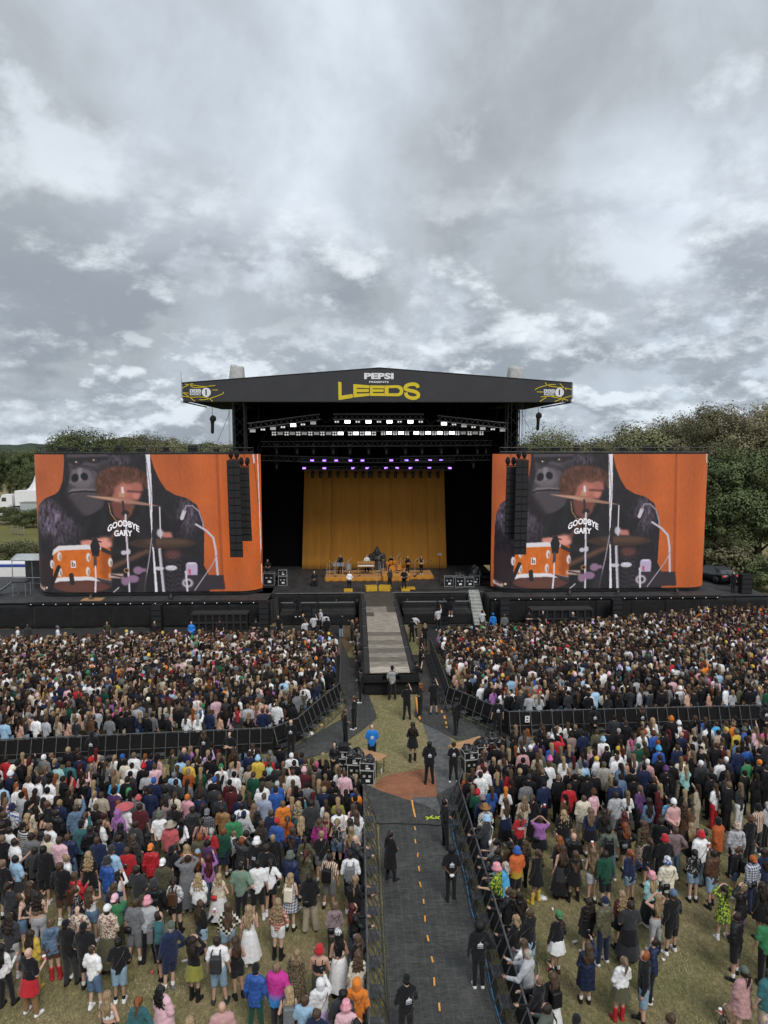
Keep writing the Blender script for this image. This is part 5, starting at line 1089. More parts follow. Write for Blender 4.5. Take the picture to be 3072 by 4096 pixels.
# white lorry with trailer, marquee, parked cars, site cabin
def lorry():
    p = ground_at(25, 2046); X, Y = p[0], p[1]; t = thing('lorry', 'white lorry with a long white trailer parked before the left wood', 'lorry', (X, Y, GF)); w = M['white']; k = .052*F_PX/2840
    mb = MB(); mb.prism([(X-1.2, GF+.9), (X+1.3, GF+.9), (X+1.3, GF+3.5), (X-.7, GF+3.5), (X-1.2, GF+2.4)], Y, Y+2.4); mk('cab', mb, w, t)
    mb = MB(); mb.prism([(X-.9, GF+2.1), (X+.1, GF+2.1), (X+.1, GF+2.9), (X-.7, GF+2.9)], Y-.03, Y-.01); mk('side_window', mb, M['lens'], t)
    mb = MB(); mb.box(X-1.24, X-1.2, Y+.2, Y+2.2, GF+2.3, GF+2.4); mk('visor', mb, M['lens'], t)
    mb = MB(); mb.box(X+1.9, X+13.5, Y-.05, Y+2.5, GF+1.2, GF+4.3); mk('trailer', mb, w, t)
    mb = MB(); mb.box(X+.2, X+13.3, Y+.3, Y+2.1, GF+.75, GF+1.15); mk('chassis', mb, M['case'], t)
    for x in (X-.3, X+2.6, X+9.5, X+10.8, X+12.1): mb = MB(); mb.smooth = True; mb.tube((x, Y-.05, GF+.5), (x, Y+.3, GF+.5), .5, 14); mk('wheel', mb, M['case'], t)
lorry()
def car(px, py, Y, rgb, label, rz=0, s=1.0, z=None):
    p = ground_at(px, py) if z is None else atz(px, py, z); t = thing('parked_car', label, 'car', (p[0], p[1], p[2] if z is None else z), None, rz); t.scale = (s, s, s)
    paint = pm('paint_'+label[:9].replace(' ', '_'), rgb, .25, .6, noise=(1, .05))
    secs = [(-2.15, .35, .62, .72), (-2.05, .30, .80, .80), (-1.1, .28, .88, .86), (.9, .28, .93, .86), (1.9, .30, .98, .82), (2.15, .40, .80, .74)]
    mb = MB(); mb.smooth = True; vs = []; n = 8
    for x, z0, z1, hw in secs: vs += [(x, -hw, z0+.1), (x, -hw*.9, z0), (x, hw*.9, z0), (x, hw, z0+.1), (x, hw, z1-.2), (x, hw*.86, z1), (x, -hw*.86, z1), (x, -hw, z1-.2)]
    mb.add(vs, [(i*n+k, i*n+(k+1) % n, (i+1)*n+(k+1) % n, (i+1)*n+k)[::-1] for i in range(len(secs)-1) for k in range(n)] + [tuple(range(n)), tuple((len(secs)-1)*n+k for k in range(n-1, -1, -1))]); mk('body', mb, paint, t, world=False)
    cab = [(-1.15, .88, .72), (-.35, 1.36, .58), (.75, 1.42, .57), (1.5, 1.22, .58), (2.0, .96, .70)]; vs = []
    for x, z, hw in cab: vs += [(x, -hw, z), (x, hw, z)]
    base = [(x, .80, .76) for x, z, hw in cab]; vs2 = []
    for x, z, hw in base: vs2 += [(x, -hw, z), (x, hw, z)]
    mb = MB(); k = len(vs); m_ = len(cab)
    mb.add(vs+vs2, [(2*i, 2*i+2, 2*i+3, 2*i+1) for i in range(m_-1)] + [(2*i, k+2*i, k+2*i+2, 2*i+2) for i in range(m_-1)] + [(2*i+1, 2*i+3, k+2*i+3, k+2*i+1) for i in range(m_-1)]); mk('cabin_glass', mb, M['lens'], t, world=False)
    mb = MB(); mb.smooth = True; mb.slab(6, 4, lambda u, v: (-.38+1.2*u, -.55+1.1*v, 1.385+.055*math.sin(u*math.pi)), (0, 0, -.04)); mk('roof', mb, paint, t, world=False)
    for x in (-1.35, 1.35):
        for y_ in (-.82, .82): mb = MB(); mb.smooth = True; mb.tube((x, y_-.1, .33), (x, y_+.1, .33), .33, 16); w = mk('wheel', mb, M['case'], t, world=False)
    for y_ in (-.62, .62): mb = MB(); mb.cbox((2.12, y_, .78), (.10, .26, .14), 0, .03); mk('tail_light', mb, pm('tail_red', (.45, .03, .04), .3, .5, emit=((1, .12, .15), .25)), t, world=False)
    for y_ in (-.6, .6): mb = MB(); mb.cbox((-2.1, y_, .62), (.10, .28, .13), 0, .03); mk('headlight', mb, M['steel'], t, world=False)
    mb = MB(); mb.box(2.13, 2.19, -.8, .8, .38, .52); mk('bumper', mb, M['case'], t, world=False)
    return t
car(70, 2058, 0, (.03, .03, .035), 'dark car parked below the white lorry', R(160)); car(20, 2068, 0, (.55, .56, .58), 'silver car parked at the left edge below the lorry', R(165)); car(-20, 2064, 0, (.3, .3, .32), 'grey car cut by the left edge', R(160))
p = ground_at(80, 2035); t = thing('marquee', 'white peaked marquee behind the lorry trailer', 'tent', (p[0]+1, p[1]+6, GF)); x, y_ = p[0]+1, p[1]+6
mb = MB(); mb.smooth = False; mb.lathe([(3.2, 3.0), (1.6, 4.1), (.7, 5.4), (.12, 7.0)], (x, y_, GF), 4); mk('canopy', mb, M['white'], t)
for sx in (-2.2, 2.2): mb = MB(); mb.tube((x+sx, y_-2.2, GF), (x+sx, y_-2.2, GF+3), .06, 6); mk('post', mb, M['steel'], t)
p = ground_at(82, 2062); t = thing('site_cabin', 'pale grey site cabin beside the lorry', 'cabin', p); mb = MB(); mb.box(p[0], p[0]+4.2, p[1], p[1]+2.4, GF, GF+2.5); mk('walls', mb, pm('cabin_grey', (.40, .43, .45), .6, .3, noise=(1, .1)), t)
mb = MB(); mb.box(p[0]+4.3, p[0]+8.2, p[1]+.3, p[1]+2.4, GF, GF+2.4); mk('annex', mb, pm('cabin_dark', (.16, .18, .19), .6, .3), t); mb = MB(); mb.box(p[0]-.1, p[0]+4.3, p[1]-.1, p[1]+2.5, GF+2.5, GF+2.6); mk('roof', mb, M['steel'], t)
# blue and white cabin, scaffold bay and steps on the left wing
a = atY(0, 2318, 70); t = thing('van', 'white and blue van roof at the far left beyond the side deck', 'van', (a[0]-1, 70, GF))
mb = MB(); mb.cbox((a[0]+.9, 70.5, GF+1.25), (5.8, 2.0, 2.3), 0, .25); mk('body', mb, M['white'], t); mb = MB(); mb.cbox((a[0]+.9, 70.5, GF+2.48), (5.9, 2.1, .22), 0, .3); mk('roof', mb, pm('van_blue', (.03, .07, .32), .4, .5), t); mb = MB(); mb.cbox((a[0]+.9, 70.5, GF+2.62), (5.4, 1.7, .1), 0, .25); mk('roof_panel', mb, M['white'], t)
bay = thing('scaffold_bay', 'small scaffold bay with clear plastic roof left of the left screen', 'shelter', (-27.4, 60.5, DK))
x0, x1, y0, y1 = -28.9, -25.6, 60.2, 62.6
for x in (x0, (x0+x1)/2, x1):
    for y_ in (y0, y1): mb = MB(); mb.tube((x, y_, DK), (x, y_, DK+2.5), .035, 6); mk('post', mb, M['steel'], bay)
for z in (DK+1.0, DK+2.45): mb = MB(); mb.tube((x0, y0, z), (x1, y0, z), .03, 5); mk('rail', mb, M['steel'], bay)
mb = MB(); mb.smooth = True; mb.slab(6, 8, lambda u, v: (x0-.1+(x1-x0+.2)*u, y0-.1+(y1-y0+.2)*v, DK+2.5+.35*math.sin(v*math.pi)), (0, 0, -.03)); mk('roof_sheet', mb, pm('clear_plastic', (.40, .43, .44), .25, .5, noise=(2, .2)), bay)
mb = MB(); mb.box(x0+.05, x1-.05, y1-.03, y1, DK+.1, DK+2.4); mk('back_sheet', mb, pm('grey_sheet', (.10, .105, .11), .5, .4, noise=(2, .3)), bay)
def steps(x, y_, label, n=6, w=1.0, dirx=1):
    t = thing('steps', label, 'stairs', (x, y_, DK))
    for k in range(n): mb = MB(); mb.box(x+dirx*.27*k, x+dirx*.27*k+dirx*.26 if dirx > 0 else x+dirx*.27*k+.01, y_, y_+w, DK+.2*(k+1)-.04, DK+.2*(k+1)) if dirx > 0 else mb.box(x-.27*k-.26, x-.27*k, y_, y_+w, DK+.2*(k+1)-.04, DK+.2*(k+1)); mk('tread', mb, M['black_metal'], t)
    for yy in (y_-.02, y_+w+.02): mb = MB(); mb.tube((x, yy, DK+.05), (x+dirx*.27*n, yy, DK+.2*n), .04, 5); mk('stringer', mb, M['steel'], t)
    mb = MB(); mb.box(min(x+dirx*.27*n, x+dirx*(.27*n+1.1)), max(x+dirx*.27*n, x+dirx*(.27*n+1.1)), y_, y_+w, DK+.2*n-.08, DK+.2*n); mk('landing', mb, M['black_metal'], t)
    for sx in (.05, 1.05):
        for yy in (y_+.05, y_+w-.05): q = x+dirx*(.27*n+sx); mb = MB(); mb.tube((q, yy, DK), (q, yy, DK+.2*n), .03, 5); mk('leg', mb, M['steel'], t)
steps(-29.3, 57.4, 'black access steps standing on the left side deck')
mb = MB(); mb.smooth = True; vs = []
for i in range(20):
    for j in range(8): a_, b_ = 2*math.pi*i/20, 2*math.pi*j/8; vs.append((-29.9+(.36+.12*math.cos(b_))*math.cos(a_), 57.1+.12*math.sin(b_), DK+.5+(.36+.12*math.cos(b_))*math.sin(a_)))
mb.add(vs, [(i*8+j, ((i+1) % 20)*8+j, ((i+1) % 20)*8+(j+1) % 8, i*8+(j+1) % 8) for i in range(20) for j in range(8)]); tag(mk('tyre', mb, M['case']), 'black tyre leaning beside the access steps on the left deck', 'tyre')
flight_case(-31.2, 57.9, DK+.01, 1.5, .9, .9, 0, 'wide black case at the far left of the left side deck', 'cases on the left side deck')
# right ramp: railing, black car, steps
c_ = car(2852, 2322, 0, (.012, .012, .014), 'black car parked on the right wing beside the screen', R(-78), 1.0, DK)
rl = thing('ramp_railing', 'steel railing with black panels along the right edge of the right wing', 'railing', (31.5, 62, DK))
P0, P1 = atz(2885, 2330, DK), atz(3005, 2368, DK)
for k in range(4): p = P0+(P1-P0)*k/3; mb = MB(); mb.tube(p, p+np.array([0, 0, 1.15]), .035, 6); mk('post', mb, M['steel'], rl)
for z in (1.15, .95): mb = MB(); mb.tube(P0+np.array([0, 0, z]), P1+np.array([0, 0, z]), .03, 6); mk('rail', mb, M['steel'], rl)
for k in range(3):
    a_, b_ = P0+(P1-P0)*(k+.02)/3, P0+(P1-P0)*(k+.98)/3; mb = MB(); mb.slab(1, 1, lambda u, v: tuple(a_*(1-u)+b_*u+np.array([0, 0, .1+.75*v])), (.02, .02, 0)); mk('infill_panel', mb, M['black_cloth'], rl)
s_ = atz(2900, 2325, DK); steps(float(s_[0])+1.0, float(s_[1])+.2, 'black steps leading down behind the parked black car', 5, .9, -1)
# ------------------------------------------------------------------ figures: smooth bodies and clothes from joined tapered limbs
def nets(fn, lo, hi, h):
    """surface of fn < 0 as quads (surface nets), vertices pulled onto the true surface"""
    ax = [np.arange(lo[i], hi[i]+h, h) for i in range(3)]; G = np.stack(np.meshgrid(*ax, indexing='ij'), -1); sh = G.shape[:3]
    f = fn(G.reshape(-1, 3)).reshape(sh); s = f < 0; c8 = [(i, j, k) for i in (0, 1) for j in (0, 1) for k in (0, 1)]
    sl = lambda a, o: a[o[0]:sh[0]-1+o[0], o[1]:sh[1]-1+o[1], o[2]:sh[2]-1+o[2]]
    cnt = sum(sl(s, o).astype(int) for o in c8); act = (cnt > 0) & (cnt < 8); idx = -np.ones(act.shape, int); ids = np.argwhere(act); idx[act] = np.arange(len(ids))
    acc = np.zeros((len(ids), 3)); num = np.zeros(len(ids))
    for a in range(8):
        for b in range(a+1, 8):
            oa, ob = np.array(c8[a]), np.array(c8[b])
            if abs(oa-ob).sum() != 1: continue
            fa, fb = f[tuple((ids+oa).T)], f[tuple((ids+ob).T)]; m = (fa < 0) != (fb < 0); t = np.where(m, fa/np.where(m, fa-fb, 1), 0)
            acc += m[:, None]*(oa+(ob-oa)*t[:, None]); num += m
    v = np.array(lo)+(ids+acc/np.maximum(num, 1)[:, None])*h; faces = []
    for d in range(3):
        e = [0, 0, 0]; e[d] = 1; u, w = (d+1) % 3, (d+2) % 3
        A = s[tuple(slice(0, sh[i]-e[i]) for i in range(3))]; B = s[tuple(slice(e[i], sh[i]) for i in range(3))]; p = np.argwhere(A != B)
        p = p[(p[:, u] > 0) & (p[:, w] > 0) & (p[:, u] < sh[u]-1) & (p[:, w] < sh[w]-1)]
        def cell(du, dw):
            q = p.copy(); q[:, u] += du; q[:, w] += dw; return idx[tuple(q.T)]
        q4 = np.stack([cell(-1, -1), cell(0, -1), cell(0, 0), cell(-1, 0)], 1); fl = ~A[tuple(p.T)]; q4[fl] = q4[fl][:, ::-1]; faces.append(q4)
    F_ = np.concatenate(faces); F_ = F_[(F_ >= 0).all(1)]
    for _ in range(2):
        e = h*.15; f0 = fn(v); g = np.stack([(fn(v+np.eye(3)[i]*e)-f0)/e for i in range(3)], 1); v = v-np.clip(f0/np.maximum((g*g).sum(1), .05), -h*.6, h*.6)[:, None]*g
    return v, F_
def prim(P, q):
    a, b, ra, rb, sy = q; S = np.array([1, sy, 1]); a, b = np.array(a)*S, np.array(b)*S; p = P*S; ba = b-a
    t = np.clip(((p-a)@ba)/max(1e-9, ba@ba), 0, 1); return (np.linalg.norm(p-a-t[:, None]*ba, axis=1)-(ra+(rb-ra)*t))/(1+.35*(sy-1))
def smin(a, b, k):
    h = np.clip(.5+.5*(b-a)/k, 0, 1); return b*(1-h)+a*h-k*h*(1-h)
def blend(P, prims, k=.035):
    d = prim(P, prims[0])
    for q in prims[1:]: d = smin(d, prim(P, q), k)
    return d
ARMS = {'rest': (((.245, -.03, 1.14), (.275, .05, .90)),)*2, 'front': (((.25, -.03, 1.15), (.09, .17, 1.06)),)*2, 'cross': (((.26, .02, 1.15), (-.05, .19, 1.18)), ((.26, .02, 1.14), (-.08, .16, 1.13))),
        'phone': (((.26, .12, 1.36), (.15, .27, 1.62)), ((.25, -.02, 1.14), (.20, .16, 1.02))), 'up': (((.25, .08, 1.62), (.20, .12, 1.88)), ((.245, -.03, 1.14), (.27, .05, .90))), 'head': (((.34, .06, 1.52), (.12, .04, 1.70)),)*2, 'back': (((.27, -.10, 1.17), (.06, -.17, .97)),)*2,
        'hip': (((.36, -.10, 1.19), (.19, .02, 1.03)), ((.245, -.03, 1.14), (.27, .06, .90))), 'cup': (((.25, -.01, 1.15), (.20, .25, 1.24)), ((.245, -.03, 1.14), (.275, .05, .90))), 'lean': (((.27, .14, 1.18), (.25, .40, 1.14)),)*2, 'guitar': (((.27, -.05, 1.17), (.12, .20, 1.05)), ((.30, .05, 1.16), (.40, .24, 1.18)))}
LEGS = {'a': ((.095, .0, .105, .03), (.095, .0, .105, .03)), 'b': ((.12, .01, .165, .08), (.115, .0, .155, .05)), 'c': ((.115, .05, .12, .12), (.10, -.01, .115, -.02)), 'w': ((.13, .10, .16, .26), (.10, -.08, .12, -.22)), 'sit': ((.15, .40, .16, .42), (.15, .40, .16, .42))}
TORSO = {'m': [((0, 0, .97), (0, 0, 1.02), .150, .148, 1.45), ((0, 0, 1.02), (0, .0, 1.16), .148, .150, 1.42), ((0, 0, 1.16), (0, -.005, 1.36), .152, .172, 1.52), ((-.135, -.008, 1.425), (.135, -.008, 1.425), .070, .070, 1.15)],
         'f': [((0, 0, .95), (0, 0, 1.00), .162, .150, 1.40), ((0, 0, 1.00), (0, .0, 1.14), .146, .124, 1.38), ((0, 0, 1.14), (0, .005, 1.33), .124, .143, 1.42), ((-.110, -.008, 1.405), (.110, -.008, 1.405), .060, .060, 1.15)]}
class Fig:
    """limb lists of one pose; 'big' makes a heavier build"""
    cache = {}
    def __init__(s, sex, arms, legs, big=0):
        s.key = (sex, arms, legs, big); s.sex = sex; s.dz = .42 if legs == 'sit' else 0; m = sex == 'm'; s.torso = [(a, b, ra+big*.035, rb+big*.035, sy-.1*big) for a, b, ra, rb, sy in TORSO[sex]]; s.up = []; s.fo = []; s.hand = []; s.th = []; s.shn = []; s.ft = []; s.wr = []
        shx, shz = (.182, 1.415) if m else (.155, 1.398)
        for side, (el, wr) in zip((1, -1), ARMS[arms]):
            k = 1 if m else .92; S = np.array([side*k, 1, 1]); e, w = np.array(el)*S, np.array(wr)*S; sh_ = np.array([side*shx, -.005, shz])
            s.up.append((sh_, e, .055 if m else .046, .042 if m else .036, 1)); s.fo.append((e, w, .041 if m else .035, .026 if m else .023, 1)); d = (w-e)/np.linalg.norm(w-e); s.hand.append((w, w+d*.075, .027, .030, 1)); s.wr.append((w, d, side))
        for side, (kx, ky, fx, fy) in zip((1, -1), LEGS[legs]):
            hp = np.array([side*.092, 0, .92]); kn = np.array([side*kx, ky+.015, .505 if legs != 'sit' else .90]); an = np.array([side*fx, fy-.03, .085+s.dz])
            s.th.append((hp, kn, .092 if m else .098, .058, 1)); s.shn.append((kn, an, .056 if m else .054, .036, 1)); s.ft.append((an+np.array([0, -.03, -.045]), an+np.array([side*.025, .155, -.052]), .040, .034, 1)); s.ft.append((an, an+np.array([0, .02, -.03]), .038, .045, 1))
        s.headp = [((0, -.014, 1.680), (0, -.006, 1.640), .082, .080, .84), ((0, .028, 1.60), (0, .038, 1.572), .058, .046, .95), ((0, .084, 1.630), (0, .100, 1.612), .010, .016, 1), ((-.068, -.004, 1.632), (.068, -.004, 1.632), .019, .019, .8), ((0, -.012, 1.45), (0, .005, 1.58), .060 if m else .048, .054 if m else .045, 1)]
    @staticmethod
    def get(sex, arms, legs, big=0):
        k = (sex, arms, legs, big)
        if k not in Fig.cache: Fig.cache[k] = Fig(*k)
        return Fig.cache[k]
    def body_fn(s):
        P1 = s.torso+s.headp[4:]+s.up+s.fo+s.hand+s.th+s.shn+s.ft
        def f(P):
            legs = smin(blend(P, [s.th[0], s.shn[0], s.ft[0], s.ft[1]], .02), 9, .01); l2 = blend(P, [s.th[1], s.shn[1], s.ft[2], s.ft[3]], .02)
            d = blend(P, s.torso, .05); d = smin(d, np.minimum(legs, l2), .045)
            for i in (0, 1): d = smin(d, blend(P, [s.up[i], s.fo[i], s.hand[i]], .02), .035)
            return smin(smin(d, prim(P, s.headp[4]), .03), blend(P, s.headp[:4], .022), .02)
        return f
MESHC = {}
def to_mesh(name, v, f, smooth=True):
    me = bpy.data.meshes.new(name); me.vertices.add(len(v)); me.vertices.foreach_set('co', np.asarray(v, np.float32).reshape(-1))
    f = np.asarray(f, np.int32); me.loops.add(f.size); me.loops.foreach_set('vertex_index', f.reshape(-1)); me.polygons.add(len(f)); me.polygons.foreach_set('loop_start', np.arange(0, f.size, f.shape[1], dtype=np.int32)); me.update(calc_edges=True)
    if smooth: me.shade_smooth()
    return me
def bounds(prims, pad):
    p = np.array([q[0] for q in prims]+[q[1] for q in prims]); r = max(max(q[2], q[3]) for q in prims); return p.min(0)-r-pad, p.max(0)+r+pad
def finger_faces(fig):
    V, F_ = [], []
    for w, d, side in fig.wr:
        n0 = np.array([side, .15, 0.]); n0 -= d*(n0@d); n0 /= np.linalg.norm(n0); t0 = np.cross(d, n0)
        for k in range(5):
            if k < 4: b = w+d*.085+t0*(-.024+.016*k); dirs = [d*.9-n0*.25, d*.6-n0*.75]; ln = (.032, .042, .046, .040)[k]*.95; r = .0085
            else: b = w+d*.03+t0*.026; dirs = [d*.7+t0*.7, d*.95+t0*.2]; ln = .034; r = .0095
            pts = [b-dirs[0]*.02, b]; 
            for q in dirs: q = q/np.linalg.norm(q); pts.append(pts[-1]+q*ln)
            m = MB(); m.path(pts, [r, r, r*.9, r*.55], 4); o = len(V); V += m.v
            for q in m.f: F_.append(tuple(i+o for i in q))
    return np.array(V), F_
SKIN = pm('skin', (.5, .3, .2), .55, .35, tint=True, noise=(14, .08)); SKIN.node_tree.nodes['Principled BSDF'].inputs['Subsurface Weight'].default_value = 0
CLOTH = pm('cloth', (.5, .5, .5), .88, .15, tint=True, noise=(9, .10), bump=(9, .55), sheen=.15); DENIM = pm('denim', (.5, .5, .5), .9, .15, tint=True, noise=(26, .22), bump=(10, .5))
SHELLC = pm('shell_cloth', (.5, .5, .5), .55, .35, tint=True, noise=(6, .10), bump=(7, .75)); HAIRM = pm('hair', (.2, .1, .05), .5, .4, tint=True, noise=(12, .75, (3.4, 3.4, .4)), bump=(30, .6)); LEATHER = pm('leather', (.1, .1, .1), .45, .4, tint=True, noise=(12, .15)); STRAW = pm('straw', (.4, .3, .15), .8, .2, tint=True, noise=(40, .3))
def body_mesh(fig, h=.026):
    k = ('body', fig.key, h)
    if k not in MESHC:
        allp = fig.torso+fig.headp+fig.up+fig.fo+fig.hand+fig.th+fig.shn+fig.ft; lo, hi = bounds(allp, .03); v, f = nets(fig.body_fn(), lo, hi, h)
        fv, ff = finger_faces(fig); me = bpy.data.meshes.new('body'); n = len(v); me.from_pydata(v.tolist()+fv.tolist(), [], f.tolist()+[tuple(i+n for i in q) for q in ff]); me.update(); me.shade_smooth(); me.materials.append(SKIN); MESHC[k] = me
    return MESHC[k]
def infl(prims, a, b=None): b = a if b is None else b; return [(p, q, ra+a, rb+b, sy) for p, q, ra, rb, sy in prims]
def cutp(q, t): a, b = np.array(q[0]), np.array(q[1]); return (a, a+(b-a)*t, q[2], q[2]+(q[3]-q[2])*t, q[4])
def garment(fig, kind, side=0):
    k = (kind, fig.key, side)
    if k in MESHC: return MESHC[k]
    m = fig.sex == 'm'; T = fig.torso; cut = None; arms = []; legs = []
    if kind in ('tee', 'long', 'jacket', 'vest', 'crop', 'strap', 'coat', 'poncho'):
        inf = {'tee': .020, 'long': .020, 'jacket': .028, 'vest': .012, 'crop': .012, 'strap': .012, 'coat': .042, 'poncho': .05}[kind]
        pr = infl(T, inf); hem = {'tee': .86, 'long': .88, 'jacket': .80, 'vest': .92, 'crop': 1.12, 'strap': .98, 'coat': .50, 'poncho': .62}[kind]
        rh = (.158 if m else .168)+fig.key[3]*.035
        if kind in ('tee', 'long', 'jacket', 'vest'): pr.append(((0, 0, 1.04), (0, 0, hem-.02), rh+inf-.006, rh+inf+.004, 1.38))
        if kind in ('coat', 'poncho'): pr.append(((0, 0, 1.1), (0, 0, hem-.05), .165+inf, .215+inf*(1 if kind == 'coat' else 2.2), 1.25))
        if kind == 'tee': arms = [[((q[0]), q[1], q[2]+.024, q[3]+.034, 1)] for q in [cutp(a, .72) for a in fig.up]]
        if kind in ('long', 'jacket', 'coat', 'poncho'):
            e = {'long': .013, 'jacket': .023, 'coat': .026, 'poncho': .055}[kind]; arms = [[(u[0], u[1], u[2]+e, u[3]+e, 1), (f[0], np.array(f[0])+(np.array(f[1])-np.array(f[0]))*.96, f[2]+e, f[3]+e*.8, 1)] for u, f in zip(fig.up, fig.fo)]
        if kind == 'jacket': pr.append(((-.05, -.085, 1.455), (.05, -.085, 1.455), .062, .062, 1)); pr.append(((0, -.075, 1.40), (0, -.085, 1.46), .075, .070, 1))
        if kind == 'coat': pr.append(((-.05, -.07, 1.46), (.05, -.07, 1.46), .055, .055, 1))
        top = {'strap': 1.345, 'crop': 1.335}.get(kind, 9)
        def fn(P):
            d = blend(P, pr, .04)
            for a in arms: d = smin(d, blend(P, a, .02), .03)
            wv = .010*np.sin(np.arctan2(P[:, 1], P[:, 0])*7+P[:, 2]*4)*np.clip((1.15-P[:, 2])*3, 0, 1)
            d = np.maximum(d+wv*(kind in ('jacket', 'coat', 'poncho')), hem+.012*np.sin(P[:, 0]*22)-P[:, 2])
            d = d+(.0075 if kind in ('jacket', 'coat', 'poncho') else .005)*(np.sin(P[:, 2]*41+P[:, 0]*23+2*np.sin(P[:, 1]*17))*np.sin(P[:, 0]*29-P[:, 2]*13+1.3)+.6*np.sin(P[:, 2]*26-P[:, 0]*31))
            if top < 2: d = np.maximum(d, P[:, 2]-(top+.35*np.abs(P[:, 1])*(P[:, 1] > 0)-.06*(P[:, 1] < 0)*(kind == 'strap')))
            return d
        allp = pr+[q for a in arms for q in a]
    else:
        wide = {'trousers': (.016, .024), 'baggy': (.022, .052), 'shorts': (.026, .050), 'tights': (.006, .006), 'shoes': (.012, .012), 'boots': (.016, .016), 'socks': (.006, .006)}[kind]
        if kind in ('trousers', 'baggy', 'shorts', 'tights'):
            pr = infl(T[:2], .012 if kind != 'shorts' else .016); legs = [[(t_[0], t_[1], t_[2]+wide[0], t_[3]+wide[0]*.7+wide[1]*.3, 1), (s_[0], s_[1], s_[2]+wide[0]*.7+wide[1]*.3, s_[3]+wide[1], 1)] for t_, s_ in zip(fig.th, fig.shn)]; hem = {'trousers': .055, 'baggy': .04, 'shorts': .50 if m else .66, 'tights': .08}[kind]+fig.dz
            def fn(P):
                d = smin(blend(P, pr, .04), np.minimum(blend(P, legs[0], .02), blend(P, legs[1], .02)), .05); return np.maximum(np.maximum(d, hem-P[:, 2]), P[:, 2]-1.06)
            allp = pr+legs[0]+legs[1]
        else:
            top = {'shoes': .13, 'boots': .38, 'socks': .22}[kind]+fig.dz; w = wide[0]
            legs = [infl([fig.shn[i]], w+.004)+infl(fig.ft[2*i:2*i+2], w if kind != 'socks' else -.004) for i in (side,)]
            def fn(P): return np.maximum(np.maximum(blend(P, legs[0], .02), P[:, 2]-top), .004+fig.dz-P[:, 2])
            allp = [q for l in legs for q in l]; allp = [(np.array(a), np.array(b), ra, rb, sy) for a, b, ra, rb, sy in allp]
    lo, hi = bounds(allp, .03); lo[2] = max(lo[2], (hem-.06) if 'hem' in dir() else -.03)
    if kind in ('shoes', 'boots', 'socks'): lo[2] = -.03+fig.dz; hi[2] = top+.05
    v, f = nets(fn, lo, hi, .026 if kind in ('shoes', 'boots', 'socks') else .030); MESHC[k] = to_mesh(kind, v, f); return MESHC[k]
def skirt(fig, hem, flare, kind):
    k = (kind, fig.sex, hem, flare, fig.key[3])
    if k not in MESHC:
        mb = MB(); mb.smooth = True; n = 40; m = 8; vs = []; r0 = (.152 if fig.sex == 'f' else .158)+.035*fig.key[3]; z0 = 1.07
        for j in range(m+1):
            t = j/m
            for i in range(n):
                a = 2*math.pi*i/n; r = r0+(flare)*t+.030*math.sin(min(1, t*3)*math.pi/2); r *= 1+(.05*t*math.sin(a*9)+.02*t*math.sin(a*5+1))
                vs.append((r*math.cos(a), r*math.sin(a)*(.78+.12*t), z0+(hem-z0)*t+.012*t*math.sin(a*4)))
        mb.add(vs, [(j*n+i, (j+1)*n+i, (j+1)*n+(i+1) % n, j*n+(i+1) % n) for j in range(m) for i in range(n)] + [tuple(range(n))]); MESHC[k] = mb.mesh(kind)
    return MESHC[k]
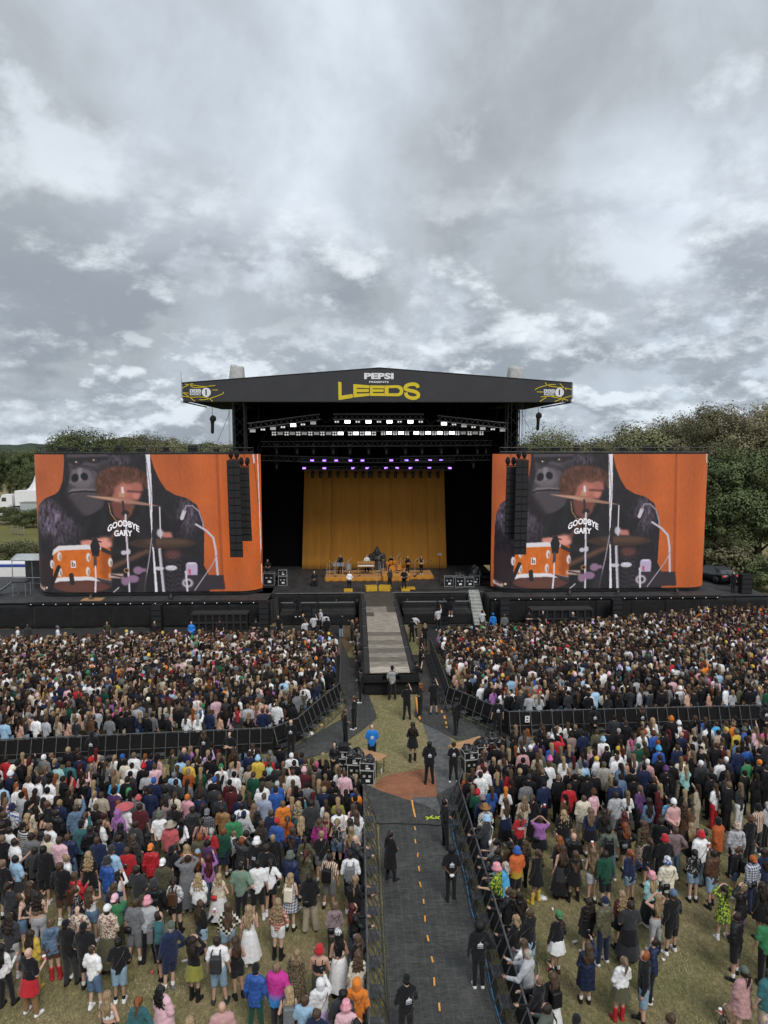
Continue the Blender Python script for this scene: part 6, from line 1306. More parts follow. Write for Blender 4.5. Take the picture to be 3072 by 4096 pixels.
# hair and hats, around a head centred at (0, -.01, 1.655)
HC = np.array([0, -.008, 1.66])
def hair(style, var=0):
    k = ('hair', style, var)
    if k in MESHC: return MESHC[k]
    r = np.random.default_rng(var*11+len(style)); ph = r.uniform(0, 6, 8); mb = MB(); mb.smooth = True
    if style == 'afro':
        P_ = [((0, -.025, 1.70), (0, -.025, 1.70), .140, .140, .95)]
        def fn(P): return prim(P, P_[0])+.012*np.sin(P[:, 0]*70+ph[0])*np.sin(P[:, 1]*64)*np.sin(P[:, 2]*66)
        def f2(P): return np.maximum(fn(P), -(prim(P, ((0, .11, 1.60), (0, .16, 1.60), .085, .10, 1))))
        v, f = nets(f2, (-.2, -.22, 1.5), (.2, .18, 1.9), .022); MESHC[k] = to_mesh('hair', v, f); return MESHC[k]
    def cap_fn(P, g):
        d = prim(P, ((0, -.016, 1.682), (0, -.008, 1.642), .082+g, .080+g, .84))+.004*np.sin(P[:, 0]*90+ph[0]+P[:, 2]*20)+.004*np.sin(P[:, 1]*70+ph[1])
        face = .034-(P[:, 1]-.026)-.55*np.maximum(0, P[:, 2]-1.655)          # keep hair off the face
        return np.maximum(np.maximum(d, -(face)), 1.575+.5*np.maximum(0, P[:, 1]+.02)-P[:, 2])
    if style in ('short', 'crop'):
        g = .017 if style == 'short' else .007; v, f = nets(lambda P: cap_fn(P, g), (-.15, -.16, 1.52), (.15, .15, 1.82), .020); MESHC[k] = to_mesh('hair', v, f); return MESHC[k]
    ln = {'long': .46, 'mid': .22, 'curly': .44, 'pony': .0, 'bun': 0}[style]+(.08*(var % 3-1) if style in ('long', 'curly') else 0)
    def fn(P):
        d = cap_fn(P, .018)
        if ln:
            zb = 1.62-ln; t = np.clip((1.66-P[:, 2])/(1.66-zb), 0, 1); w = .092+.052*np.sin(np.clip(t*1.3, 0, 1)*np.pi*.8)+(.03*t if style == 'curly' else -.015*t)
            yc = -.055-.055*np.minimum(1, t*2.0)-.012*np.sin(t*3+ph[3]); th = .055-.012*t
            wv = (.013*np.sin(P[:, 2]*52+3*np.sin(P[:, 0]*34+ph[4]))*np.sin(P[:, 0]*62+P[:, 2]*9+ph[5]) if style == 'curly' else .006*np.sin(P[:, 2]*17+P[:, 0]*30+ph[4]))+.006*np.sin(P[:, 0]*80+ph[5])
            q = np.sqrt(((P[:, 0]-.015*np.sin(t*4+ph[2]))/w)**2+((P[:, 1]-yc)/th)**2); e = (q-1)*th*.8+wv; jag = .030*np.sin(P[:, 0]*60+ph[6])
            e = np.maximum(np.maximum(e, zb+jag-P[:, 2]), P[:, 2]-1.70); d = smin(d, e, .03)
        if style == 'pony':
            z = np.clip((1.70-P[:, 2])/.36, 0, 1); q = np.sqrt((P[:, 0]-.02*np.sin(z*5+ph[3]))**2+(P[:, 1]+.125+.035*np.sin(z*3.1))**2)
            e = np.maximum(np.maximum(q-(.040-.026*z*z)+.005*np.sin(P[:, 2]*60), P[:, 2]-1.70), 1.33-P[:, 2]); d = smin(d, e, .02)
        if style == 'bun': d = smin(d, prim(P, ((0, -.085, 1.735), (0, -.09, 1.738), .056, .056, 1))+.006*np.sin(P[:, 0]*90)*np.sin(P[:, 2]*80), .012)
        return d
    v, f = nets(fn, (-.19, -.24, 1.66-max(ln, .36)-.12), (.19, .15, 1.84), .021); MESHC[k] = to_mesh('hair', v, f); return MESHC[k]
def hat(kind):
    k = ('hat', kind)
    if k in MESHC: return MESHC[k]
    mb = MB(); mb.smooth = True; c = (0, -.012, 1.685); sy = 1.16
    if kind == 'bucket': mb.lathe([(.165, -.045), (.112, .005), (.104, .055), (.098, .095), (.085, .105), (.0, .107)], c, 18, 1, sy)
    elif kind == 'wide': mb.lathe([(.235, .005), (.21, -.008), (.112, .0), (.108, .05), (.092, .115), (.06, .10), (.0, .10)], c, 20, 1, 1.1)
    elif kind == 'cone': mb.lathe([(.30, -.02), (.295, -.01), (.15, .065), (.0, .14)], c, 24)
    elif kind in ('cap', 'back_cap'):
        mb.lathe([(.103, -.02), (.106, .03), (.098, .07), (.07, .105), (.03, .118), (.0, .12)], c, 16, 1, sy); s = 1 if kind == 'cap' else -1
        mb.slab(8, 4, lambda u, v: (-.085+.17*u, -.012+s*(.085+(.105*v)*math.sin(.35+u*math.pi*.777)), 1.688-.03*v+.02*math.sin(u*math.pi)), (0, 0, -.008))
    elif kind == 'beanie': mb.lathe([(.105, -.035), (.109, .0), (.106, .05), (.088, .095), (.05, .125), (.0, .132)], c, 16, 1, sy)
    elif kind == 'hood':
        fn = lambda P: np.maximum(blend(P, [((0, -.02, 1.68), (0, -.015, 1.65), .110, .108, .86), ((0, -.03, 1.50), (0, -.03, 1.60), .095, .095, 1)], .05), -(prim(P, ((0, .10, 1.62), (0, .20, 1.62), .088, .11, 1))))
        v, f = nets(fn, (-.2, -.22, 1.38), (.2, .18, 1.86), .025); MESHC[k] = to_mesh('hood', v, f); return MESHC[k]
    elif kind == 'headphones':
        mb.path([(.105*math.cos(a), -.01, 1.655+.135*math.sin(a)) for a in np.linspace(0, math.pi, 11)], .012, 5)
        for s in (-1, 1): mb.tube((s*.085, -.005, 1.64), (s*.115, -.005, 1.64), .042, 10)
    if kind not in ('hood', 'cone'): mb.v = [(x*.90, -.012+(y+.012)*.90, z+.012) for x, y, z in mb.v]
    MESHC[k] = mb.mesh(kind); return MESHC[k]
def carry(kind, fig):
    k = ('carry', kind, fig.sex)
    if k in MESHC: return MESHC[k]
    mb = MB(); mb.smooth = True; yb = -.15 if fig.sex == 'm' else -.14
    if kind == 'backpack':
        fn = lambda P: (np.linalg.norm(np.maximum(np.abs(P-np.array([0, yb-.075, 1.20]))-np.array([.105, .045, .165]), 0), axis=1)-.035)
        v, f = nets(fn, (-.2, yb-.2, .95), (.2, yb+.06, 1.45), .028); MESHC[k] = to_mesh(kind, v, f); return MESHC[k]
    if kind == 'straps':
        for s in (-1, 1): mb.slab(1, 8, lambda u, v, s=s: (s*(.085+.018*(2*u-1)+.03*math.sin(v*3)), yb-.03+.02*math.cos(v*3)+(.16*max(0, v-.75)/.25), 1.12+.37*math.sin(min(1, v)*1.5)), (0, -.012, .004))
    if kind == 'sling': mb.slab(1, 14, lambda u, v: ((-.13+.29*v)+.012*(2*u-1), yb-.02-.035*math.sin(v*math.pi)+(.10*max(0, v-.85)/.15), 1.02+.44*v+.016*(2*u-1)), (0, -.012, 0))
    if kind == 'pouch': mb.cbox((-.11, yb-.05, 1.03), (.20, .075, .14), 0, .03)
    MESHC[k] = mb.mesh(kind); return MESHC[k]
def print_mesh(txt, h, zc, fig, w=None):
    v, f, ww = text_mesh(txt, .02); sx = h if w is None else w/ww; r = (.172 if fig.sex == 'm' else .15)+.035*fig.key[3]+.045
    P = [(p[0]*sx, -(math.sqrt(max(.0005, 1-(p[0]*sx/r)**2))*r/1.38+.012)-.012, zc+p[1]*h) for p in v]; mb = MB(); mb.add(P, f); return mb.mesh('lettering')
# patterned cloth
def pat(name, kind, c0, c1, scale=18.):
    if name in MATS: return MATS[name]
    m, N, L, b = node_mat(name); P = N.new('ShaderNodeTexCoord').outputs['Object']; sp = N.new('ShaderNodeSeparateXYZ'); L.new(P, sp.inputs[0])
    sq = lambda a, s, t=.5: math_n(N, L, 'LESS_THAN', math_n(N, L, 'FRACT', math_n(N, L, 'MULTIPLY', math_n(N, L, 'ADD', a, 10.), s)), t)
    if kind == 'dots':
        v = N.new('ShaderNodeTexVoronoi'); v.inputs['Scale'].default_value = scale; v.inputs['Randomness'].default_value = .25; L.new(P, v.inputs['Vector']); f = math_n(N, L, 'LESS_THAN', v.outputs['Distance'], .28)
    elif kind == 'stripe': f = sq(sp.outputs[0], scale)
    elif kind == 'hoop': f = sq(sp.outputs[2], scale)
    elif kind == 'check': f = math_n(N, L, 'ABSOLUTE', math_n(N, L, 'SUBTRACT', sq(sp.outputs[0], scale), sq(sp.outputs[2], scale)))
    elif kind == 'plaid': f = math_n(N, L, 'MULTIPLY', math_n(N, L, 'ADD', sq(sp.outputs[0], scale), sq(sp.outputs[2], scale)), .5)
    elif kind == 'fade': f = math_n(N, L, 'MULTIPLY', math_n(N, L, 'SUBTRACT', 1.16, sp.outputs[2]), 5., True)
    else:
        n = nz(N, L, P, scale, 3, .6, .4); f = math_n(N, L, 'GREATER_THAN', n, .52)
    L.new(mixc(N, L, c0, c1, f), b.inputs['Base Color']); b.inputs['Roughness'].default_value = .85; bumpn(N, L, b, nz(N, L, P, 9, 4), .5, .05); MATS[name] = m; return m
CLR = dict(bk=(.010, .010, .012), ch=(.032, .033, .037), gy=(.15, .155, .165), lg=(.38, .39, .41), wh=(.74, .74, .75), cr=(.66, .60, .48), be=(.40, .34, .26), tn=(.28, .15, .065), kh=(.085, .080, .048), br=(.085, .042, .024), rd=(.42, .022, .03), mr=(.085, .016, .022), co=(.46, .10, .11), ru=(.36, .085, .022), og=(.70, .21, .03), ye=(.60, .42, .07), yg=(.24, .23, .05), gr=(.04, .19, .08), sg=(.14, .21, .16), dg=(.012, .070, .042), tl=(.035, .125, .14), aq=(.30, .52, .52), lb=(.32, .50, .68), sb=(.08, .38, .68), rb=(.02, .20, .62), bl=(.030, .095, .34), nv=(.014, .022, .060), pu=(.065, .028, .09), vi=(.31, .13, .35), lv=(.46, .36, .60), mv=(.22, .16, .17), pk=(.70, .44, .50), sp=(.52, .30, .30), hp=(.68, .14, .30), mg=(.38, .03, .22), dn=(.10, .16, .25), ld=(.26, .37, .48), fg=(.10, .12, .10), sk=(.5, .3, .22))
CNAME = dict(bk='black', ch='charcoal', gy='grey', lg='light grey', wh='white', cr='cream', be='beige', tn='tan', kh='olive', br='brown', rd='red', mr='maroon', co='coral', ru='rust', og='orange', ye='yellow', yg='olive yellow', gr='green', sg='sage green', dg='dark green', tl='teal', aq='pale aqua', lb='light blue', sb='sky blue', rb='bright blue', bl='blue', nv='navy', pu='purple', vi='violet', lv='lavender', mv='mauve', pk='pink', sp='dusty pink', hp='hot pink', mg='magenta', dn='denim blue', ld='pale denim', fg='grey green', pd='polka dot', lp='leopard print', xk='black and white checked', pl='dark plaid', rp='red plaid', bp='blue plaid', st='striped', rs='rust striped', bs='black and white striped', fl='flowered', bf='blue flowered', cm='camouflage', td='orange and yellow', wp='white patterned', zb='zebra patterned', pp='purple patterned', gf='green flowered', tx='tie-dyed blue', xp='pink and black', mb='magenta and blue')
def patmat(c):
    return {'pd': lambda: pat('polka', 'dots', (.010, .010, .012), (.75, .75, .75), 24), 'lp': lambda: pat('leopard', 'noise', (.015, .012, .010), (.30, .22, .13), 46), 'xk': lambda: pat('checked', 'check', (.012, .012, .014), (.66, .62, .52), 7.), 'pl': lambda: pat('plaid', 'plaid', (.014, .015, .018), (.16, .16, .18), 14), 'rp': lambda: pat('redplaid', 'plaid', (.45, .40, .36), (.12, .02, .03), 11), 'bp': lambda: pat('blueplaid', 'plaid', (.55, .56, .58), (.03, .045, .11), 13),
            'st': lambda: pat('striped', 'stripe', (.62, .52, .42), (.20, .08, .05), 16), 'rs': lambda: pat('ruststripe', 'hoop', (.34, .10, .07), (.50, .30, .24), 13), 'bs': lambda: pat('bwstripe', 'hoop', (.012, .012, .014), (.55, .55, .55), 15), 'fl': lambda: pat('flowered', 'noise', (.60, .52, .42), (.22, .10, .08), 20), 'bf': lambda: pat('blueflower', 'noise', (.62, .62, .62), (.03, .09, .32), 13), 'cm': lambda: pat('camo', 'noise', (.020, .020, .014), (.065, .065, .035), 13), 'td': lambda: pat('fade', 'fade', (.55, .12, .03), (.45, .33, .03)),
            'wp': lambda: pat('whitepattern', 'noise', (.66, .66, .67), (.20, .20, .24), 26), 'zb': lambda: pat('zebra', 'noise', (.62, .58, .50), (.03, .03, .03), 18), 'pp': lambda: pat('purplepattern', 'noise', (.03, .02, .05), (.22, .10, .28), 16), 'gf': lambda: pat('greenflower', 'noise', (.02, .06, .02), (.36, .44, .03), 16), 'tx': lambda: pat('tiedye', 'noise', (.10, .42, .70), (.40, .62, .76), 9), 'xp': lambda: pat('pinkpattern', 'noise', (.70, .20, .28), (.75, .50, .52), 40), 'mb': lambda: pat('magentablue', 'fade', (.50, .03, .26), (.04, .24, .62))}[c]()
PATC = dict(pd=(.1, .1, .1), lp=(.12, .09, .06), xk=(.3, .29, .25), pl=(.05, .05, .06), rp=(.25, .18, .17), bp=(.25, .26, .29), st=(.42, .32, .25), rs=(.42, .18, .13), bs=(.25, .25, .25), fl=(.42, .32, .26), bf=(.3, .34, .46), cm=(.04, .04, .025), td=(.5, .2, .03), wp=(.5, .5, .52), zb=(.32, .30, .27), pp=(.1, .05, .14), gf=(.15, .2, .03), tx=(.22, .5, .72), xp=(.6, .3, .35), mb=(.3, .12, .4))
def rgb_of(c): return CLR[c] if c in CLR else PATC[c]
HAIRC = dict(k=(.008, .007, .007), d=(.022, .014, .010), b=(.066, .040, .024), f=(.16, .105, .065), l=(.29, .205, .115), r=(.20, .062, .018), w=(.34, .33, .31), x=(.070, .010, .012), o=(.55, .17, .03), p=(.40, .09, .18)); HNAME = dict(k='black', d='dark brown', b='brown', f='light brown', l='blonde', r='ginger', w='grey', x='dark red', o='orange', p='pink')
SKINC = [(.52, .32, .235), (.46, .275, .20), (.57, .37, .28), (.40, .23, .16), (.50, .30, .22), (.30, .16, .10), (.085, .045, .030)]
def cpart(name, me, mat, parent, c):
    """coloured part; c is a colour code"""
    o = link(name, me, mat, parent)
    if not me.materials: me.materials.append(mat)
    if c in PATC: o.material_slots[0].link = 'OBJECT'; o.material_slots[0].material = patmat(c)
    else:
        if me.materials[0] != mat: o.material_slots[0].link = 'OBJECT'; o.material_slots[0].material = mat
        j = random.uniform(.88, 1.12); o.color = tuple(min(1, v*j) for v in CLR[c])+(1,)
    return o
# ------------------------------------------------------------------ the people one can tell apart: head position in the photograph, then look
# x y  hair(colour+style)  hat  top  bottom  extras      (positions are in enlarged tiles of the photograph; each stands on the ground)
TILES = {
(0, 3150): """45 440 ds - lbk Jbk|155 475 ds - lwh Jgy p=front|215 470 ds Cbk lbs Jbk r=-25|395 510 lL - lmr Jbk|75 115 fL - lpk Jdn|55 60 bL - twh Jdn|40 215 ds Cbk jbk Jbk|225 172 ks Bnv tbf Sbk|345 320 lL - sbk Jdn|440 222 dL - lcr Jbk r=60|525 345 kp - sbk Jbk sl-br|280 50 kc - tlg Jdn|350 190 kL - jch Jbk|305 0 rL - lfl Jdn r=110|455 10 dL - jch Jbk|560 135 dL - lgy Jbk|645 0 ks - twh Jbk|690 100 dL - lbk Jbk|610 175 bs - jbk Jbk r=-40|775 150 ls - tnv Jch|870 40 dL - sbk Jbk|950 235 bs - jdn Jbk p=up|1000 148 lL - lbk Jbk p=head|1320 45 bs - jbe Jgy sl-bk p=hip|1240 42 lp - twh Jdn|1480 20 ks - tpu Jbk|1510 140 rL - lcm Jbk|1370 300 xu - sbk Jbk|1560 262 bs Hvi lvi Jgy sl-bk|1625 185 bs Tco twh Jgy|1100 300 bp - lwh Jdn|1260 405 dL - owh Jbk|1540 455 kL - jch Jbk p=cup|735 270 ds - jbk Jbk|685 445 fs - twh Sgy sl-gy|610 600 bs - lcr Jdn|400 575 ds - jgy Jbk|490 560 kL - llg Jbk|750 635 bs - lpk Jbk sl-bk|930 570 bs - jnv Jdn p=front|1010 450 ks Cbk jtl Jbk p=up|1170 480 ds - jbk Jdn|1300 615 bs - jnv Jnv|1530 610 ds - lnv Jdn|15 615 fs - tbk Jbk|180 650 ds - twh Jgy|195 860 ds - tlb Jbk tx-SUPERDRY wj-ch p=cross|430 745 ds - jch Jbk p=phone|545 740 ks - jbk Sbk sh-wh|40 920 fs - tbk Sbk|875 850 lu - lwh Jdn r=-30|805 940 bs - jbk Sbr p=front|1140 825 lC - tbk Kbk|1410 850 gs Bch jbl Sgy|1440 790 bs Cch llb Jbk|1610 770 bs - trd Sbk|1560 1070 kp Kbk lwh Jdn p=phone|1020 1085 bL - jrd Jbk p=cup|125 1220 dp - jch Jbk p=cup r=-20|385 1190 bL - jch Jbk|300 1370 bu - sbk Sdn r=-60 h=1.62|440 1340 dC - clp Glg sl-bk p=cup big|960 1280 bp - lpd Kpd r=-70|1180 1255 bL - swh Sdn|1450 1220 bL - tnv Jdn|1500 1375 bs Kpk tgr Jcm p=up|1390 1510 ks Cwh tfl Mkh big|65 300 bs - lbk Jbk""",
(0, 3586): """110 215 dC - jch Slg sh-wh h=1.76 m|345 650 b0 - tbk Jtn wj-rd cup p=cup|420 385 dL - lye Jye pu-bk sh-ye big|690 270 fu - jdn Sbr bo-rd r=25|890 292 ds Cbk tbk Jch sl-br big|1020 150 ks - tfl Jch r=170 p=front|1120 296 ds Cbk tbk Sbk big p=front|1200 620 bc - twh Sdn sl-bk sh-wh|1520 525 ks - tbk Sld sl-gy sh-wh|1400 1230 lL - cwh Jbk h=1.68|45 560 kL - lwh Jbk""",
(512, 3150): """290 0 ds - jnv Sgy|500 0 ks - jch Jbk|135 85 bs Tco tgy Jbk|150 195 ds - tmr Jbk|445 150 dp - lrp Jbk|605 45 bu - vcr Jdn sl-bk|815 75 oc - lxp Jbk|890 70 ds - tnv Jbk bp-hp|575 195 ds - jbk Jbk bp-bk|405 300 gs Bfg lwh Skh|525 420 bs Wbe tco Jcm big|840 225 ds - jch Jbk|1020 255 ks Kgy lpl Jbk|1190 85 bc - jch Jbk|1245 220 ds - jtn Jbk|1340 -30 ds - lmr Jbk|1455 78 ks Nbk tnv Jbk|1565 50 bL - lcm Jbk|1480 195 ks - twh Jbk bp-nv|1490 285 ks Cnv jlg Jdn|1360 350 ks - jgr Jbk|1190 515 rs - jdg Snv|1380 545 fc - twh Jbk r=-40 h=1.5|1440 620 rs - jch Sbk p=head r=-35|1550 545 ds - tbk Jbk|1620 645 ks Bwh tbk Jdn r=-30 tx-10|1640 215 fL - jch Jbk|1505 -20 lL - ldg Jbk|895 390 dp - spu Jbk|690 390 kL - lwh Jbk pu-bk|65 430 ds - lch Jbk|250 575 kL - tbk Jbk p=phone|80 600 bC - jch Jbk bp-bk|300 730 ks Kog jrd Jbr|590 720 ks Kbk tbk Jbk big|680 715 bu - lbk Jbk r=40|780 725 lL - lru Jbk|910 752 rL Cld sbk Mgy big|845 610 rs - jkh Jbk|1055 540 wp - jrd Jbk|970 672 ks - jpu Jbk|1070 850 xL - lvi Jdn|740 860 du - jgy Mgy p=head big|460 900 ks Kwh jkh Jbk|145 980 ds - tch Skh p=cross|375 1170 ks Bch jbk Sbk bp-bk|625 1160 dp - twp Sbk bp-br tx-BOHEMIAN bo-bk|925 1110 lC - twh Jbk big|1160 1080 lm - vcr Mwh pu-rd big|1455 950 kc - tsg Jbk sh-wh|245 1420 ks Bxp llg Jbk|45 1450 bs - tgy Sgy pu-bk""",
(512, 3586): """380 170 ds - jtl Sbk bp-gy r=-60 h=1.78|500 320 ws Cfg jnv Snv r=30 p=hip sh-gy h=1.75|845 512 dL - lbk Kyg bo-bk p=head|1165 500 ds - twh Sld bp-ch sh-ch h=1.76|1430 492 bL - sbk Sbk r=30 sh-bk|1635 860 ks Nbk jbl Jdg h=1.72|115 1270 rp - jtl Jdn|465 1120 kC - opk Jbk|860 1515 lC - jbl Jbk|1200 1390 b0 - tsp Jbk p=cup|940 0 bL - jbk Sld cup p=cup r=-20|1270 40 bL - lxk Sld|1570 95 lL - swh Ywh""",
(1024, 3150): """105 50 fs Ckh tbf Jdn sl-rd|255 -20 ds - tbl Jdn sl-bk|70 -30 ds - twh Jbk sl-bk|365 155 fs - jog Jbk|455 120 lL - lpk Jbk|555 170 lC - jtl Jdn|620 20 ks Nbk jbk Jbk|680 60 xL - spd Jbk|700 165 ds - tch Jbk|895 -10 ls - jnv Jbk|1010 -20 ks - tbk Jbk tx-LON|1060 120 lL - lyg Jbk big|920 140 bL - lwh Jbk cup p=cup|1170 20 dL - lbk Jbk|1290 95 ks - jbk Jbk p=lean|1365 5 bc - jog Jbk p=lean h=1.45|1305 12 fc - jbl Jbk p=lean h=1.35|1285 200 bL - lpk Jbk|1350 280 bL - owh Jbk|1070 245 bs - owh Jbk|180 270 bs - tnv Jbk|65 290 kL - jbk Jbk|50 400 bL - jch Jbk|245 395 bs Crd jbl Jbk|430 350 bp - jru Jbk|585 385 lL - jbk Jbk|480 510 bL - jnv Jbk|805 395 bm - jmg Jbk|835 535 lu - tbk Sgy sl-gy|955 320 lL - jmr Jbk|1030 380 lp - vpd Sdn bo-bk|1230 388 dL - olg Jbk|1235 490 lL - sbk Mpp|1350 620 b0 - jch Jbk p=lean|1355 590 ks Kbk lgy Jbk p=phone|215 615 lc - jbk Jbk r=30|620 625 dp - jkh Jbk tx-Bench.|120 740 ds - tbk Jbk|450 805 gs Bfg jnv Jch big|615 805 xp - jkh Kkh|930 835 ds - tst Sgy bp-bk|1230 830 ks - lwh Sbk bp-gy|165 930 dp - twh Sbk|20 935 ks - twh Sbk|435 1120 lm - vbp Xbp bp-cr|695 1090 ds - tbk Gbe pu-bk big|1370 1110 lL - jbk Sbk bp-bk p=lean""",
(1024, 3586): """270 30 lC - lrs Swh bo-bk|1000 60 fu - jmv Jcm pu-bk|1290 75 xL - jbk Jdn p=lean|1105 405 kL Nwp cwh Ywh sl-bk bo-bk|1300 485 bC - jbk Jbk r=50|810 590 ks Brd cbk Gkh h=1.68|480 650 lm - llp Ylp big|275 870 fs - jmb Jch big|1290 690 bC - lcr Kcr|1310 1045 ls Hog jog Jbk sl-bk|820 1070 fs Hwh jwh Klv sl-bk p=phone|400 1195 lL - vbk Jbk bp-gy|625 1270 bs - tlb Jdn sl-nv|785 1425 bs - tnv Jbk|1150 1330 bs Bxp lpk Jbk sl-bk|1385 1510 ks - jbk Jbk p=lean|1100 1240 ks - jch Jbk""",
(1850, 3100): """150 140 rs Brd jdg Jnv sl-bk p=lean|240 -60 ds - twh Jmr|455 -40 lC - jnv Jbk sl-lg|20 10 ks Nbk tbk Jbk tx-Modelo|85 140 fL - lch Jbk|380 140 bL - jbl Jbk|560 148 oL - twh Jbk|305 275 ks Nmv jnv Jbk|310 335 bs Wtn lzb Jgy|575 283 bL - vwh Mbk sl-bk wj-nv|780 262 fL - jbe Sdn|960 255 bp - lbk Mbk cup p=cup r=-30|835 40 ks - jgy Sgy sl-bk|1050 48 ks Bbk jnv Sbk|1240 -10 fs - jbk Sbk|1380 108 bc - jrd Jbk|1330 240 kp - vbr Mcr p=cup r=20|1545 238 bc - lcr Sbe sl-bk big|710 460 fp - trd Jbk tx-HEINZ p=phone|1005 530 bu - tvi Kbk pu-bk big p=head|235 517 ks Blb jch Jnv pu-wh p=lean|1330 448 lC - tbk Jdn big m|785 800 bC - jbk Jbk r=40 bo-bk|405 815 kp - tgy Jdn p=lean|610 855 dp Kbk jbr Jbk|690 925 ks Bbl ttd Sbk big|450 920 ds - jbk Jbk p=lean|965 950 bp - jbk Kbk bo-ye r=20|1265 785 rL - lch Jbk p=phone r=30|1440 755 f0 - jbk Jbk|1330 905 bL - sbk Mbk wj-ch|1400 940 bL - jbk Kbk bo-bk|420 1140 ks Bxp tgf Sbk p=lean|535 1120 wm - osb Sbk p=lean h=1.62|510 1440 bp - jbk Jbk p=lean|765 1500 dL - jbk Jbk|640 60 dL - lbk Jbk|850 -20 ks Nch tbk Jbk|1475 -40 ks - jbk Sbk""",
(1850, 3586): """710 225 lm - jbk Jgy p=lean|880 168 bs - jbk Sld p=lean|1220 185 bp Kgr jbk Kwh sh-br h=1.63|820 560 bL - lwh Jbk p=lean h=1.62|770 665 wc - jlg Jbk sl-nv p=lean|970 1055 fc - jbk Jbk p=lean|1165 950 bL - jbk Mwh bp-bk|1000 1380 ds - jfg Jbk p=lean sl-bk|1425 1475 ks Cbk tbk Jbk""",
(2300, 3100): """240 165 bL Wbr lpk Mmr|545 215 ds - tlg Sgy sl-bk|680 200 fL - lwh Jdn|525 60 ks - jnv Jbk|840 125 fp - lpp Mch|950 268 dL - ldn Jbk|1080 88 lL - lmr Mmr p=cup|1225 35 kL - jbk Jbk p=phone|1420 180 lL - sbk Kpl r=-20|1590 115 dL - obe Kbe r=20 p=phone|1230 330 kp - ttx Jbk bp-bk|1440 340 bC - obr Mbr r=-60 p=cup|1250 270 ks Nwh lsp Jbk r=200|220 410 fL - jnv Kbk|400 440 dL - jbk Skh|620 465 xC - jch Sbk p=phone|470 650 ks - jfg Jdn bp-bk|690 600 rL - jbk Sbk pu-gy|890 570 bC - jkh Mfl r=30|1150 560 ds - jbk Jbk r=-80 p=cup|1290 660 bs - tmv Jdn sl-bk|1180 770 ks Brd jbk Jch|955 800 bp - jbk Snv|1535 625 lL - lbk Kbk p=cup r=-20|1610 715 gs Brd twh Jdn sl-bk big|270 940 fL - vlp Slg cup p=phone|385 960 ds - jdg Sbk|740 930 rp - jnv Sld|1245 1060 xs Bbf jcr Jch pu-bk|1000 1205 lL Bxp taq Mbk big|1555 955 kp - lpd Sld r=-30 p=front|1040 35 bc - tbk Jbk p=phone|160 -10 ds - jbk Sbk|460 -10 lm - lkh Kkh|760 -30 ks Nbk jbk Jbk|590 -20 ds - tdn Jbk""",
(2300, 3586): """170 0 dC - jbk Kbk|390 15 ws Cnv jkh Jnv h=1.78|580 -80 lC - lmr Kbk|710 10 ds - tch Mch wj-bk sh-bk p=cross h=1.8|1110 -60 lL - cbk Jlg sh-wh p=head|1240 -110 bs Cdn jbk Sbk sh-wh|150 540 bL - qnv Sbk p=phone sh-bk|590 745 fp - jwh Kkh bo-rd h=1.63|1005 540 dp - jnv Jbk r=50|920 715 rs - jbk Sld r=75 h=1.8|1220 1545 bs - tgy Jbk""",
(2560, 3100): """980 105 bL - twh Krd sh-wh wj-bk|1145 80 fs - jbk Kbk|1300 95 fL - jch Kwh|1170 60 ks - tpk Jbk r=150|1500 -30 bL - jnv Mwh p=cup|1370 -60 ks - jbk Jbk cup|1540 358 ks Kbk lst Jch|1420 520 ks Wbr jbk Jbk|1040 560 ks Nbk jru Jbk big|1235 590 ks Bfl jlg Jbk sl-bk|860 710 ds - tbk Jbk r=60|960 955 ds - jbr Sld cup p=phone|1235 900 bu - jbk Sdn p=cup r=40 bp-bk|1490 1040 bs Kru lbp Jnv pu-bk big|1640 945 dL - jnv Jbk|1110 1420 dp - lgf Kgf p=head sh-wh|1320 1410 lu - jbk Jpp p=head|1600 1370 dL - jbk Kbk|1640 325 wm - llg Jbk|920 -30 ks - tbk Jbk""",
(2560, 3586): """1290 180 ds - jbk Sbk r=20 h=1.8|1330 880 dp Cfg osp Sdn r=25 sh-wh|1155 1385 fL - jcm Jbk cup p=cup r=20|1650 915 ks Cch ttl Sbe big|1655 250 ks - tgr Jbk|1640 1560 ws - tgy Jbk r=100""",
(0, 2880): """75 475 ds - trd Jbk|245 500 ks Kbk jbk Jbk r=-30|365 510 xL - lbk Jbk p=up|570 428 fs Kwh jgy Jdn|715 490 lu - lbk Jbk|775 535 ks Cnv taq Jbk sl-tn|900 520 bs - jtl Jbk|1030 452 ds - jnv Jbk|1185 470 xL Brd lgy Jbk|1310 448 ds Kgy tbk Jbk|1015 560 xL - lmr Jbk|395 590 lL - jbk Jbk|135 640 bs Bwh jnv Jbk|540 630 bs - jch Jbk|205 722 ds - tbk Jbk|310 755 bs - twh Jbk|380 712 fC - lbk Jbk|490 740 ds - twh Jbk r=-40|630 745 ks - twh Jdn|595 590 fL - lbk Jbk|730 695 rL - lbe Jbk|820 720 ds - tbk Jbk p=phone r=-20|910 655 kL - jrd Jbk|1060 665 dL - lpk Jbk|1190 595 fL - lbk Jbk|1080 755 du - sbk Jbk|1215 775 lm - jnv Jbk|1490 445 lp - lwh Jbk|1590 420 ks Nbl jbk Jbk|1370 532 bL - lgy Jbk bp-gy|1480 735 fL - jsb Jbk|1570 670 lL - lcr Jbk|1480 640 fL - sbk Jbk|1625 510 ks - tcr Jbk bp-kh|1335 715 kL - jbk Jbk|20 810 ks - llb Jbk|300 810 rL - lwh Jbk r=-110|1660 660 ks - jch Jbk""",
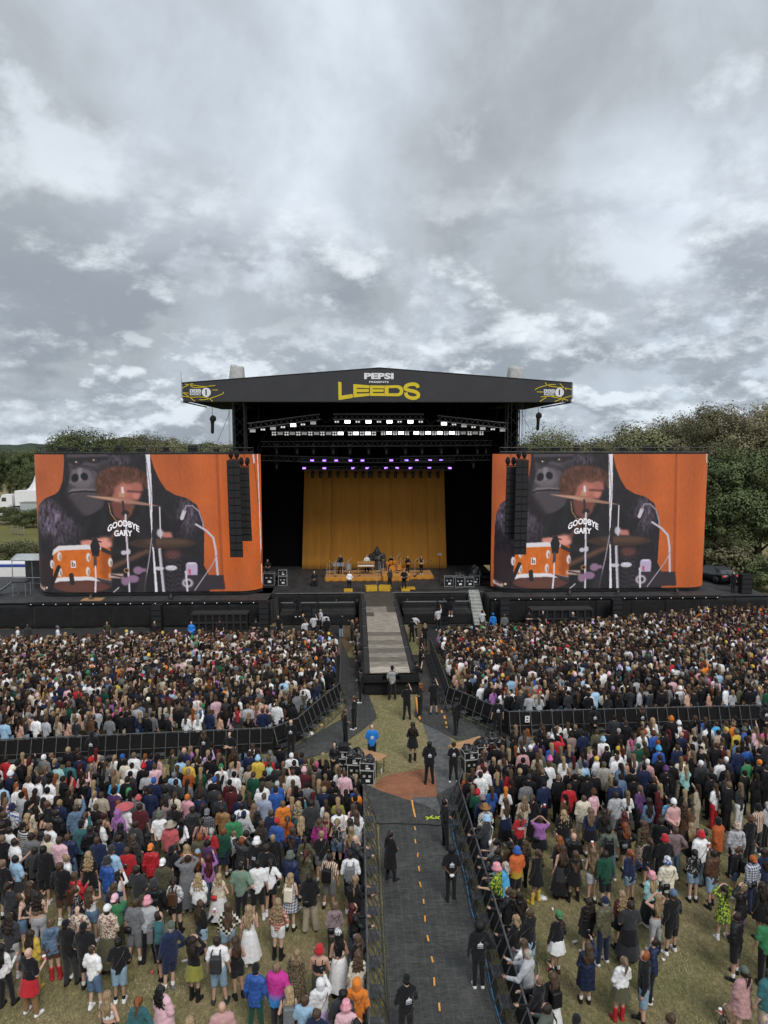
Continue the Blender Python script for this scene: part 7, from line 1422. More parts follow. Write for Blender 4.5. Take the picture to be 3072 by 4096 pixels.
(512, 2880): """75 415 fs - twh Jbk|225 430 rp - lpk Jbk|305 440 ks - tnv Jbk|380 435 kL - lsp Jbk|580 375 bp - jkh Jbk|730 362 f0 - jnv Jbk|895 370 lu - jbk Jbk|1040 385 lL - llv Jbk|1170 380 xC - lmr Jbk big|1375 345 bC - jbr Jbk|1490 345 kL - ldn Jbk|1620 295 bL - twh Jbk|690 470 ks - llb Jbk|880 470 bp - lbe Jbk|1055 450 ds - jbk Jbk|935 495 ds - tbk Jbk|765 535 fs - jye Jbk|50 548 ds - twh Jbk|200 545 ks Brd lbk Jbk|345 560 bs - tpk Jbk|475 615 lL - vbk Jbk|590 655 ks Kgy tlb Jbk|660 580 bL - lbk Jbk|770 605 lp - jru Jbk|945 605 lL - ldg Jbk|1205 562 ks Bgr twh Jgy sl-bk tx-G|1120 730 ks Nbl tbk Jbk|1340 545 lu - vlg Jbk|1375 660 ks - twh Jbk|1480 615 wL - lbk Jbk|1570 580 bs - tbe Jbk|1630 665 bs - tdg Jbk|245 655 ks - jlg Jbk|370 720 ks Kbl jnv Jbk|500 740 ds - tch Jbk|600 755 ds - jch Jbk|760 755 dL Ngy lgy Jbk|940 775 bC - jch Jbk big|1120 805 ks - jch Jbk|1320 765 ks - lmr Jbk|1490 830 lL - lye Jbk""",
(1024, 2880): """35 445 ks Blb tye Jbk bp-bk|155 448 bs Ckh trd Jbk|300 312 ks Hbk jbk Jbk|470 418 fs Hwh jwh Jbk|585 415 ds - jnv Jbk|640 480 bs - jkh Jbk|715 505 bL - lbk Jbk r=-40|815 540 pm - jgy Jbk|885 540 dL - jbk Jbk|595 595 bs Bpk lmr Jbk|465 515 ds - lbk Jbk|280 530 ks Bbk jch Jbk|385 535 fu - lbk Jbk|205 535 bc - taq Jbk r=-50|470 615 bs - twh Jbk tx-Cpb|740 615 ds - jch Jbk|745 690 fL - sbk Jbk|895 690 fu - jbr Jbk big|1040 575 lL - jbk Jbk|1150 650 bs - jpk Jbk sl-pk|1290 715 lu - jbk Jbk|110 650 ds - jbk Jbk|185 710 ks - jkh Jbk|275 770 ks Klg tbl Jdn sl-bk|310 725 bL - lbe Jbk|665 780 ks Cbk vgy Jbk|1005 790 ks - tbk Jbk|905 835 lc - jnv Jbk|85 790 bs - twh Jbk sl-bk|410 630 bL - sbe Jbk|180 385 ks Hgy jgy Jbk|520 850 kL - lbk Jbk""",
(1850, 2850): """400 570 lu - jbk Jbk|520 520 dL - lfl Jbk|600 462 lL - lbk Jbk|690 428 rC - lbk Jbk|760 360 bL - lwh Jbk|895 398 ks Nwh jbk Jbk p=phone|1000 330 kL - lpu Jbk|990 468 fm - lgy Jbk pu-gy big|790 578 ks - jbk Jbk cup p=cup r=-30|630 672 dC - lbk Jbk p=head|1120 250 ws - jbk Jbk|1280 255 ks Hbk jbk Jbk p=cup|1410 255 ds - lrp Jbk|1560 232 ds - jnv Jbk|1170 395 lC - lbl Jbk|1135 550 ks Bhp jkh Jbk|1250 425 fL - jch Jbk|1380 415 lL - jnv Jbk p=cup|1310 565 lL - lwh Kbk sl-bk|1110 622 bs - twh Jnv|970 648 bL - lch Jbk|1430 555 xL - lbs Jbk|1385 712 lp - jbk Kbk|1490 730 ks Cbe jbk Jbk|1580 625 ks Cnv llb Jbk sl-bk|1245 788 fs - jbk Sbk|1035 725 fs - jbk Jbk p=phone|1550 520 dp - lgy Jbk|1590 445 dL - lpk Jbk|260 645 ks Kmr lpk Jbk|130 715 bm - jbk Jbk|275 705 ds - twh Jbk|45 780 bL - lru Jbk""",
(2300, 2850): """280 210 bs - jkh Jbk|365 302 ks Blb lwh Jbk|430 208 ks - jbk Jbk|565 200 wc - jbk Jbk|610 345 dL - lye Jbk|700 345 pL - lbs Jbk|745 260 dL - lsp Jbk|860 230 fC - twh Jbk m|915 215 bL Wru jbr Jbk|1030 222 ks Wbr jbl Jbk|820 395 ks Hdg jdg Jbk|900 372 bC - jcm Jbk|1075 350 rm - jbk Jbk|1145 230 ks - jbk Jbk|1190 220 xL - jch Jbk|1245 180 kL - jbk Jbk|1425 155 ks - tmr Jbk|1375 255 f0 - jnv Jbk big|1530 205 lL - lbe Jbk|1325 410 bs - lnv Jbk|1545 305 ks - llg Jbk|1545 490 fL - jbk Jbk|1620 440 ks - vbk Jbk r=140|1085 418 ks Bsb tbl Sgy tx-10|945 585 bs Cwh lsp Jbk r=-40 sl-bk|765 530 fC - lwh Jbk|610 460 xC - lwh Jbk|545 482 kc - twh Jgy sl-bk|265 390 kL - lpk Jbk|250 480 dL - tbk Jbk|375 615 bs Ckh lzb Jbk|590 650 dC - tdn Jbk m|755 715 ks Nbk jbk Jbk|895 665 ks - jnv Jbk|1180 678 ks Bpp tbk Jbk|1250 610 ks - jbk Jbk r=-50|1440 690 lL - jaq Jbk pu-bk|1630 600 ks Cwh jch Jbk|245 740 bs Cgy jbk Jbk|440 780 lm - lkh Jbk|880 548 bu - lgy Jbk|110 440 bL - lbk Jbk""",
(2560, 2850): """985 112 bs - tsb Jbk|885 140 kC - twh Jbk m|1125 172 ks Kye jbk Jbk|1015 220 ds - tfl Jbk|1240 202 ks Bfg jye Jbk|1350 175 ks Bfg tbl Jbk|1500 180 fC - lpk Jbk p=up|1620 188 bL - lhp Jbk|830 300 bL - lcr Jbk|890 275 kL - lpl Jbk|990 388 bs - jbk Jbk|1060 390 bL - lmr Jbk r=160|1260 355 ks - ldn Jbk sl-bk|1370 425 ds - jbl Jbk|1575 320 fC - lbe Jbk|1640 335 ks Kbk jch Jbk bp-bk|1540 460 ks - jbk Jbk|1120 555 bs Cwh jnv Jbk r=-30|1545 590 bs Kog jbk Jbk|1040 595 bs - twh Jbk|1385 580 ks Nbk tgr Jbk sl-bk|1640 660 ks Cch jbk Jbk|920 712 bs - jbk Jbk|1360 750 bu - jbk Jbk cup p=cup|1500 780 dL - jbk Jbk|1130 770 bC - jch Jbk|1370 310 dL - olg Jbk|1330 355 dL - lbk Jbk"""}
STYLE = dict(s='short', c='crop', L='long', C='curly', m='mid', p='pony', u='bun', a='afro')
HATK = dict(B='bucket', W='wide', T='cone', C='cap', K='back_cap', N='beanie', H='hood'); HATN = dict(B='bucket hat', W='brimmed hat', T='conical hat', C='cap', K='backwards cap', N='beanie', H='hood')
TOPK = dict(t='tee', l='long', j='jacket', v='vest', s='strap', c='crop', q='coat', o='poncho'); TOPN = dict(t='t-shirt', l='top', j='jacket', v='sleeveless top', s='strappy top', c='cropped top', q='long coat', o='loose poncho')
BOTN = dict(J='trousers', G='baggy trousers', S='shorts', K='short skirt', M='long skirt', X='short dress', Y='long dress')
HSN = dict(s='short', c='cropped', L='long', C='curly', m='shoulder-length', p='tied-back', u='bunned', a='afro')
SK = 512/1659
def parse(rec):
    t = rec.split(); d = dict(px=float(t[0]), py=float(t[1]), hair=t[2], hat=t[3], top=t[4], bot=t[5], rz=0, pose=None, sex=None, h=None, big=0, ex={}, txt=None, cup=False)
    for e in t[6:]:
        if e.startswith('p='): d['pose'] = e[2:]
        elif e.startswith('r='): d['rz'] = float(e[2:])
        elif e.startswith('h='): d['h'] = float(e[2:])
        elif e == 'sit': d['sit'] = 1
        elif e in 'mf': d['sex'] = e
        elif e == 'big': d['big'] = 1
        elif e == 'cup': d['cup'] = True
        elif e.startswith('tx-'): d['txt'] = e[3:]
        else: d['ex'][e[:2]] = e[3:]
    if d['hair'][0] == 'g': d['hair'] = 'w'+d['hair'][1:]
    d['sex'] = d['sex'] or ('f' if d['hair'][1] in 'LCmpu' else 'm'); r = random.Random(int(d['px']*7+d['py']*13))
    d['h'] = d['h'] or (r.gauss(1.655, .045) if d['sex'] == 'f' else r.gauss(1.765, .05)); d['r'] = r
    d['pose'] = d['pose'] or r.choice(['rest', 'rest', 'front', 'cross', 'front', 'cup', 'hip'] if d['sex'] == 'm' else ['rest', 'front', 'front', 'cross', 'phone', 'cup', 'hip'])
    d['legs'] = 'sit' if d.get('sit') else r.choice('aabc' if d['sex'] == 'f' else 'abbc'); d['skin'] = SKINC[r.choice([0, 1, 2, 4, 0, 2, 3])]; return d
def rgbn(c): return CNAME[c]
def dress(d, at, rz, name='person', low=False):
    """builds one person as an empty with a body and its clothes"""
    fig = Fig.get(d['sex'], d['pose'], d['legs'], d['big']); t = thing(name, '', 'person', at, d.get('group'), rz); s = d['h']/1.765; t.scale = (s*.945, s*.96, s)
    b = link('body', body_mesh(fig), None, t, color=d['skin']); r = d['r']
    hc = HAIRC[d['hair'][0]]; hs = d['hair'][1]; j = r.uniform(.8, 1.25)
    if hs != '0' and d['hat'][0] != 'H':
        st_ = STYLE[hs]; o = link('hair', hair('crop' if (d['hat'] != '-' and st_ == 'short') else st_, r.randrange(3) if st_ in ('long', 'curly') else 0), HAIRM, t, color=tuple(v*j for v in hc))
        if not o.data.materials: o.data.materials.append(HAIRM)
    if d['hat'] != '-':
        k = HATK[d['hat'][0]]; o = cpart({'hood': 'hood', 'cap': 'cap', 'back_cap': 'cap'}.get(k, 'hat'), hat(k), STRAW if d['hat'] in ('Wbe', 'Wtn') else CLOTH, t, d['hat'][1:])
    tk, tc = TOPK[d['top'][0]], d['top'][1:]; o = cpart({'tee': 'shirt', 'long': 'shirt', 'jacket': 'jacket', 'coat': 'coat', 'poncho': 'poncho'}.get(tk, 'top'), garment(fig, tk), SHELLC if tk in ('jacket', 'coat') and (int(d['px']) % 3 == 0) else CLOTH, t, tc)
    if tk in ('strap', 'crop', 'vest'):
        for sx in (-1, 1):
            k = ('strapmesh', sx, fig.sex)
            if k not in MESHC: mb = MB(); mb.slab(1, 8, lambda u, v: (sx*(.085+.012*(2*u-1)+.01*v), -.115+.02*math.sin(v*3)+(.12*max(0, v-.7)/.3), 1.28+.20*math.sin(v*1.45)), (0, -.012, 0)); MESHC[k] = mb.mesh('strap')
            if tk != 'vest': cpart('strap', MESHC[k], CLOTH, t, tc)
    bk, bc = d['bot'][0], d['bot'][1:]
    if bk in 'JGS': cpart('trousers' if bk != 'S' else 'shorts', garment(fig, {'J': 'trousers', 'G': 'baggy', 'S': 'shorts'}[bk]), DENIM if bc in ('dn', 'ld') else CLOTH, t, bc)
    else:
        if bk in 'KX': cpart('skirt', skirt(fig, .67, .09, 'skirt'), CLOTH, t, bc)
        else: cpart('skirt', skirt(fig, .28, .14, 'skirt'), CLOTH, t, bc)
    sh = d['ex'].get('bo') or d['ex'].get('sh') or ('bk' if r.random() < .68 else 'wh')
    sock = r.choice(['wh', 'wh', 'bk']) if (bk in 'SKX' and 'bo' not in d['ex'] and r.random() < .6) else None
    for sd in (0, 1):
        cpart('boot' if 'bo' in d['ex'] else 'shoe', garment(fig, 'boots' if 'bo' in d['ex'] else 'shoes', sd), LEATHER, t, sh)
        if sock: cpart('sock', garment(fig, 'socks', sd), CLOTH, t, sock)
    if 'bp' in d['ex']: cpart('backpack', carry('backpack', fig), SHELLC, t, d['ex']['bp']); cpart('straps', carry('straps', fig), CLOTH, t, d['ex']['bp'])
    if 'sl' in d['ex'] or 'pu' in d['ex']: cpart('bag_strap', carry('sling', fig), CLOTH, t, d['ex'].get('sl') or d['ex'].get('pu'))
    if 'pu' in d['ex']: cpart('bag', carry('pouch', fig), LEATHER, t, d['ex']['pu'])
    if 'wj' in d['ex']: cpart('tied_jacket', skirt(fig, .66, .075, 'tied_jacket'), CLOTH, t, d['ex']['wj'])
    if d['txt']:
        dark = sum(rgb_of(tc)) > .9; cm = pm('ink_dark', (.03, .05, .10), .7) if dark else M['logo_white']; link('lettering', print_mesh(d['txt'], .10 if len(d['txt']) < 6 else .065, 1.26, fig, {5: .26, 6: .28, 8: .29}.get(len(d['txt']))), cm, t)
    if abs((d['rz']+180) % 360-180) > 85:
        for sx in (-1, 1):
            k = ('eye', sx)
            if k not in MESHC: mb = MB(); mb.smooth = True; mb.lathe([(0, -.010), (.016, 0), (0, .010)], (sx*.034, .088, 1.642), 8, 1, .5); MESHC[k] = mb.mesh('eye')
            link('eye', MESHC[k], M['lens'], t)
        if 'mouth' not in MESHC: mb = MB(); mb.smooth = True; mb.lathe([(0, -.006), (.024, 0), (0, .006)], (0, .092, 1.572), 8, 1, .4); MESHC['mouth'] = mb.mesh('mouth')
        link('mouth', MESHC['mouth'], pm('lips', (.30, .10, .09), .5), t)
    if d.get('logo'):
        me = apex_mesh(fig); link('lettering', me, M['logo_white'], t)
    return t, fig
APX = {}
def apex_mesh(fig):
    k = fig.key[0]+str(fig.key[3])
    if k not in APX:
        me = print_mesh('APEX', .045, 1.24, fig, .155); v = [tuple(p.co) for p in me.vertices]; f = [tuple(p.vertices) for p in me.polygons]; y = min(p[1] for p in v)-.004
        n = len(v); v += [(-.085, y, 1.275), (.085, y, 1.275), (.05, y, 1.315), (.012, y-.002, 1.335), (.0, y-.002, 1.38), (-.012, y-.002, 1.335), (-.05, y, 1.315)]; f.append(tuple(range(n, n+7))); n = len(v)
        v += [(-.08, y, 1.195), (.08, y, 1.195), (.08, y, 1.203), (-.08, y, 1.203)]; f.append(tuple(range(n, n+4))); m2 = bpy.data.meshes.new('lettering'); m2.from_pydata(v, [], f); APX[k] = m2
    return APX[k]
def hand_world(t, fig, i=0): w, dv, s = fig.wr[i]; return np.array(w)+np.array(dv)*.09
PAPER = pm('paper_cup', (.62, .10, .12), .5, .3, noise=(8, .1)); PHONE = pm('phone', (.01, .01, .012), .2, .6)
def held(t, fig, kind, lab):
    """a thing held in the right hand stays a thing of its own"""
    M4 = t.matrix_world if False else None; p = hand_world(t, fig); c, s_ = math.cos(t.rotation_euler[2]), math.sin(t.rotation_euler[2]); k = t.scale[0]; p = p*np.array(t.scale); q = np.array([p[0]*c-p[1]*s_, p[0]*s_+p[1]*c, p[2]])+np.array(t.location)
    mb = MB(); mb.smooth = True
    if kind == 'cup':
        e = thing('paper_cup', lab, 'cup', q); mb.lathe([(.030, -.04), (.040, .07)], (0, 0, 0), 12); mk('cup_wall', mb, PAPER, e, world=False); mb = MB(); mb.lathe([(.043, .068), (.043, .078), (.036, .080)], (0, 0, 0), 12); mk('rim', mb, M['white'], e, world=False)
    else: e = thing('phone', lab, 'phone', q, None, t.rotation_euler[2]); mb.cbox((0, 0, .04), (.075, .010, .15), 0, .004); mk('case', mb, PHONE, e, world=False)
PEOPLE = []
for (ox, oy), txt in TILES.items():
    for rec in txt.split('|'):
        d = parse(rec); d['nx'], d['ny'] = ox+d['px']*SK, oy+d['py']*SK; extra = .06 if d['hat'][0] in 'BWTCKN' else (.02 if d['hair'][1] != '0' else 0)
        p = ground_at(d['nx'], d['ny'], d['h']+extra*d['h']/1.765); d['at'] = p; PEOPLE.append(d)
# tiles overlap: drop the second record of one head
keep = []
for d in sorted(PEOPLE, key=lambda d: d['at'][1]):
    if all(math.hypot(d['nx']-e['nx'], d['ny']-e['ny']) > 11 for e in keep[-60:]): keep.append(d)
PEOPLE = keep
# nudge apart those that would share a place; keep clear of the barriers
XY = np.array([d['at'][:2] for d in PEOPLE])
for _ in range(25):
    D = XY[:, None]-XY[None]; L2 = np.hypot(D[..., 0], D[..., 1])+np.eye(len(XY))*9; pu = np.clip(.40-L2, 0, .4)[..., None]*D/np.maximum(L2, .02)[..., None]*.35; XY += pu.sum(1)
    near = XY[:, 1] < 25.2; lf = near & (XY[:, 0] < 2); rt = near & (XY[:, 0] >= 2); XY[lf, 0] = np.minimum(XY[lf, 0], -.02); XY[rt, 0] = np.maximum(XY[rt, 0], 3.95)
    XY[:, 1] = np.where(XY[:, 0] < 0, np.minimum(XY[:, 1], 28.15+.07*(XY[:, 0]+14.5)*.5), np.minimum(XY[:, 1], 30.3))
for d, q in zip(PEOPLE, XY): d['at'] = np.array([q[0], q[1], float(gz(q[1]))])
def describe(d):
    hn, hs = HNAME[d['hair'][0]], d['hair'][1]
    if d['hat'] != '-': head = '%s %s' % (rgbn(d['hat'][1:]), HATN[d['hat'][0]])
    elif hs == '0': head = 'bald head'
    else: head = '%s %s hair' % (HSN[hs], hn)
    top = '%s %s' % (rgbn(d['top'][1:]), TOPN[d['top'][0]]); return head, top, '%s %s' % (rgbn(d['bot'][1:]), BOTN[d['bot'][0]])
# ------------------------------------------------------------------ staff, crew and band: placed by their heads, in the clothes the photograph shows
STAFF = """1718 2964 ks - tbk Jbk p=cross logo big @security guard with logo shirt standing at the edge of the red woodchip
1815 2965 bu - tbk Jbk p=front logo f @security guard with logo shirt beside the right flight cases
1488 2896 b0 - trb Jbk p=cross logo hp @bald steward in bright blue shirt and headphones beside the left table
1651 2886 dL - lbk Kbk p=cross bo-bk @person in black skirt and tights alone on the grass triangle
1338 2969 ku - jbk Jbk p=front r=165 @guard in black facing the camera beside the left flight cases
1417 2781 bp - lbk Jbk p=front r=60 @guard in black with a ponytail at the runway end
1380 2834 bL - lbk Jbk p=front r=-70 @guard in black with brown hair left of the runway end
1628 2737 ks - tbk Jbk p=phone @photographer in black with raised hand just before the runway end
1682 2730 rm - tbk Jbk p=front r=60 @ginger person in black right of the runway end
1736 2718 ks - tbk Sbk p=phone @person in black shorts on the dark ground cover right of the runway
1827 2789 ks - jbk Jbk p=front r=40 @guard in black jacket on the right ground cover
1991 2793 ks - tbk Jbk p=rest logo @guard with logo shirt before the right bending barriers
1781 3194 ks - jbk Jbk p=front r=-75 sh-bk @person in black puffer jacket leaning at the top of the right walkway
1806 3383 ka - tbk Jbk p=back logo dark @guard with afro hair, logo shirt and white gloves on the walkway
1562 3321 dp - qbk Jbk p=cross r=-45 @guard in long black coat on the left of the walkway
1918 3685 ka - jbk Jbk p=hip logo dark @guard with afro hair and logo hoodie at the right walkway barrier
1626 3899 dc Cbk lbk Jbk p=cross logo r=15 @guard in black cap and logo top nearest the camera on the walkway
367 2924 ks Hbk jbk Jbk p=front logo @hooded guard with logo before the left pen barriers
816 2920 bm - lbk Jbk p=front logo f @guard with brown hair and logo before the left pen barriers
919 2926 ks - tbk Jbk p=cross r=160 @guard with folded arms facing the camera before the left pen
1163 2877 b0 - lbk Jbk p=front logo @bald guard with logo top at the bend of the left barriers
2377 2822 ks - jbk Jbk p=back logo @guard in logo hoodie, left one before the right pen barriers
2567 2823 bm - jbk Jbk p=front logo f @guard in logo hoodie with brown hair before the right pen
2677 2866 bs - lbk Jbk p=front r=190 @guard in black looking down before the right pen barriers
3060 2808 ks - jbk Jbk p=back logo @guard in logo hoodie at the right edge before the pen
1364 2464 kL - jbk Jld p=phone @person in black jacket and pale jeans alone in the left pit
1408 2478 lm - jch Jbk r=80 @guard with blonde hair farthest back left of the runway
1426 2474 rs - jbk Jbk r=60 @ginger haired guard farthest back beside the runway
1431 2497 bs - tbk Jbk r=80 dark @guard in black third along the left of the runway
1425 2516 ls - jbk Jbk r=80 @fair haired guard fourth along the left of the runway
1433 2531 lm - jgy Jbk r=70 @guard in shiny grey jacket along the left of the runway
1434 2568 bs - jbk Jbk r=80 p=cross @guard in black jacket sixth along the left of the runway
1438 2602 bs - jbk Jbk r=80 p=cross @guard with folded arms seventh along the left of the runway
1443 2673 ks Cbk jbk Jbk r=85 p=cross @guard in black cap leaning on the left runway end
1569 2664 ks Cbk tbs Jbk p=phone @person in black cap and striped vest at the runway end
1659 2457 ks - twp Jbk @photographer in pale vest at the back right of the runway
1648 2474 ks - tbk Jbk @guard in black behind the runway on the right
1686 2533 bc - tbk Jbk r=-80 @guard in black second along the right of the runway
1683 2584 ks - tbk Jbk r=-80 @guard in black third along the right of the runway
1666 2644 kb Cbk tbk Jbk p=phone r=-60 @guard in black cap with raised hand right of the runway
1700 2492 lm - tbk Jbk @blonde person in black in the right pit
765 2485 bs - jrb Jbk hp r=180 @steward in bright blue jacket before the left subwoofers
879 2475 ks Cbk tbk Jbk r=180 @guard in black cap standing before the left subwoofers
1023 2474 ks Cbk tbk Jbk r=180 p=cross @guard in black cap between subwoofers and platform on the left
1113 2461 ks - tbk Jbk r=180 @guard in black before the left corner drape
1212 2455 oc - jbk Jbk r=150 @orange haired person in black in the left pit
1220 2478 bs - twp Jbk r=20 p=phone @photographer in pale vest left in the left pit
1255 2458 ks - twp Jbk p=phone @photographer in vest at the middle of the left pit
1283 2436 wc - twp Jbk r=-60 p=front @grey haired person in vest raised in the left pit
1302 2452 ks - twp Jbk @photographer in vest beside the grey haired one
1306 2470 ks - jbk Jbk @guard in black right in the left pit
1753 2431 ks - twp Jbk p=up @photographer in vest with raised arm in the right pit
1929 2440 ks - twp Jbk p=phone @photographer at the foot of the pale stairs
1972 2453 ks Crb jrb Jbk @steward in bright blue beside the pale stairs
2018 2455 bs - tgy Jbk @person in grey beside the right speaker stack
2117 2443 ks Cbk tbk Jbk r=180 @guard in black cap before the right subwoofers
2172 2443 ks - tbk Jbk r=180 @guard in black before the right subwoofers
2292 2448 ws - jbk Jbk r=180 @grey haired person right of the right subwoofers
2661 2396 ks Hbk jbk Jbk r=180 @hooded guard against the right wing drape
428 2486 ks - tcm Jbk r=180 p=hip @person in patterned jacket against the left wing drape
618 2483 ks - jbk Jbk r=180 @guard in black against the left wing drape
70 2506 fs - lwh Jbk r=-60 p=front @person in white at the far left pit edge
110 2496 ks - jch Jbk r=180 dark @guard in black padded jacket at the far left pit edge
230 2504 ks Cgy twh Jbk r=-60 @person in grey cap and white shirt in the left pit""".split('\n')
ORDER = []
for i, line in enumerate(STAFF):
    a, lab = line.split('@'); tk = a.split(); flags = {f for f in tk[6:] if f in ('logo', 'dark', 'hp')}; rec = ' '.join(t for t in tk if t not in flags); rec = rec.replace(' kb ', ' ks ')
    d = parse(rec); d['px'] += i*3; d['nx'], d['ny'] = float(tk[0]), float(tk[1]); d['at'] = ground_at(d['nx'], d['ny'], d['h']*1.01); d['label'] = lab; d['logo'] = 'logo' in flags
    if 'dark' in flags: d['skin'] = SKINC[6]
    d['group'] = 'crew and security in the pit and on the walkway'; d['rz'] = d['rz']
    t, fig = dress(d, d['at'], R(d['rz'])); t['label'] = lab
    if 'hp' in flags: link('headphones', hat('headphones'), CLOTH, t, color=CLR['bk'])
    if 'gloves' in lab:
        mb = MB(); mb.smooth = True
        for w, dv, s_ in fig.wr: mb.path([w, np.array(w)+np.array(dv)*.05, np.array(w)+np.array(dv)*.10], [.036, .045, .035], 8)
        link('gloves', mb.mesh('gloves'), CLOTH, t, color=CLR['wh'])
# two camera operators on the pit platforms, a man on the right wing
for (px, py, z, rec, lab, rz) in ((1190, 2381, -.12, 'ks - jbk Jbk p=lean', 'camera operator in black on the left pit platform', 20), (1803, 2376, -.12, 'ks - jbk Sbk p=lean', 'camera operator in black on the right pit platform', -20), (2935, 2288, DK, 'ks - jbk Jbk p=phone h=1.72', 'man in black standing on the right wing beside the railing', 180), (1070, 2238, DK, 'bs - tbk Jbk p=front', 'technician in black beside the cases at stage left', 190)):
    d = parse('%d %d %s' % (px, py, rec)); d['at'] = atz(px, py, z+d['h']); d['at'][2] = z; t, fig = dress(d, d['at'], R(rz)); t['label'] = lab
    if 'operator' in lab:
        q = d['at']+np.array([.05, .62, 0]); c = thing('broadcast_camera', 'black camera on a tripod %s' % lab.split(' in black ')[1], 'camera', q)
        mb = MB(); mb.cbox((0, 0, 1.42), (.22, .55, .26), 0, .04); mk('camera_body', mb, M['case'], c, world=False); mb = MB(); mb.smooth = True; mb.tube((0, .27, 1.42), (0, .62, 1.42), .09, 12, .11); mk('lens_barrel', mb, M['case'], c, world=False)
        for k in range(3): a = k*2.1; mb = MB(); mb.tube((0, 0, 1.28), (.45*math.cos(a), .45*math.sin(a), 0), .025, 6); mk('leg', mb, M['black_metal'], c, world=False)
# ------------------------------------------------------------------ band, risers and instruments
def bandmember(px, py, z, rec, lab, rz, Y=None):
    d = parse('%d %d %s' % (px, py, rec)); p = atz(px, py, z+d['h']) if Y is None else atY(px, py, Y); d['at'] = np.array([p[0], p[1], z]); d['group'] = 'musicians on the stage'
    t, fig = dress(d, d['at'], R(rz)); t['label'] = lab; return t, fig, d['at']
def riser(name, x0, x1, y0, y1, h, lab):
    t = thing(name, lab, 'riser', ((x0+x1)/2, y0, DK)); mb = MB(); mb.box(x0+.03, x1-.03, y0+.03, y1-.03, DK+.005, DK+h-.03); mk('platform', mb, M['orange_cloth'], t)
    mb = MB(); mb.smooth = True; mb.slab(30, 14, lambda u, v: (x0+(x1-x0)*u+.02*math.sin(v*20), y0+(y1-y0)*v, DK+h+.012*math.sin(u*19)*math.sin(v*11)), (0, 0, -.02)); mk('cloth_top', mb, M['orange_cloth'], t)
    for (ax, ay, bx, by) in ((x0, y0, x1, y0), (x0, y1, x0, y0), (x1, y0, x1, y1)):
        mb = MB(); mb.smooth = True; n = max(8, int(8*math.hypot(bx-ax, by-ay))); nx, ny = (0, -1) if ay == by else ((-1, 0) if ax == x0 else (1, 0))
        mb.slab(n, 4, lambda u, v: (ax+(bx-ax)*u+nx*(.12*(1-v)*(1.2+math.sin(u*n*1.1))*.5+.01), ay+(by-ay)*u+ny*(.12*(1-v)*(1.2+math.sin(u*n*1.1))*.5+.01), DK+.008+(h-.01)*v), (-nx*.02, -ny*.02, 0)); mk('cloth_side', mb, M['orange_cloth'], t)
    return t
riser('stage_riser', -2.75, 2.35, 62.6, 66.2, .34, 'long low riser covered in orange cloth at the left of the band')
riser('stage_riser', 2.37, 4.75, 62.3, 65.6, .62, 'taller drum riser covered in orange cloth at the middle')
riser('stage_riser', 4.77, 7.0, 63.2, 66.0, .34, 'low orange covered riser at the right of the band')
def box_thing(name, x, y, w, d, h, mat, lab, cat, rz=0, z=DK):
    t = thing(name, lab, cat, (x, y, z), None, rz); mb = MB(); mb.cbox((0, 0, h/2+.004), (w, d, h), 0, .02); mk('body', mb, mat, t, world=False); mb = MB(); mb.cbox((0, -d/2-.006, h*.5), (w*.7, .01, h*.5)); mk('panel', mb, mat, t, world=False); return t
a = atz(1513, 2362, DK); box_thing('monitor_wedge', a[0]-.62, a[1], .95, .7, .42, M['yellow'], 'left yellow monitor wedge at the front of the stage', 'monitor', R(12)); box_thing('monitor_wedge', a[0]+.55, a[1], .95, .7, .42, M['yellow'], 'right yellow monitor wedge at the front of the stage', 'monitor', R(-12))
for px, py, lab in ((1393, 2366, 'small orange foot box before the guitarist in white'), (1622, 2364, 'small orange foot box before the bass player')): a = atz(px, py, DK); box_thing('foot_box', a[0], a[1], .72, .4, .22, M['yellow'], lab, 'box')
a = atz(1625, 2357, DK); box_thing('low_platform', a[0]+.15, a[1]+.2, 1.2, .8, .10, M['yellow'], 'low yellow platform under the bass player', 'platform')
def guitar(at, rz, z, lab, rgb, L=1.0):
    t = thing('guitar', lab, 'guitar', (at[0]+.20*math.sin(-rz), at[1]+.20*math.cos(rz), at[2]+z), None, rz); mb = MB(); mb.smooth = True; n = 22; prof = []
    for i in range(n): q = 2*math.pi*i/n; r_ = .17*(1+.22*math.cos(2*q)-.10*math.cos(q)); prof.append((r_*math.cos(q), r_*.82*math.sin(q)))
    mb.prism(prof, .03, .09); mk('body', mb, pm('guitar_%d' % int(rgb[0]*100), rgb, .3, .5), t, world=False); mb = MB(); mb.tube((-.12, .06, .03), (-.80*L, .06, .25), .028, 5); mk('neck', mb, pm('guitar_neck', (.20, .10, .05), .5), t, world=False); mb = MB(); mb.cbox((-.85*L, .06, .27), (.14, .03, .08)); mk('headstock', mb, M['case'], t, world=False)
t, f, p = bandmember(1397, 2283, DK, 'dm - lwh Jbk p=guitar h=1.68', 'guitarist with long dark hair in white shirt at the stage front', 185); guitar(p, R(185), 1.02, 'white electric guitar held by the guitarist in white', (.7, .7, .7))
t, f, p = bandmember(1616, 2277, DK+.11, 'ds - tbk Jbk p=guitar h=1.72', 'bearded bass player in black at the stage front', 190); guitar(p, R(190), 1.02, 'dark bass guitar held by the player at the stage front', (.02, .015, .012), 1.25)
t, f, p = bandmember(1560, 2274, DK, 'dm - lch Gbk p=hip h=1.68', 'singer in grey shirt and flared black trousers at the stage front', 150)
t, f, p = bandmember(1631, 2240, DK+.34, 'dC - lbk Jbk p=guitar h=1.68', 'guitarist in black on the right riser', 190, 63.9); p = (p[0], p[1], DK+.34); guitar(p, R(190), 1.02, 'sunburst guitar held by the player on the right riser', (.35, .12, .03))
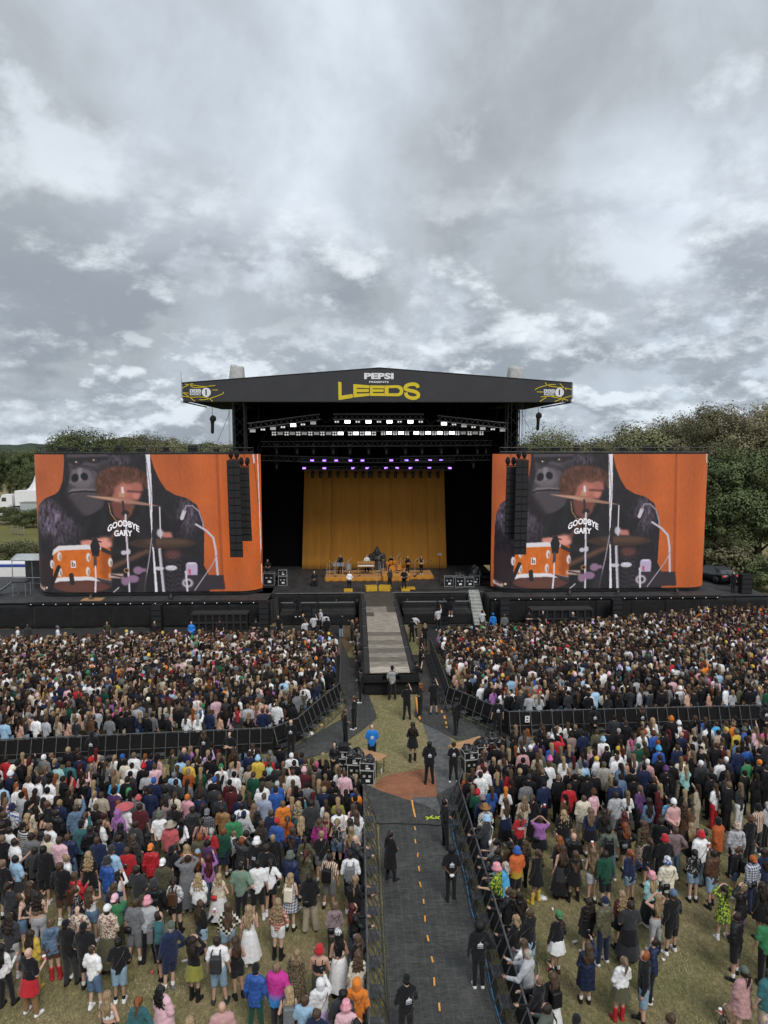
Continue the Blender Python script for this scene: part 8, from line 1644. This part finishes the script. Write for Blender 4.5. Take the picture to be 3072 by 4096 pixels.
t, f, p = bandmember(1685, 2238, DK+.34, 'bL - vbk Jbk p=guitar h=1.66', 'player with long hair and bare arms at the right end of the riser', 180, 63.9); guitar(p, R(180), 1.02, 'acoustic guitar held by the rightmost player', (.42, .22, .08))
t, f, p = bandmember(1467, 2231, DK+.34, 'ds - lwh Jbk p=lean h=1.72', 'keyboard player in white shirt behind the keyboards', 180, 64.6); kb = thing('keyboard_stand', 'two tier wooden keyboard stand before the player in white', 'keyboard', (p[0]-.1, p[1]-.75, DK+.35)); wood = pm('light_wood', (.42, .22, .07), .5, .4, noise=(4, .2))
for z, h in ((.85, .22), (1.12, .2)): mb = MB(); mb.cbox((0, 0, z), (1.6, .45, h), 0, .02); mk('keyboard', mb, wood, kb, world=False); mb = MB(); mb.cbox((0, -.232, z+.02), (1.4, .01, h*.5)); mk('keys', mb, M['white'] if z < 1 else wood, kb, world=False)
for sx in (-.7, .7):
    for sy in (-.15, .15): mb = MB(); mb.tube((sx, sy, 0), (sx*.9, sy, .76), .03, 5); mk('leg', mb, wood, kb, world=False)
t, f, p = bandmember(1361, 2238, DK+.34, 'ks - jbk Jbk p=lean h=1.72', 'percussion player in black behind the left drums', 180, 64.6)
def drum(par, c, r, h, mat, tilt=0): mb = MB(); mb.smooth = False; mb.tube((c[0], c[1]-math.sin(tilt)*h/2, c[2]-math.cos(tilt)*h/2), (c[0], c[1]+math.sin(tilt)*h/2, c[2]+math.cos(tilt)*h/2), r, 18); mk('drum', mb, mat, par, world=False)
def cymbal(par, c, r): mb = MB(); mb.smooth = True; mb.lathe([(r, 0), (r*.4, .03), (.04, .06), (0, .065)], c, 18); mk('cymbal', mb, pm('brass', (.45, .32, .10), .3, .5, .8), par, world=False); mb = MB(); mb.tube((c[0], c[1], 0), (c[0], c[1], c[2]), .018, 5); mk('stand', mb, M['alu'], par, world=False)
silver = pm('silver_drum', (.45, .46, .48), .3, .5, .5); ks = thing('percussion_set', 'silver drums and cymbals on the left riser', 'drums', (p[0], p[1]-.75, DK+.36))
for x in (-.55, -.2, .2): drum(ks, (x, 0, .95), .2, .3, silver)
for x in (-.55, .2): mb = MB(); mb.tube((x, 0, 0), (x, 0, .8), .02, 5); mk('stand', mb, M['alu'], ks, world=False)
drum(ks, (.75, 0, .75), .28, .5, silver); cymbal(ks, (-.95, .1, 1.25), .25); cymbal(ks, (.7, .3, 1.3), .26); cymbal(ks, (-1.2, -.1, .95), .2)
t, f, p = bandmember(1564, 2233, DK+.62-.40, 'ds - tbk Jbk p=cup h=1.72 sit', 'drummer in black behind the orange drum kit', 180, 64.6); ok_ = pm('orange_drum', (.60, .22, .03), .3, .5)
dk_ = thing('drum_kit', 'orange drum kit with cymbals on the middle riser', 'drums', (p[0]+.1, p[1]-.7, DK+.635)); drum(dk_, (0, -.05, .3), .29, .42, ok_, R(90))
for x, z in ((-.45, .72), (.2, .82), (-.15, .82)): drum(dk_, (x, 0, z), .17, .24, ok_, R(-15)); 
for x in (-.45, .2, -.15): mb = MB(); mb.tube((x, 0, 0), (x, 0, .7), .018, 5); mk('stand', mb, M['alu'], dk_, world=False)
drum(dk_, (.62, .15, .35), .24, .5, ok_)
for c, r_ in (((-.85, .1, 1.05), .25), ((.75, .25, 1.15), .28), ((.1, .35, 1.25), .24), ((-1.1, .3, .8), .2)): cymbal(dk_, c, r_)
for i, (px, py, h, z) in enumerate(((1516, 2225, 1.5, .62), (1588, 2222, 1.55, .62), (1392, 2235, 1.4, .34), (1342, 2238, 1.35, .34), (1508, 2300, 1.45, 0), (1660, 2235, 1.4, .34))):
    q = atY(px, py, 63.2 if z else 59.5); t = thing('microphone_stand', 'thin microphone stand %s' % ['left of the drum kit', 'with raised boom right of the drum kit', 'right of the left percussion', 'left of the left percussion', 'between the yellow wedges', 'between the two players on the right riser'][i], 'microphone', (q[0], q[1], DK+z))
    mb = MB(); mb.tube((0, 0, .02), (0, 0, h), .014, 5); mk('pole', mb, M['alu'], t, world=False); mb = MB(); mb.tube((0, 0, h), (.35, -.1, h+.28 if z else h+.05), .012, 5); mk('boom', mb, M['alu'], t, world=False); mb = MB(); mb.lathe([(.0, 0), (.16, .0), (.15, .025), (.02, .03)], (0, 0, .02), 12); mk('base', mb, M['case'], t, world=False)
# crouching technician
t, f, p = bandmember(1257, 2284, DK-.40, 'kc - jbk Jbk p=front h=1.7 sit', 'x', 180); t['label'] = 'technician in black sitting at the left of the stage'; t['group'] = 'stage technicians'
box_thing('stool_box', p[0], p[1]+.1, .55, .5, .45, M['case'], 'black box seat under the technician at the left', 'seat')
# gorilla statue
def gorilla():
    P_ = [((0, .05, .35), (0, .05, .9), .62, .58, 1.1), ((0, .02, .9), (0, -.02, 1.45), .58, .50, 1.15), ((-.42, 0, 1.5), (.42, 0, 1.5), .26, .26, 1), ((0, -.12, 1.78), (0, -.16, 1.95), .25, .25, 1), ((0, -.02, 2.0), (0, -.05, 2.16), .22, .15, 1), ((0, -.36, 1.80), (0, -.40, 1.74), .15, .15, 1), ((-.16, -.31, 2.02), (.16, -.31, 2.02), .06, .06, 1),
          ((-.58, -.02, 1.45), (-.72, -.15, .85), .22, .20, 1), ((-.72, -.15, .85), (-.50, -.45, .28), .19, .15, 1), ((.58, -.02, 1.45), (.72, -.15, .85), .22, .20, 1), ((.72, -.15, .85), (.50, -.45, .28), .19, .15, 1), ((-.35, -.1, .3), (-.52, -.52, .45), .26, .20, 1), ((-.52, -.52, .45), (-.42, -.62, .1), .18, .14, 1), ((.35, -.1, .3), (.52, -.52, .45), .26, .20, 1), ((.52, -.52, .45), (.42, -.62, .1), .18, .14, 1), ((-.22, -.44, 1.28), (.22, -.44, 1.28), .16, .16, 1)]
    def fn(P): return np.maximum(blend(P, P_, .09)+.008*np.sin(P[:, 0]*40+P[:, 2]*18)*np.sin(P[:, 1]*34+P[:, 2]*25), .02-P[:, 2])
    v, f = nets(fn, (-1.05, -.95, -.02), (1.05, .8, 2.4), .06); t = thing('gorilla_statue', 'large dark seated gorilla statue before the orange curtain', 'statue', (float(atY(1508, 2260, 66.6)[0]), 66.6, DK)); t.scale = (1.0, 1.0, 1.10)
    g = pm('gorilla_dark', (.040, .038, .039), .6, .3, noise=(3, .4), bump=(14, .6)); me = to_mesh('body', v, f); link('body', me, g, t)
    for sx in (-.12, .12): mb = MB(); mb.smooth = True; mb.lathe([(0, -.03), (.035, 0), (0, .03)], (sx, -.40, 1.95), 8); mk('eye', mb, M['lens'], t, world=False)
    for sx in (-.055, .055): mb = MB(); mb.smooth = True; mb.lathe([(0, -.035), (.04, 0), (0, .035)], (sx, -.535, 1.84), 8); mk('nostril', mb, M['void'], t, world=False)
gorilla()
# cases, desks and technicians at the sides of the stage
flight_case(-7.55, 61.4, DK+.01, .95, .7, 1.05, 0, 'tall black flight case beside the left screen on the stage', 'cases at the left side of the stage'); flight_case(-6.35, 61.2, DK+.01, .75, .6, .8, 0, 'lower silver edged case at the left side of the stage', 'cases at the left side of the stage'); flight_case(-6.35, 61.3, DK+.82, .7, .5, .5, 0, 'small case on the lower one at the left side', 'cases at the left side of the stage')
for i, (x, y_, h) in enumerate(((8.0, 60.2, .85), (8.9, 59.9, .85), (9.75, 60.0, .8), (9.0, 61.4, .6), (10.4, 61.0, .75))): flight_case(x, y_, DK+.01, .78, .6, h, 0, ['leftmost silver edged rack case at the right side of the stage', 'middle silver edged rack case at the right side of the stage', 'third silver edged rack case at the right side of the stage', 'low case behind the rack cases at the right side', 'rightmost case behind the racks at the right side'][i], 'cases at the right side of the stage')
cover((9.0, 60.5, DK+.9), 1.1, .7, .25, 'pale sheet over the desk at the right side of the stage', 21); cover((10.6, 61.6, DK+.7), 1.0, .9, .75, 'dark grey covered desk at the right side of the stage', 22)
for px, py, lab in ((1887, 2247, 'technician in black cap behind the right desks'), (1902, 2256, 'technician in black seated right of the capped one'), (1903, 2274, 'technician in black leaning over the right desk')):
    d = parse('%d %d ks Cbk tbk Jbk p=front h=1.7 sit' % (px, py)); q = atY(px, py, 61.9); d['at'] = np.array([q[0], 61.9+(py-2247)*-.02, max(DK-.45, q[2]-1.7)]); d['at'][2] = DK-.40; t, fig = dress(d, d['at'], R(200)); t['label'] = lab; t['group'] = 'stage technicians'
q = thing('lamp_stand', 'thin lamp on a stand at the right side of the stage', 'lamp', (7.3, 61, DK)); mb = MB(); mb.tube((0, 0, 0), (0, 0, 2.6), .025, 6); mk('pole', mb, M['black_metal'], q, world=False); mb = MB(); mb.cbox((0, -.05, 2.65), (.35, .2, .2), 0, .04); mk('head', mb, M['steel'], q, world=False)
for i, (pts, lab) in enumerate((([(7.2, 62.6), (7.6, 61.5), (8.6, 61.0)], 'black cable snaking from the right riser to the desks'), ([(4.3, 58.4), (6.5, 58.6), (8.5, 58.5), (9.6, 59.2)], 'black cable along the right of the stage front'))):
    mb = MB(); mb.smooth = True; mb.path([(x+.1*math.sin(k*2), y_, DK+.03) for k, (x, y_) in enumerate(pts)], .03, 5); tag(mk('power_cable', mb, M['cable']), lab, 'cable')
# ------------------------------------------------------------------ the nearest people as individuals, each with its own label
PEOPLE.sort(key=lambda d: d['at'][1]); N_IND = 250; SOLO, REST = PEOPLE[:N_IND], PEOPLE[N_IND:]
used = {}; words = lambda s: len(s.split())
base = []
for d in SOLO: h_, t_, b_ = describe(d); base.append((h_, t_, b_))
full = ['person with %s, %s and %s' % b for b in base]
from collections import Counter
cnt = Counter(full)
for i, d in enumerate(SOLO):
    lab = full[i]
    if d['ex'].get('bp'): lab += ' carrying a %s backpack' % CNAME[d['ex']['bp']]
    elif d['ex'].get('bo'): lab += ' in %s boots' % CNAME[d['ex']['bo']]
    elif d['ex'].get('wj'): lab += ' with a %s jacket tied on' % CNAME[d['ex']['wj']]
    elif d['cup']: lab += ' holding a cup'
    d['lab0'] = lab if words(lab) <= 16 else full[i]
cnt = Counter(d['lab0'] for d in SOLO); uniq_top = Counter(b[1] for b in base); uniq_head = Counter(b[0] for b in base)
for i, d in enumerate(SOLO):
    lab = d['lab0']
    if cnt[lab] > 1 or lab in used:
        best = None
        for j in sorted(range(len(SOLO)), key=lambda j: math.hypot(SOLO[j]['at'][0]-d['at'][0], SOLO[j]['at'][1]-d['at'][1]))[1:14]:
            e = SOLO[j]; dx, dy = e['at'][0]-d['at'][0], e['at'][1]-d['at'][1]; rel = ('left of' if dx > 0 else 'right of') if abs(dx) > abs(dy) else ('before' if dy > 0 else 'behind')
            for ph in ([base[j][1]] if uniq_top[base[j][1]] <= 3 else []) + ([base[j][0]] if uniq_head[base[j][0]] <= 2 else []):
                c = 'person with %s, %s, just %s the %s' % (base[i][0], base[i][1], rel, ph)
                if words(c) <= 16 and c not in used and c not in cnt: best = c; break
            if best: break
        lab = best or 'person with %s and %s, %s from the %s' % (base[i][0], base[i][1], nth(i % 20), 'walkway')
    used[lab] = 1; d['label'] = lab
for d in SOLO:
    side = 'left' if d['at'][0] < 2 else 'right'; d['group'] = 'audience standing %s of the walkway' % side; r = d['r']
    if d['pose'] == 'lean': d['rz'] = d['rz'] or (-55 if side == 'left' else 55)
    t, fig = dress(d, d['at'], R(d['rz']+r.gauss(0, 13)-math.degrees(math.atan2(CX-d['at'][0], 58-d['at'][1]))*.8)); t['label'] = d['label']; t.rotation_euler[0] = R(r.gauss(0, 1.6)); t.rotation_euler[1] = R(r.gauss(0, 1.8))
    h_ = describe(d)
    if d['cup']: held(t, fig, 'cup', 'paper cup held by the person with %s and %s' % (h_[0], h_[1]))
    elif d['pose'] == 'phone' and r.random() < .6: held(t, fig, 'phone', 'phone held up by the person with %s and %s' % (h_[0], h_[1]))
# ------------------------------------------------------------------ the rest of the audience: past the limit, one mass of real figures
REG = {}
def lod(sex, pose, hr, level):
    """coarse figure: vertices, quads, region of each face (0 skin 1 hair 2 top 3 lower arm 4 legs 5 shoes)"""
    k = (sex, pose, hr, level)
    if k in REG: return REG[k]
    g = Fig.get(sex, pose, 'a'); h = {0: .050, 1: .072, 2: .082}[level]; zc = {0: -1, 1: .75, 2: .98}[level]
    hp = {'short': [((0, -.025, 1.695), (0, -.03, 1.665), .092, .090, .88)], 'long': [((0, -.025, 1.70), (0, -.03, 1.665), .096, .094, .88), ((0, -.085, 1.60), (0, -.135, 1.30), .082, .052, 1.35)], 'pony': [((0, -.025, 1.69), (0, -.03, 1.66), .090, .088, .9), ((0, -.11, 1.68), (0, -.15, 1.42), .045, .03, 1)], 'hat': [((0, -.01, 1.70), (0, -.01, 1.745), .122, .085, .9)]}[hr]
    hem = ((0, 0, 1.04), (0, 0, .88), .175, .180, 1.35)
    groups = [g.headp[:2]+g.headp[4:]+g.hand, hp, infl(g.torso, .026)+[hem]+infl(g.up, .024), infl(g.fo, .012), infl(g.th, .022)+infl(g.shn, .03), infl(g.ft, .012)]
    def parts(P): return np.stack([np.min([prim(P, q) for q in gr], axis=0) for gr in groups], 1)
    def fn(P):
        D = parts(P); d = D[:, 0]
        for i in range(1, 6): d = smin(d, D[:, i], .02)
        return np.maximum(d, zc-P[:, 2])
    lo, hi = bounds([q for gr in groups for q in gr], .04); lo[2] = max(lo[2], zc-h); v, f = nets(fn, lo, hi, h); c = v[f].mean(1); D = parts(c); D[:, 0] += .012*(c[:, 1] < .03)*(c[:, 2] > 1.62); REG[k] = (v, f, D.argmin(1)); return REG[k]
TOPS = [('bk', 40), ('ch', 13), ('nv', 8), ('wh', 11), ('lg', 5), ('gy', 6), ('cr', 2), ('be', 2.5), ('kh', 3), ('br', 2), ('mr', 2), ('rd', 1), ('pk', 1.8), ('sp', 1.5), ('dg', 1.2), ('tl', .6), ('lb', 1.2), ('bl', .8), ('og', .3), ('ye', .4), ('vi', .4), ('hp', .4), ('sg', .4), ('dn', 1.2)]
TK, TW = [a for a, _ in TOPS], np.array([b for _, b in TOPS]); TW = TW/TW.sum()
HK = ['k', 'd', 'b', 'f', 'l', 'r', 'x', 'w']; HW = np.array([.11, .29, .30, .13, .11, .03, .02, .01]); HW /= HW.sum(); HATC = ['bk', 'wh', 'rd', 'nv', 'lb', 'pk', 'gr', 'be', 'gy', 'bk', 'wh', 'lv', 'og', 'cr', 'ye']
rc = np.random.default_rng(42)
def pick(): return rc.choice(TK, p=TW)
class Mass:
    def __init__(s): s.V, s.F, s.C, s.n = [], [], [], 0
    def add(s, at, rz, sc, tpl, cols):
        v, f, rg = tpl; c, q = math.cos(rz), math.sin(rz); v = v*np.array([.93, .95, 1]); w = np.stack([(v[:, 0]*c-v[:, 1]*q)*sc+at[0], (v[:, 0]*q+v[:, 1]*c)*sc+at[1], v[:, 2]*sc+at[2]], 1); s.V.append(w); s.F.append(f+s.n); s.n += len(v); s.C.append(np.array(cols)[rg])
    def build(s, name):
        V, F_, C = np.concatenate(s.V), np.concatenate(s.F), np.concatenate(s.C); me = to_mesh(name, V, F_); a = me.attributes.new('tint', 'FLOAT_COLOR', 'FACE'); a.data.foreach_set('color', np.concatenate([C, np.ones((len(C), 1))], 1).astype(np.float32).reshape(-1)); return me
def colours(top, leg, hairc, skin, bare, shoe=(.02, .02, .02)): return [skin, hairc, top, skin if bare else top, leg, shoe]
mass = Mass()
for d in REST:
    hr = 'hat' if d['hat'][0] in 'BWT' else ('long' if d['hair'][1] in 'LCm' else ('pony' if d['hair'][1] in 'pu' else 'short')); hc = rgb_of(d['hat'][1:]) if d['hat'] != '-' and hr != 'long' else HAIRC[d['hair'][0]]
    if d['hair'][1] == '0': hc = d['skin']
    mass.add(d['at'], R(d['rz'])+rc.normal(0, .2)-math.atan2(CX-d['at'][0], 58-d['at'][1])*.8, d['h']/1.765, lod(d['sex'], d['pose'] if d['pose'] in ('rest', 'front', 'phone', 'cup', 'head', 'up') else 'front', hr, 0), colours(rgb_of(d['top'][1:]), rgb_of(d['bot'][1:]), hc, d['skin'], d['top'][0] in 'tvsc'))
def inside(poly, x, y):
    m = False; n = len(poly)
    for i in range(n):
        (x0, y0), (x1, y1) = poly[i], poly[(i+1) % n]
        if (y0 > y) != (y1 > y) and x < x0+(y-y0)*(x1-x0)/(y1-y0): m = not m
    return m
placed = [tuple(d['at'][:2]) for d in PEOPLE]
def scatter(poly, s0, s1, lev, avoid, out=False):
    lo, hi = np.min(poly, 0), np.max(poly, 0); y = lo[1]; rowi = 0; A = np.array(placed)
    while y < hi[1]:
        sp = s0+(s1-s0)*(y-lo[1])/(hi[1]-lo[1]); x = lo[0]+(rowi % 2)*sp/2
        while x < hi[0]:
            px, py = x+rc.normal(0, sp*.20), y+rc.normal(0, sp*.20); x += sp
            if not inside(poly, px, py) or rc.random() < .04: continue
            if avoid and np.min(np.hypot(A[:, 0]-px, A[:, 1]-py)) < .38: continue
            Z = float(gz(py)); nx, ny = pixel_of((px, py, Z+1.7))
            if nx < -650 or nx > 3750 or (out and -60 < nx < 3130): continue
            f = rc.random() < .55; ht = rc.normal(1.655, .06) if f else rc.normal(1.765, .065); r_ = rc.random(); hat_ = rc.random() < .06
            pose = rc.choice(['rest', 'front', 'front', 'cross', 'phone', 'up'], p=[.30, .29, .18, .11, .08, .04]); hr = 'hat' if hat_ and rc.random() < .6 else (('long' if r_ < .66 else 'pony') if f else ('short' if r_ < .93 else 'long'))
            hc = np.array(CLR[rc.choice(HATC)] if hat_ else HAIRC[rc.choice(HK, p=HW)])*rc.uniform(.75, 1.35); top = np.array(CLR[pick()])*rc.uniform(.8, 1.2); leg = np.array(CLR[rc.choice(['bk', 'ch', 'dn', 'nv', 'ld', 'be', 'bk', 'gy'])]); sk = SKINC[rc.choice(6, p=[.28, .2, .24, .1, .14, .04])]
            if f and rc.random() < .19: top = np.array(sk)
            mass.add((px, py, Z), rc.normal(0, .35)-math.atan2(CX-px, 60-py)*.7, ht/1.765, lod('f' if f else 'm', pose, hr, lev(px, py)), colours(np.clip(top, 0, 1), leg, np.clip(hc, 0, 1), sk, rc.random() < .5))
        y += sp*.86; rowi += 1
penL = [(-19, 29.2), (-3.7, 30.1), (-2.9, 31.0), (-1.25, 35.3), (-1.4, 46.2), (-3, 47.2), (-8, 47.6), (-16, 46.6), (-36, 46.2), (-36, 38), (-25, 29.0)]
penR = [(5.0, 34.6), (7.2, 31.5), (27, 31.95), (36, 40), (43, 53.8), (27, 53.6), (20, 51.0), (14, 49.0), (8, 48.2), (5.5, 47.3)]
scatter(penL, .475, .435, lambda x, y: 0 if y < 30.6 else (1 if y < 38 else 2), False); scatter(penR, .475, .435, lambda x, y: 0 if y < 33.0 else (1 if y < 39 else 2), False)
nearL = [(-13.5, 22.0), (-.3, 21.6), (-.3, 24.8), (-1.3, 26.0), (-3.4, 26.9), (-6, 26.9), (-15.0, 26.3)]
nearR = [(4.2, 24.0), (14, 24.0), (17.0, 28.9), (8.5, 28.6), (6.9, 28.3), (5.9, 27.8), (4.9, 26.2)]
scatter(nearL, .56, .56, lambda x, y: 0, True); scatter(nearR, .60, .58, lambda x, y: 0, True)
scatter([(-19, 15), (-7, 15), (-12, 27), (-21, 26)], .95, .75, lambda x, y: 0, True, True); scatter([(8, 14), (17, 14), (24, 29), (14, 28)], .95, .75, lambda x, y: 0, True, True)
me = mass.build('crowd'); cm_, N_, L_, B_ = node_mat('crowd_colours'); at_ = N_.new('ShaderNodeAttribute'); at_.attribute_name = 'tint'; P_ = N_.new('ShaderNodeNewGeometry').outputs['Position']
L_.new(mixc(N_, L_, at_.outputs['Color'], ramp(N_, L_, nz(N_, L_, P_, 14, 4, .6), [(.3, (.72, .72, .72)), (.7, (1.25, 1.25, 1.25))]), 1., 'MULTIPLY'), B_.inputs['Base Color']); B_.inputs['Roughness'].default_value = .8; B_.inputs['Specular IOR Level'].default_value = .2; bumpn(N_, L_, B_, nz(N_, L_, P_, 16, 4), .5, .04)
co = link('crowd', me, cm_); stuff(co, 'dense crowd of festival goers packed before the stage', 'crowd')
print('PEOPLE', len(SOLO), len(REST), 'mass quads', len(me.polygons))

# dropped cups, cans and papers between the feet of the nearest people
for side, xs in (('left', [(-9.6, 14.6), (-8.3, 16.3), (-7.1, 14.2), (-5.2, 16.9), (-4.1, 15.2), (-3.3, 17.4), (-1.6, 16.2)]), ('right', [(4.9, 16.6), (5.6, 18.9), (6.3, 17.0), (7.2, 14.6), (7.9, 16.9), (8.6, 18.6), (9.4, 15.9)])):
    for i, (x, y) in enumerate(xs):
        mb = MB(); mb.smooth = True; a = x*7; p = Vector((x, y, .035)); q = p+Vector((.09*math.cos(a), .09*math.sin(a), .006)); mb.tube(p, q, .028, 9, .036)
        tag(mk('dropped_cup', mb, M['white'] if i % 3 else PAPER), 'dropped cup on the grass, %s from left, %s of the walkway' % (nth(i), side), 'cup', 'cups dropped on the near grass')
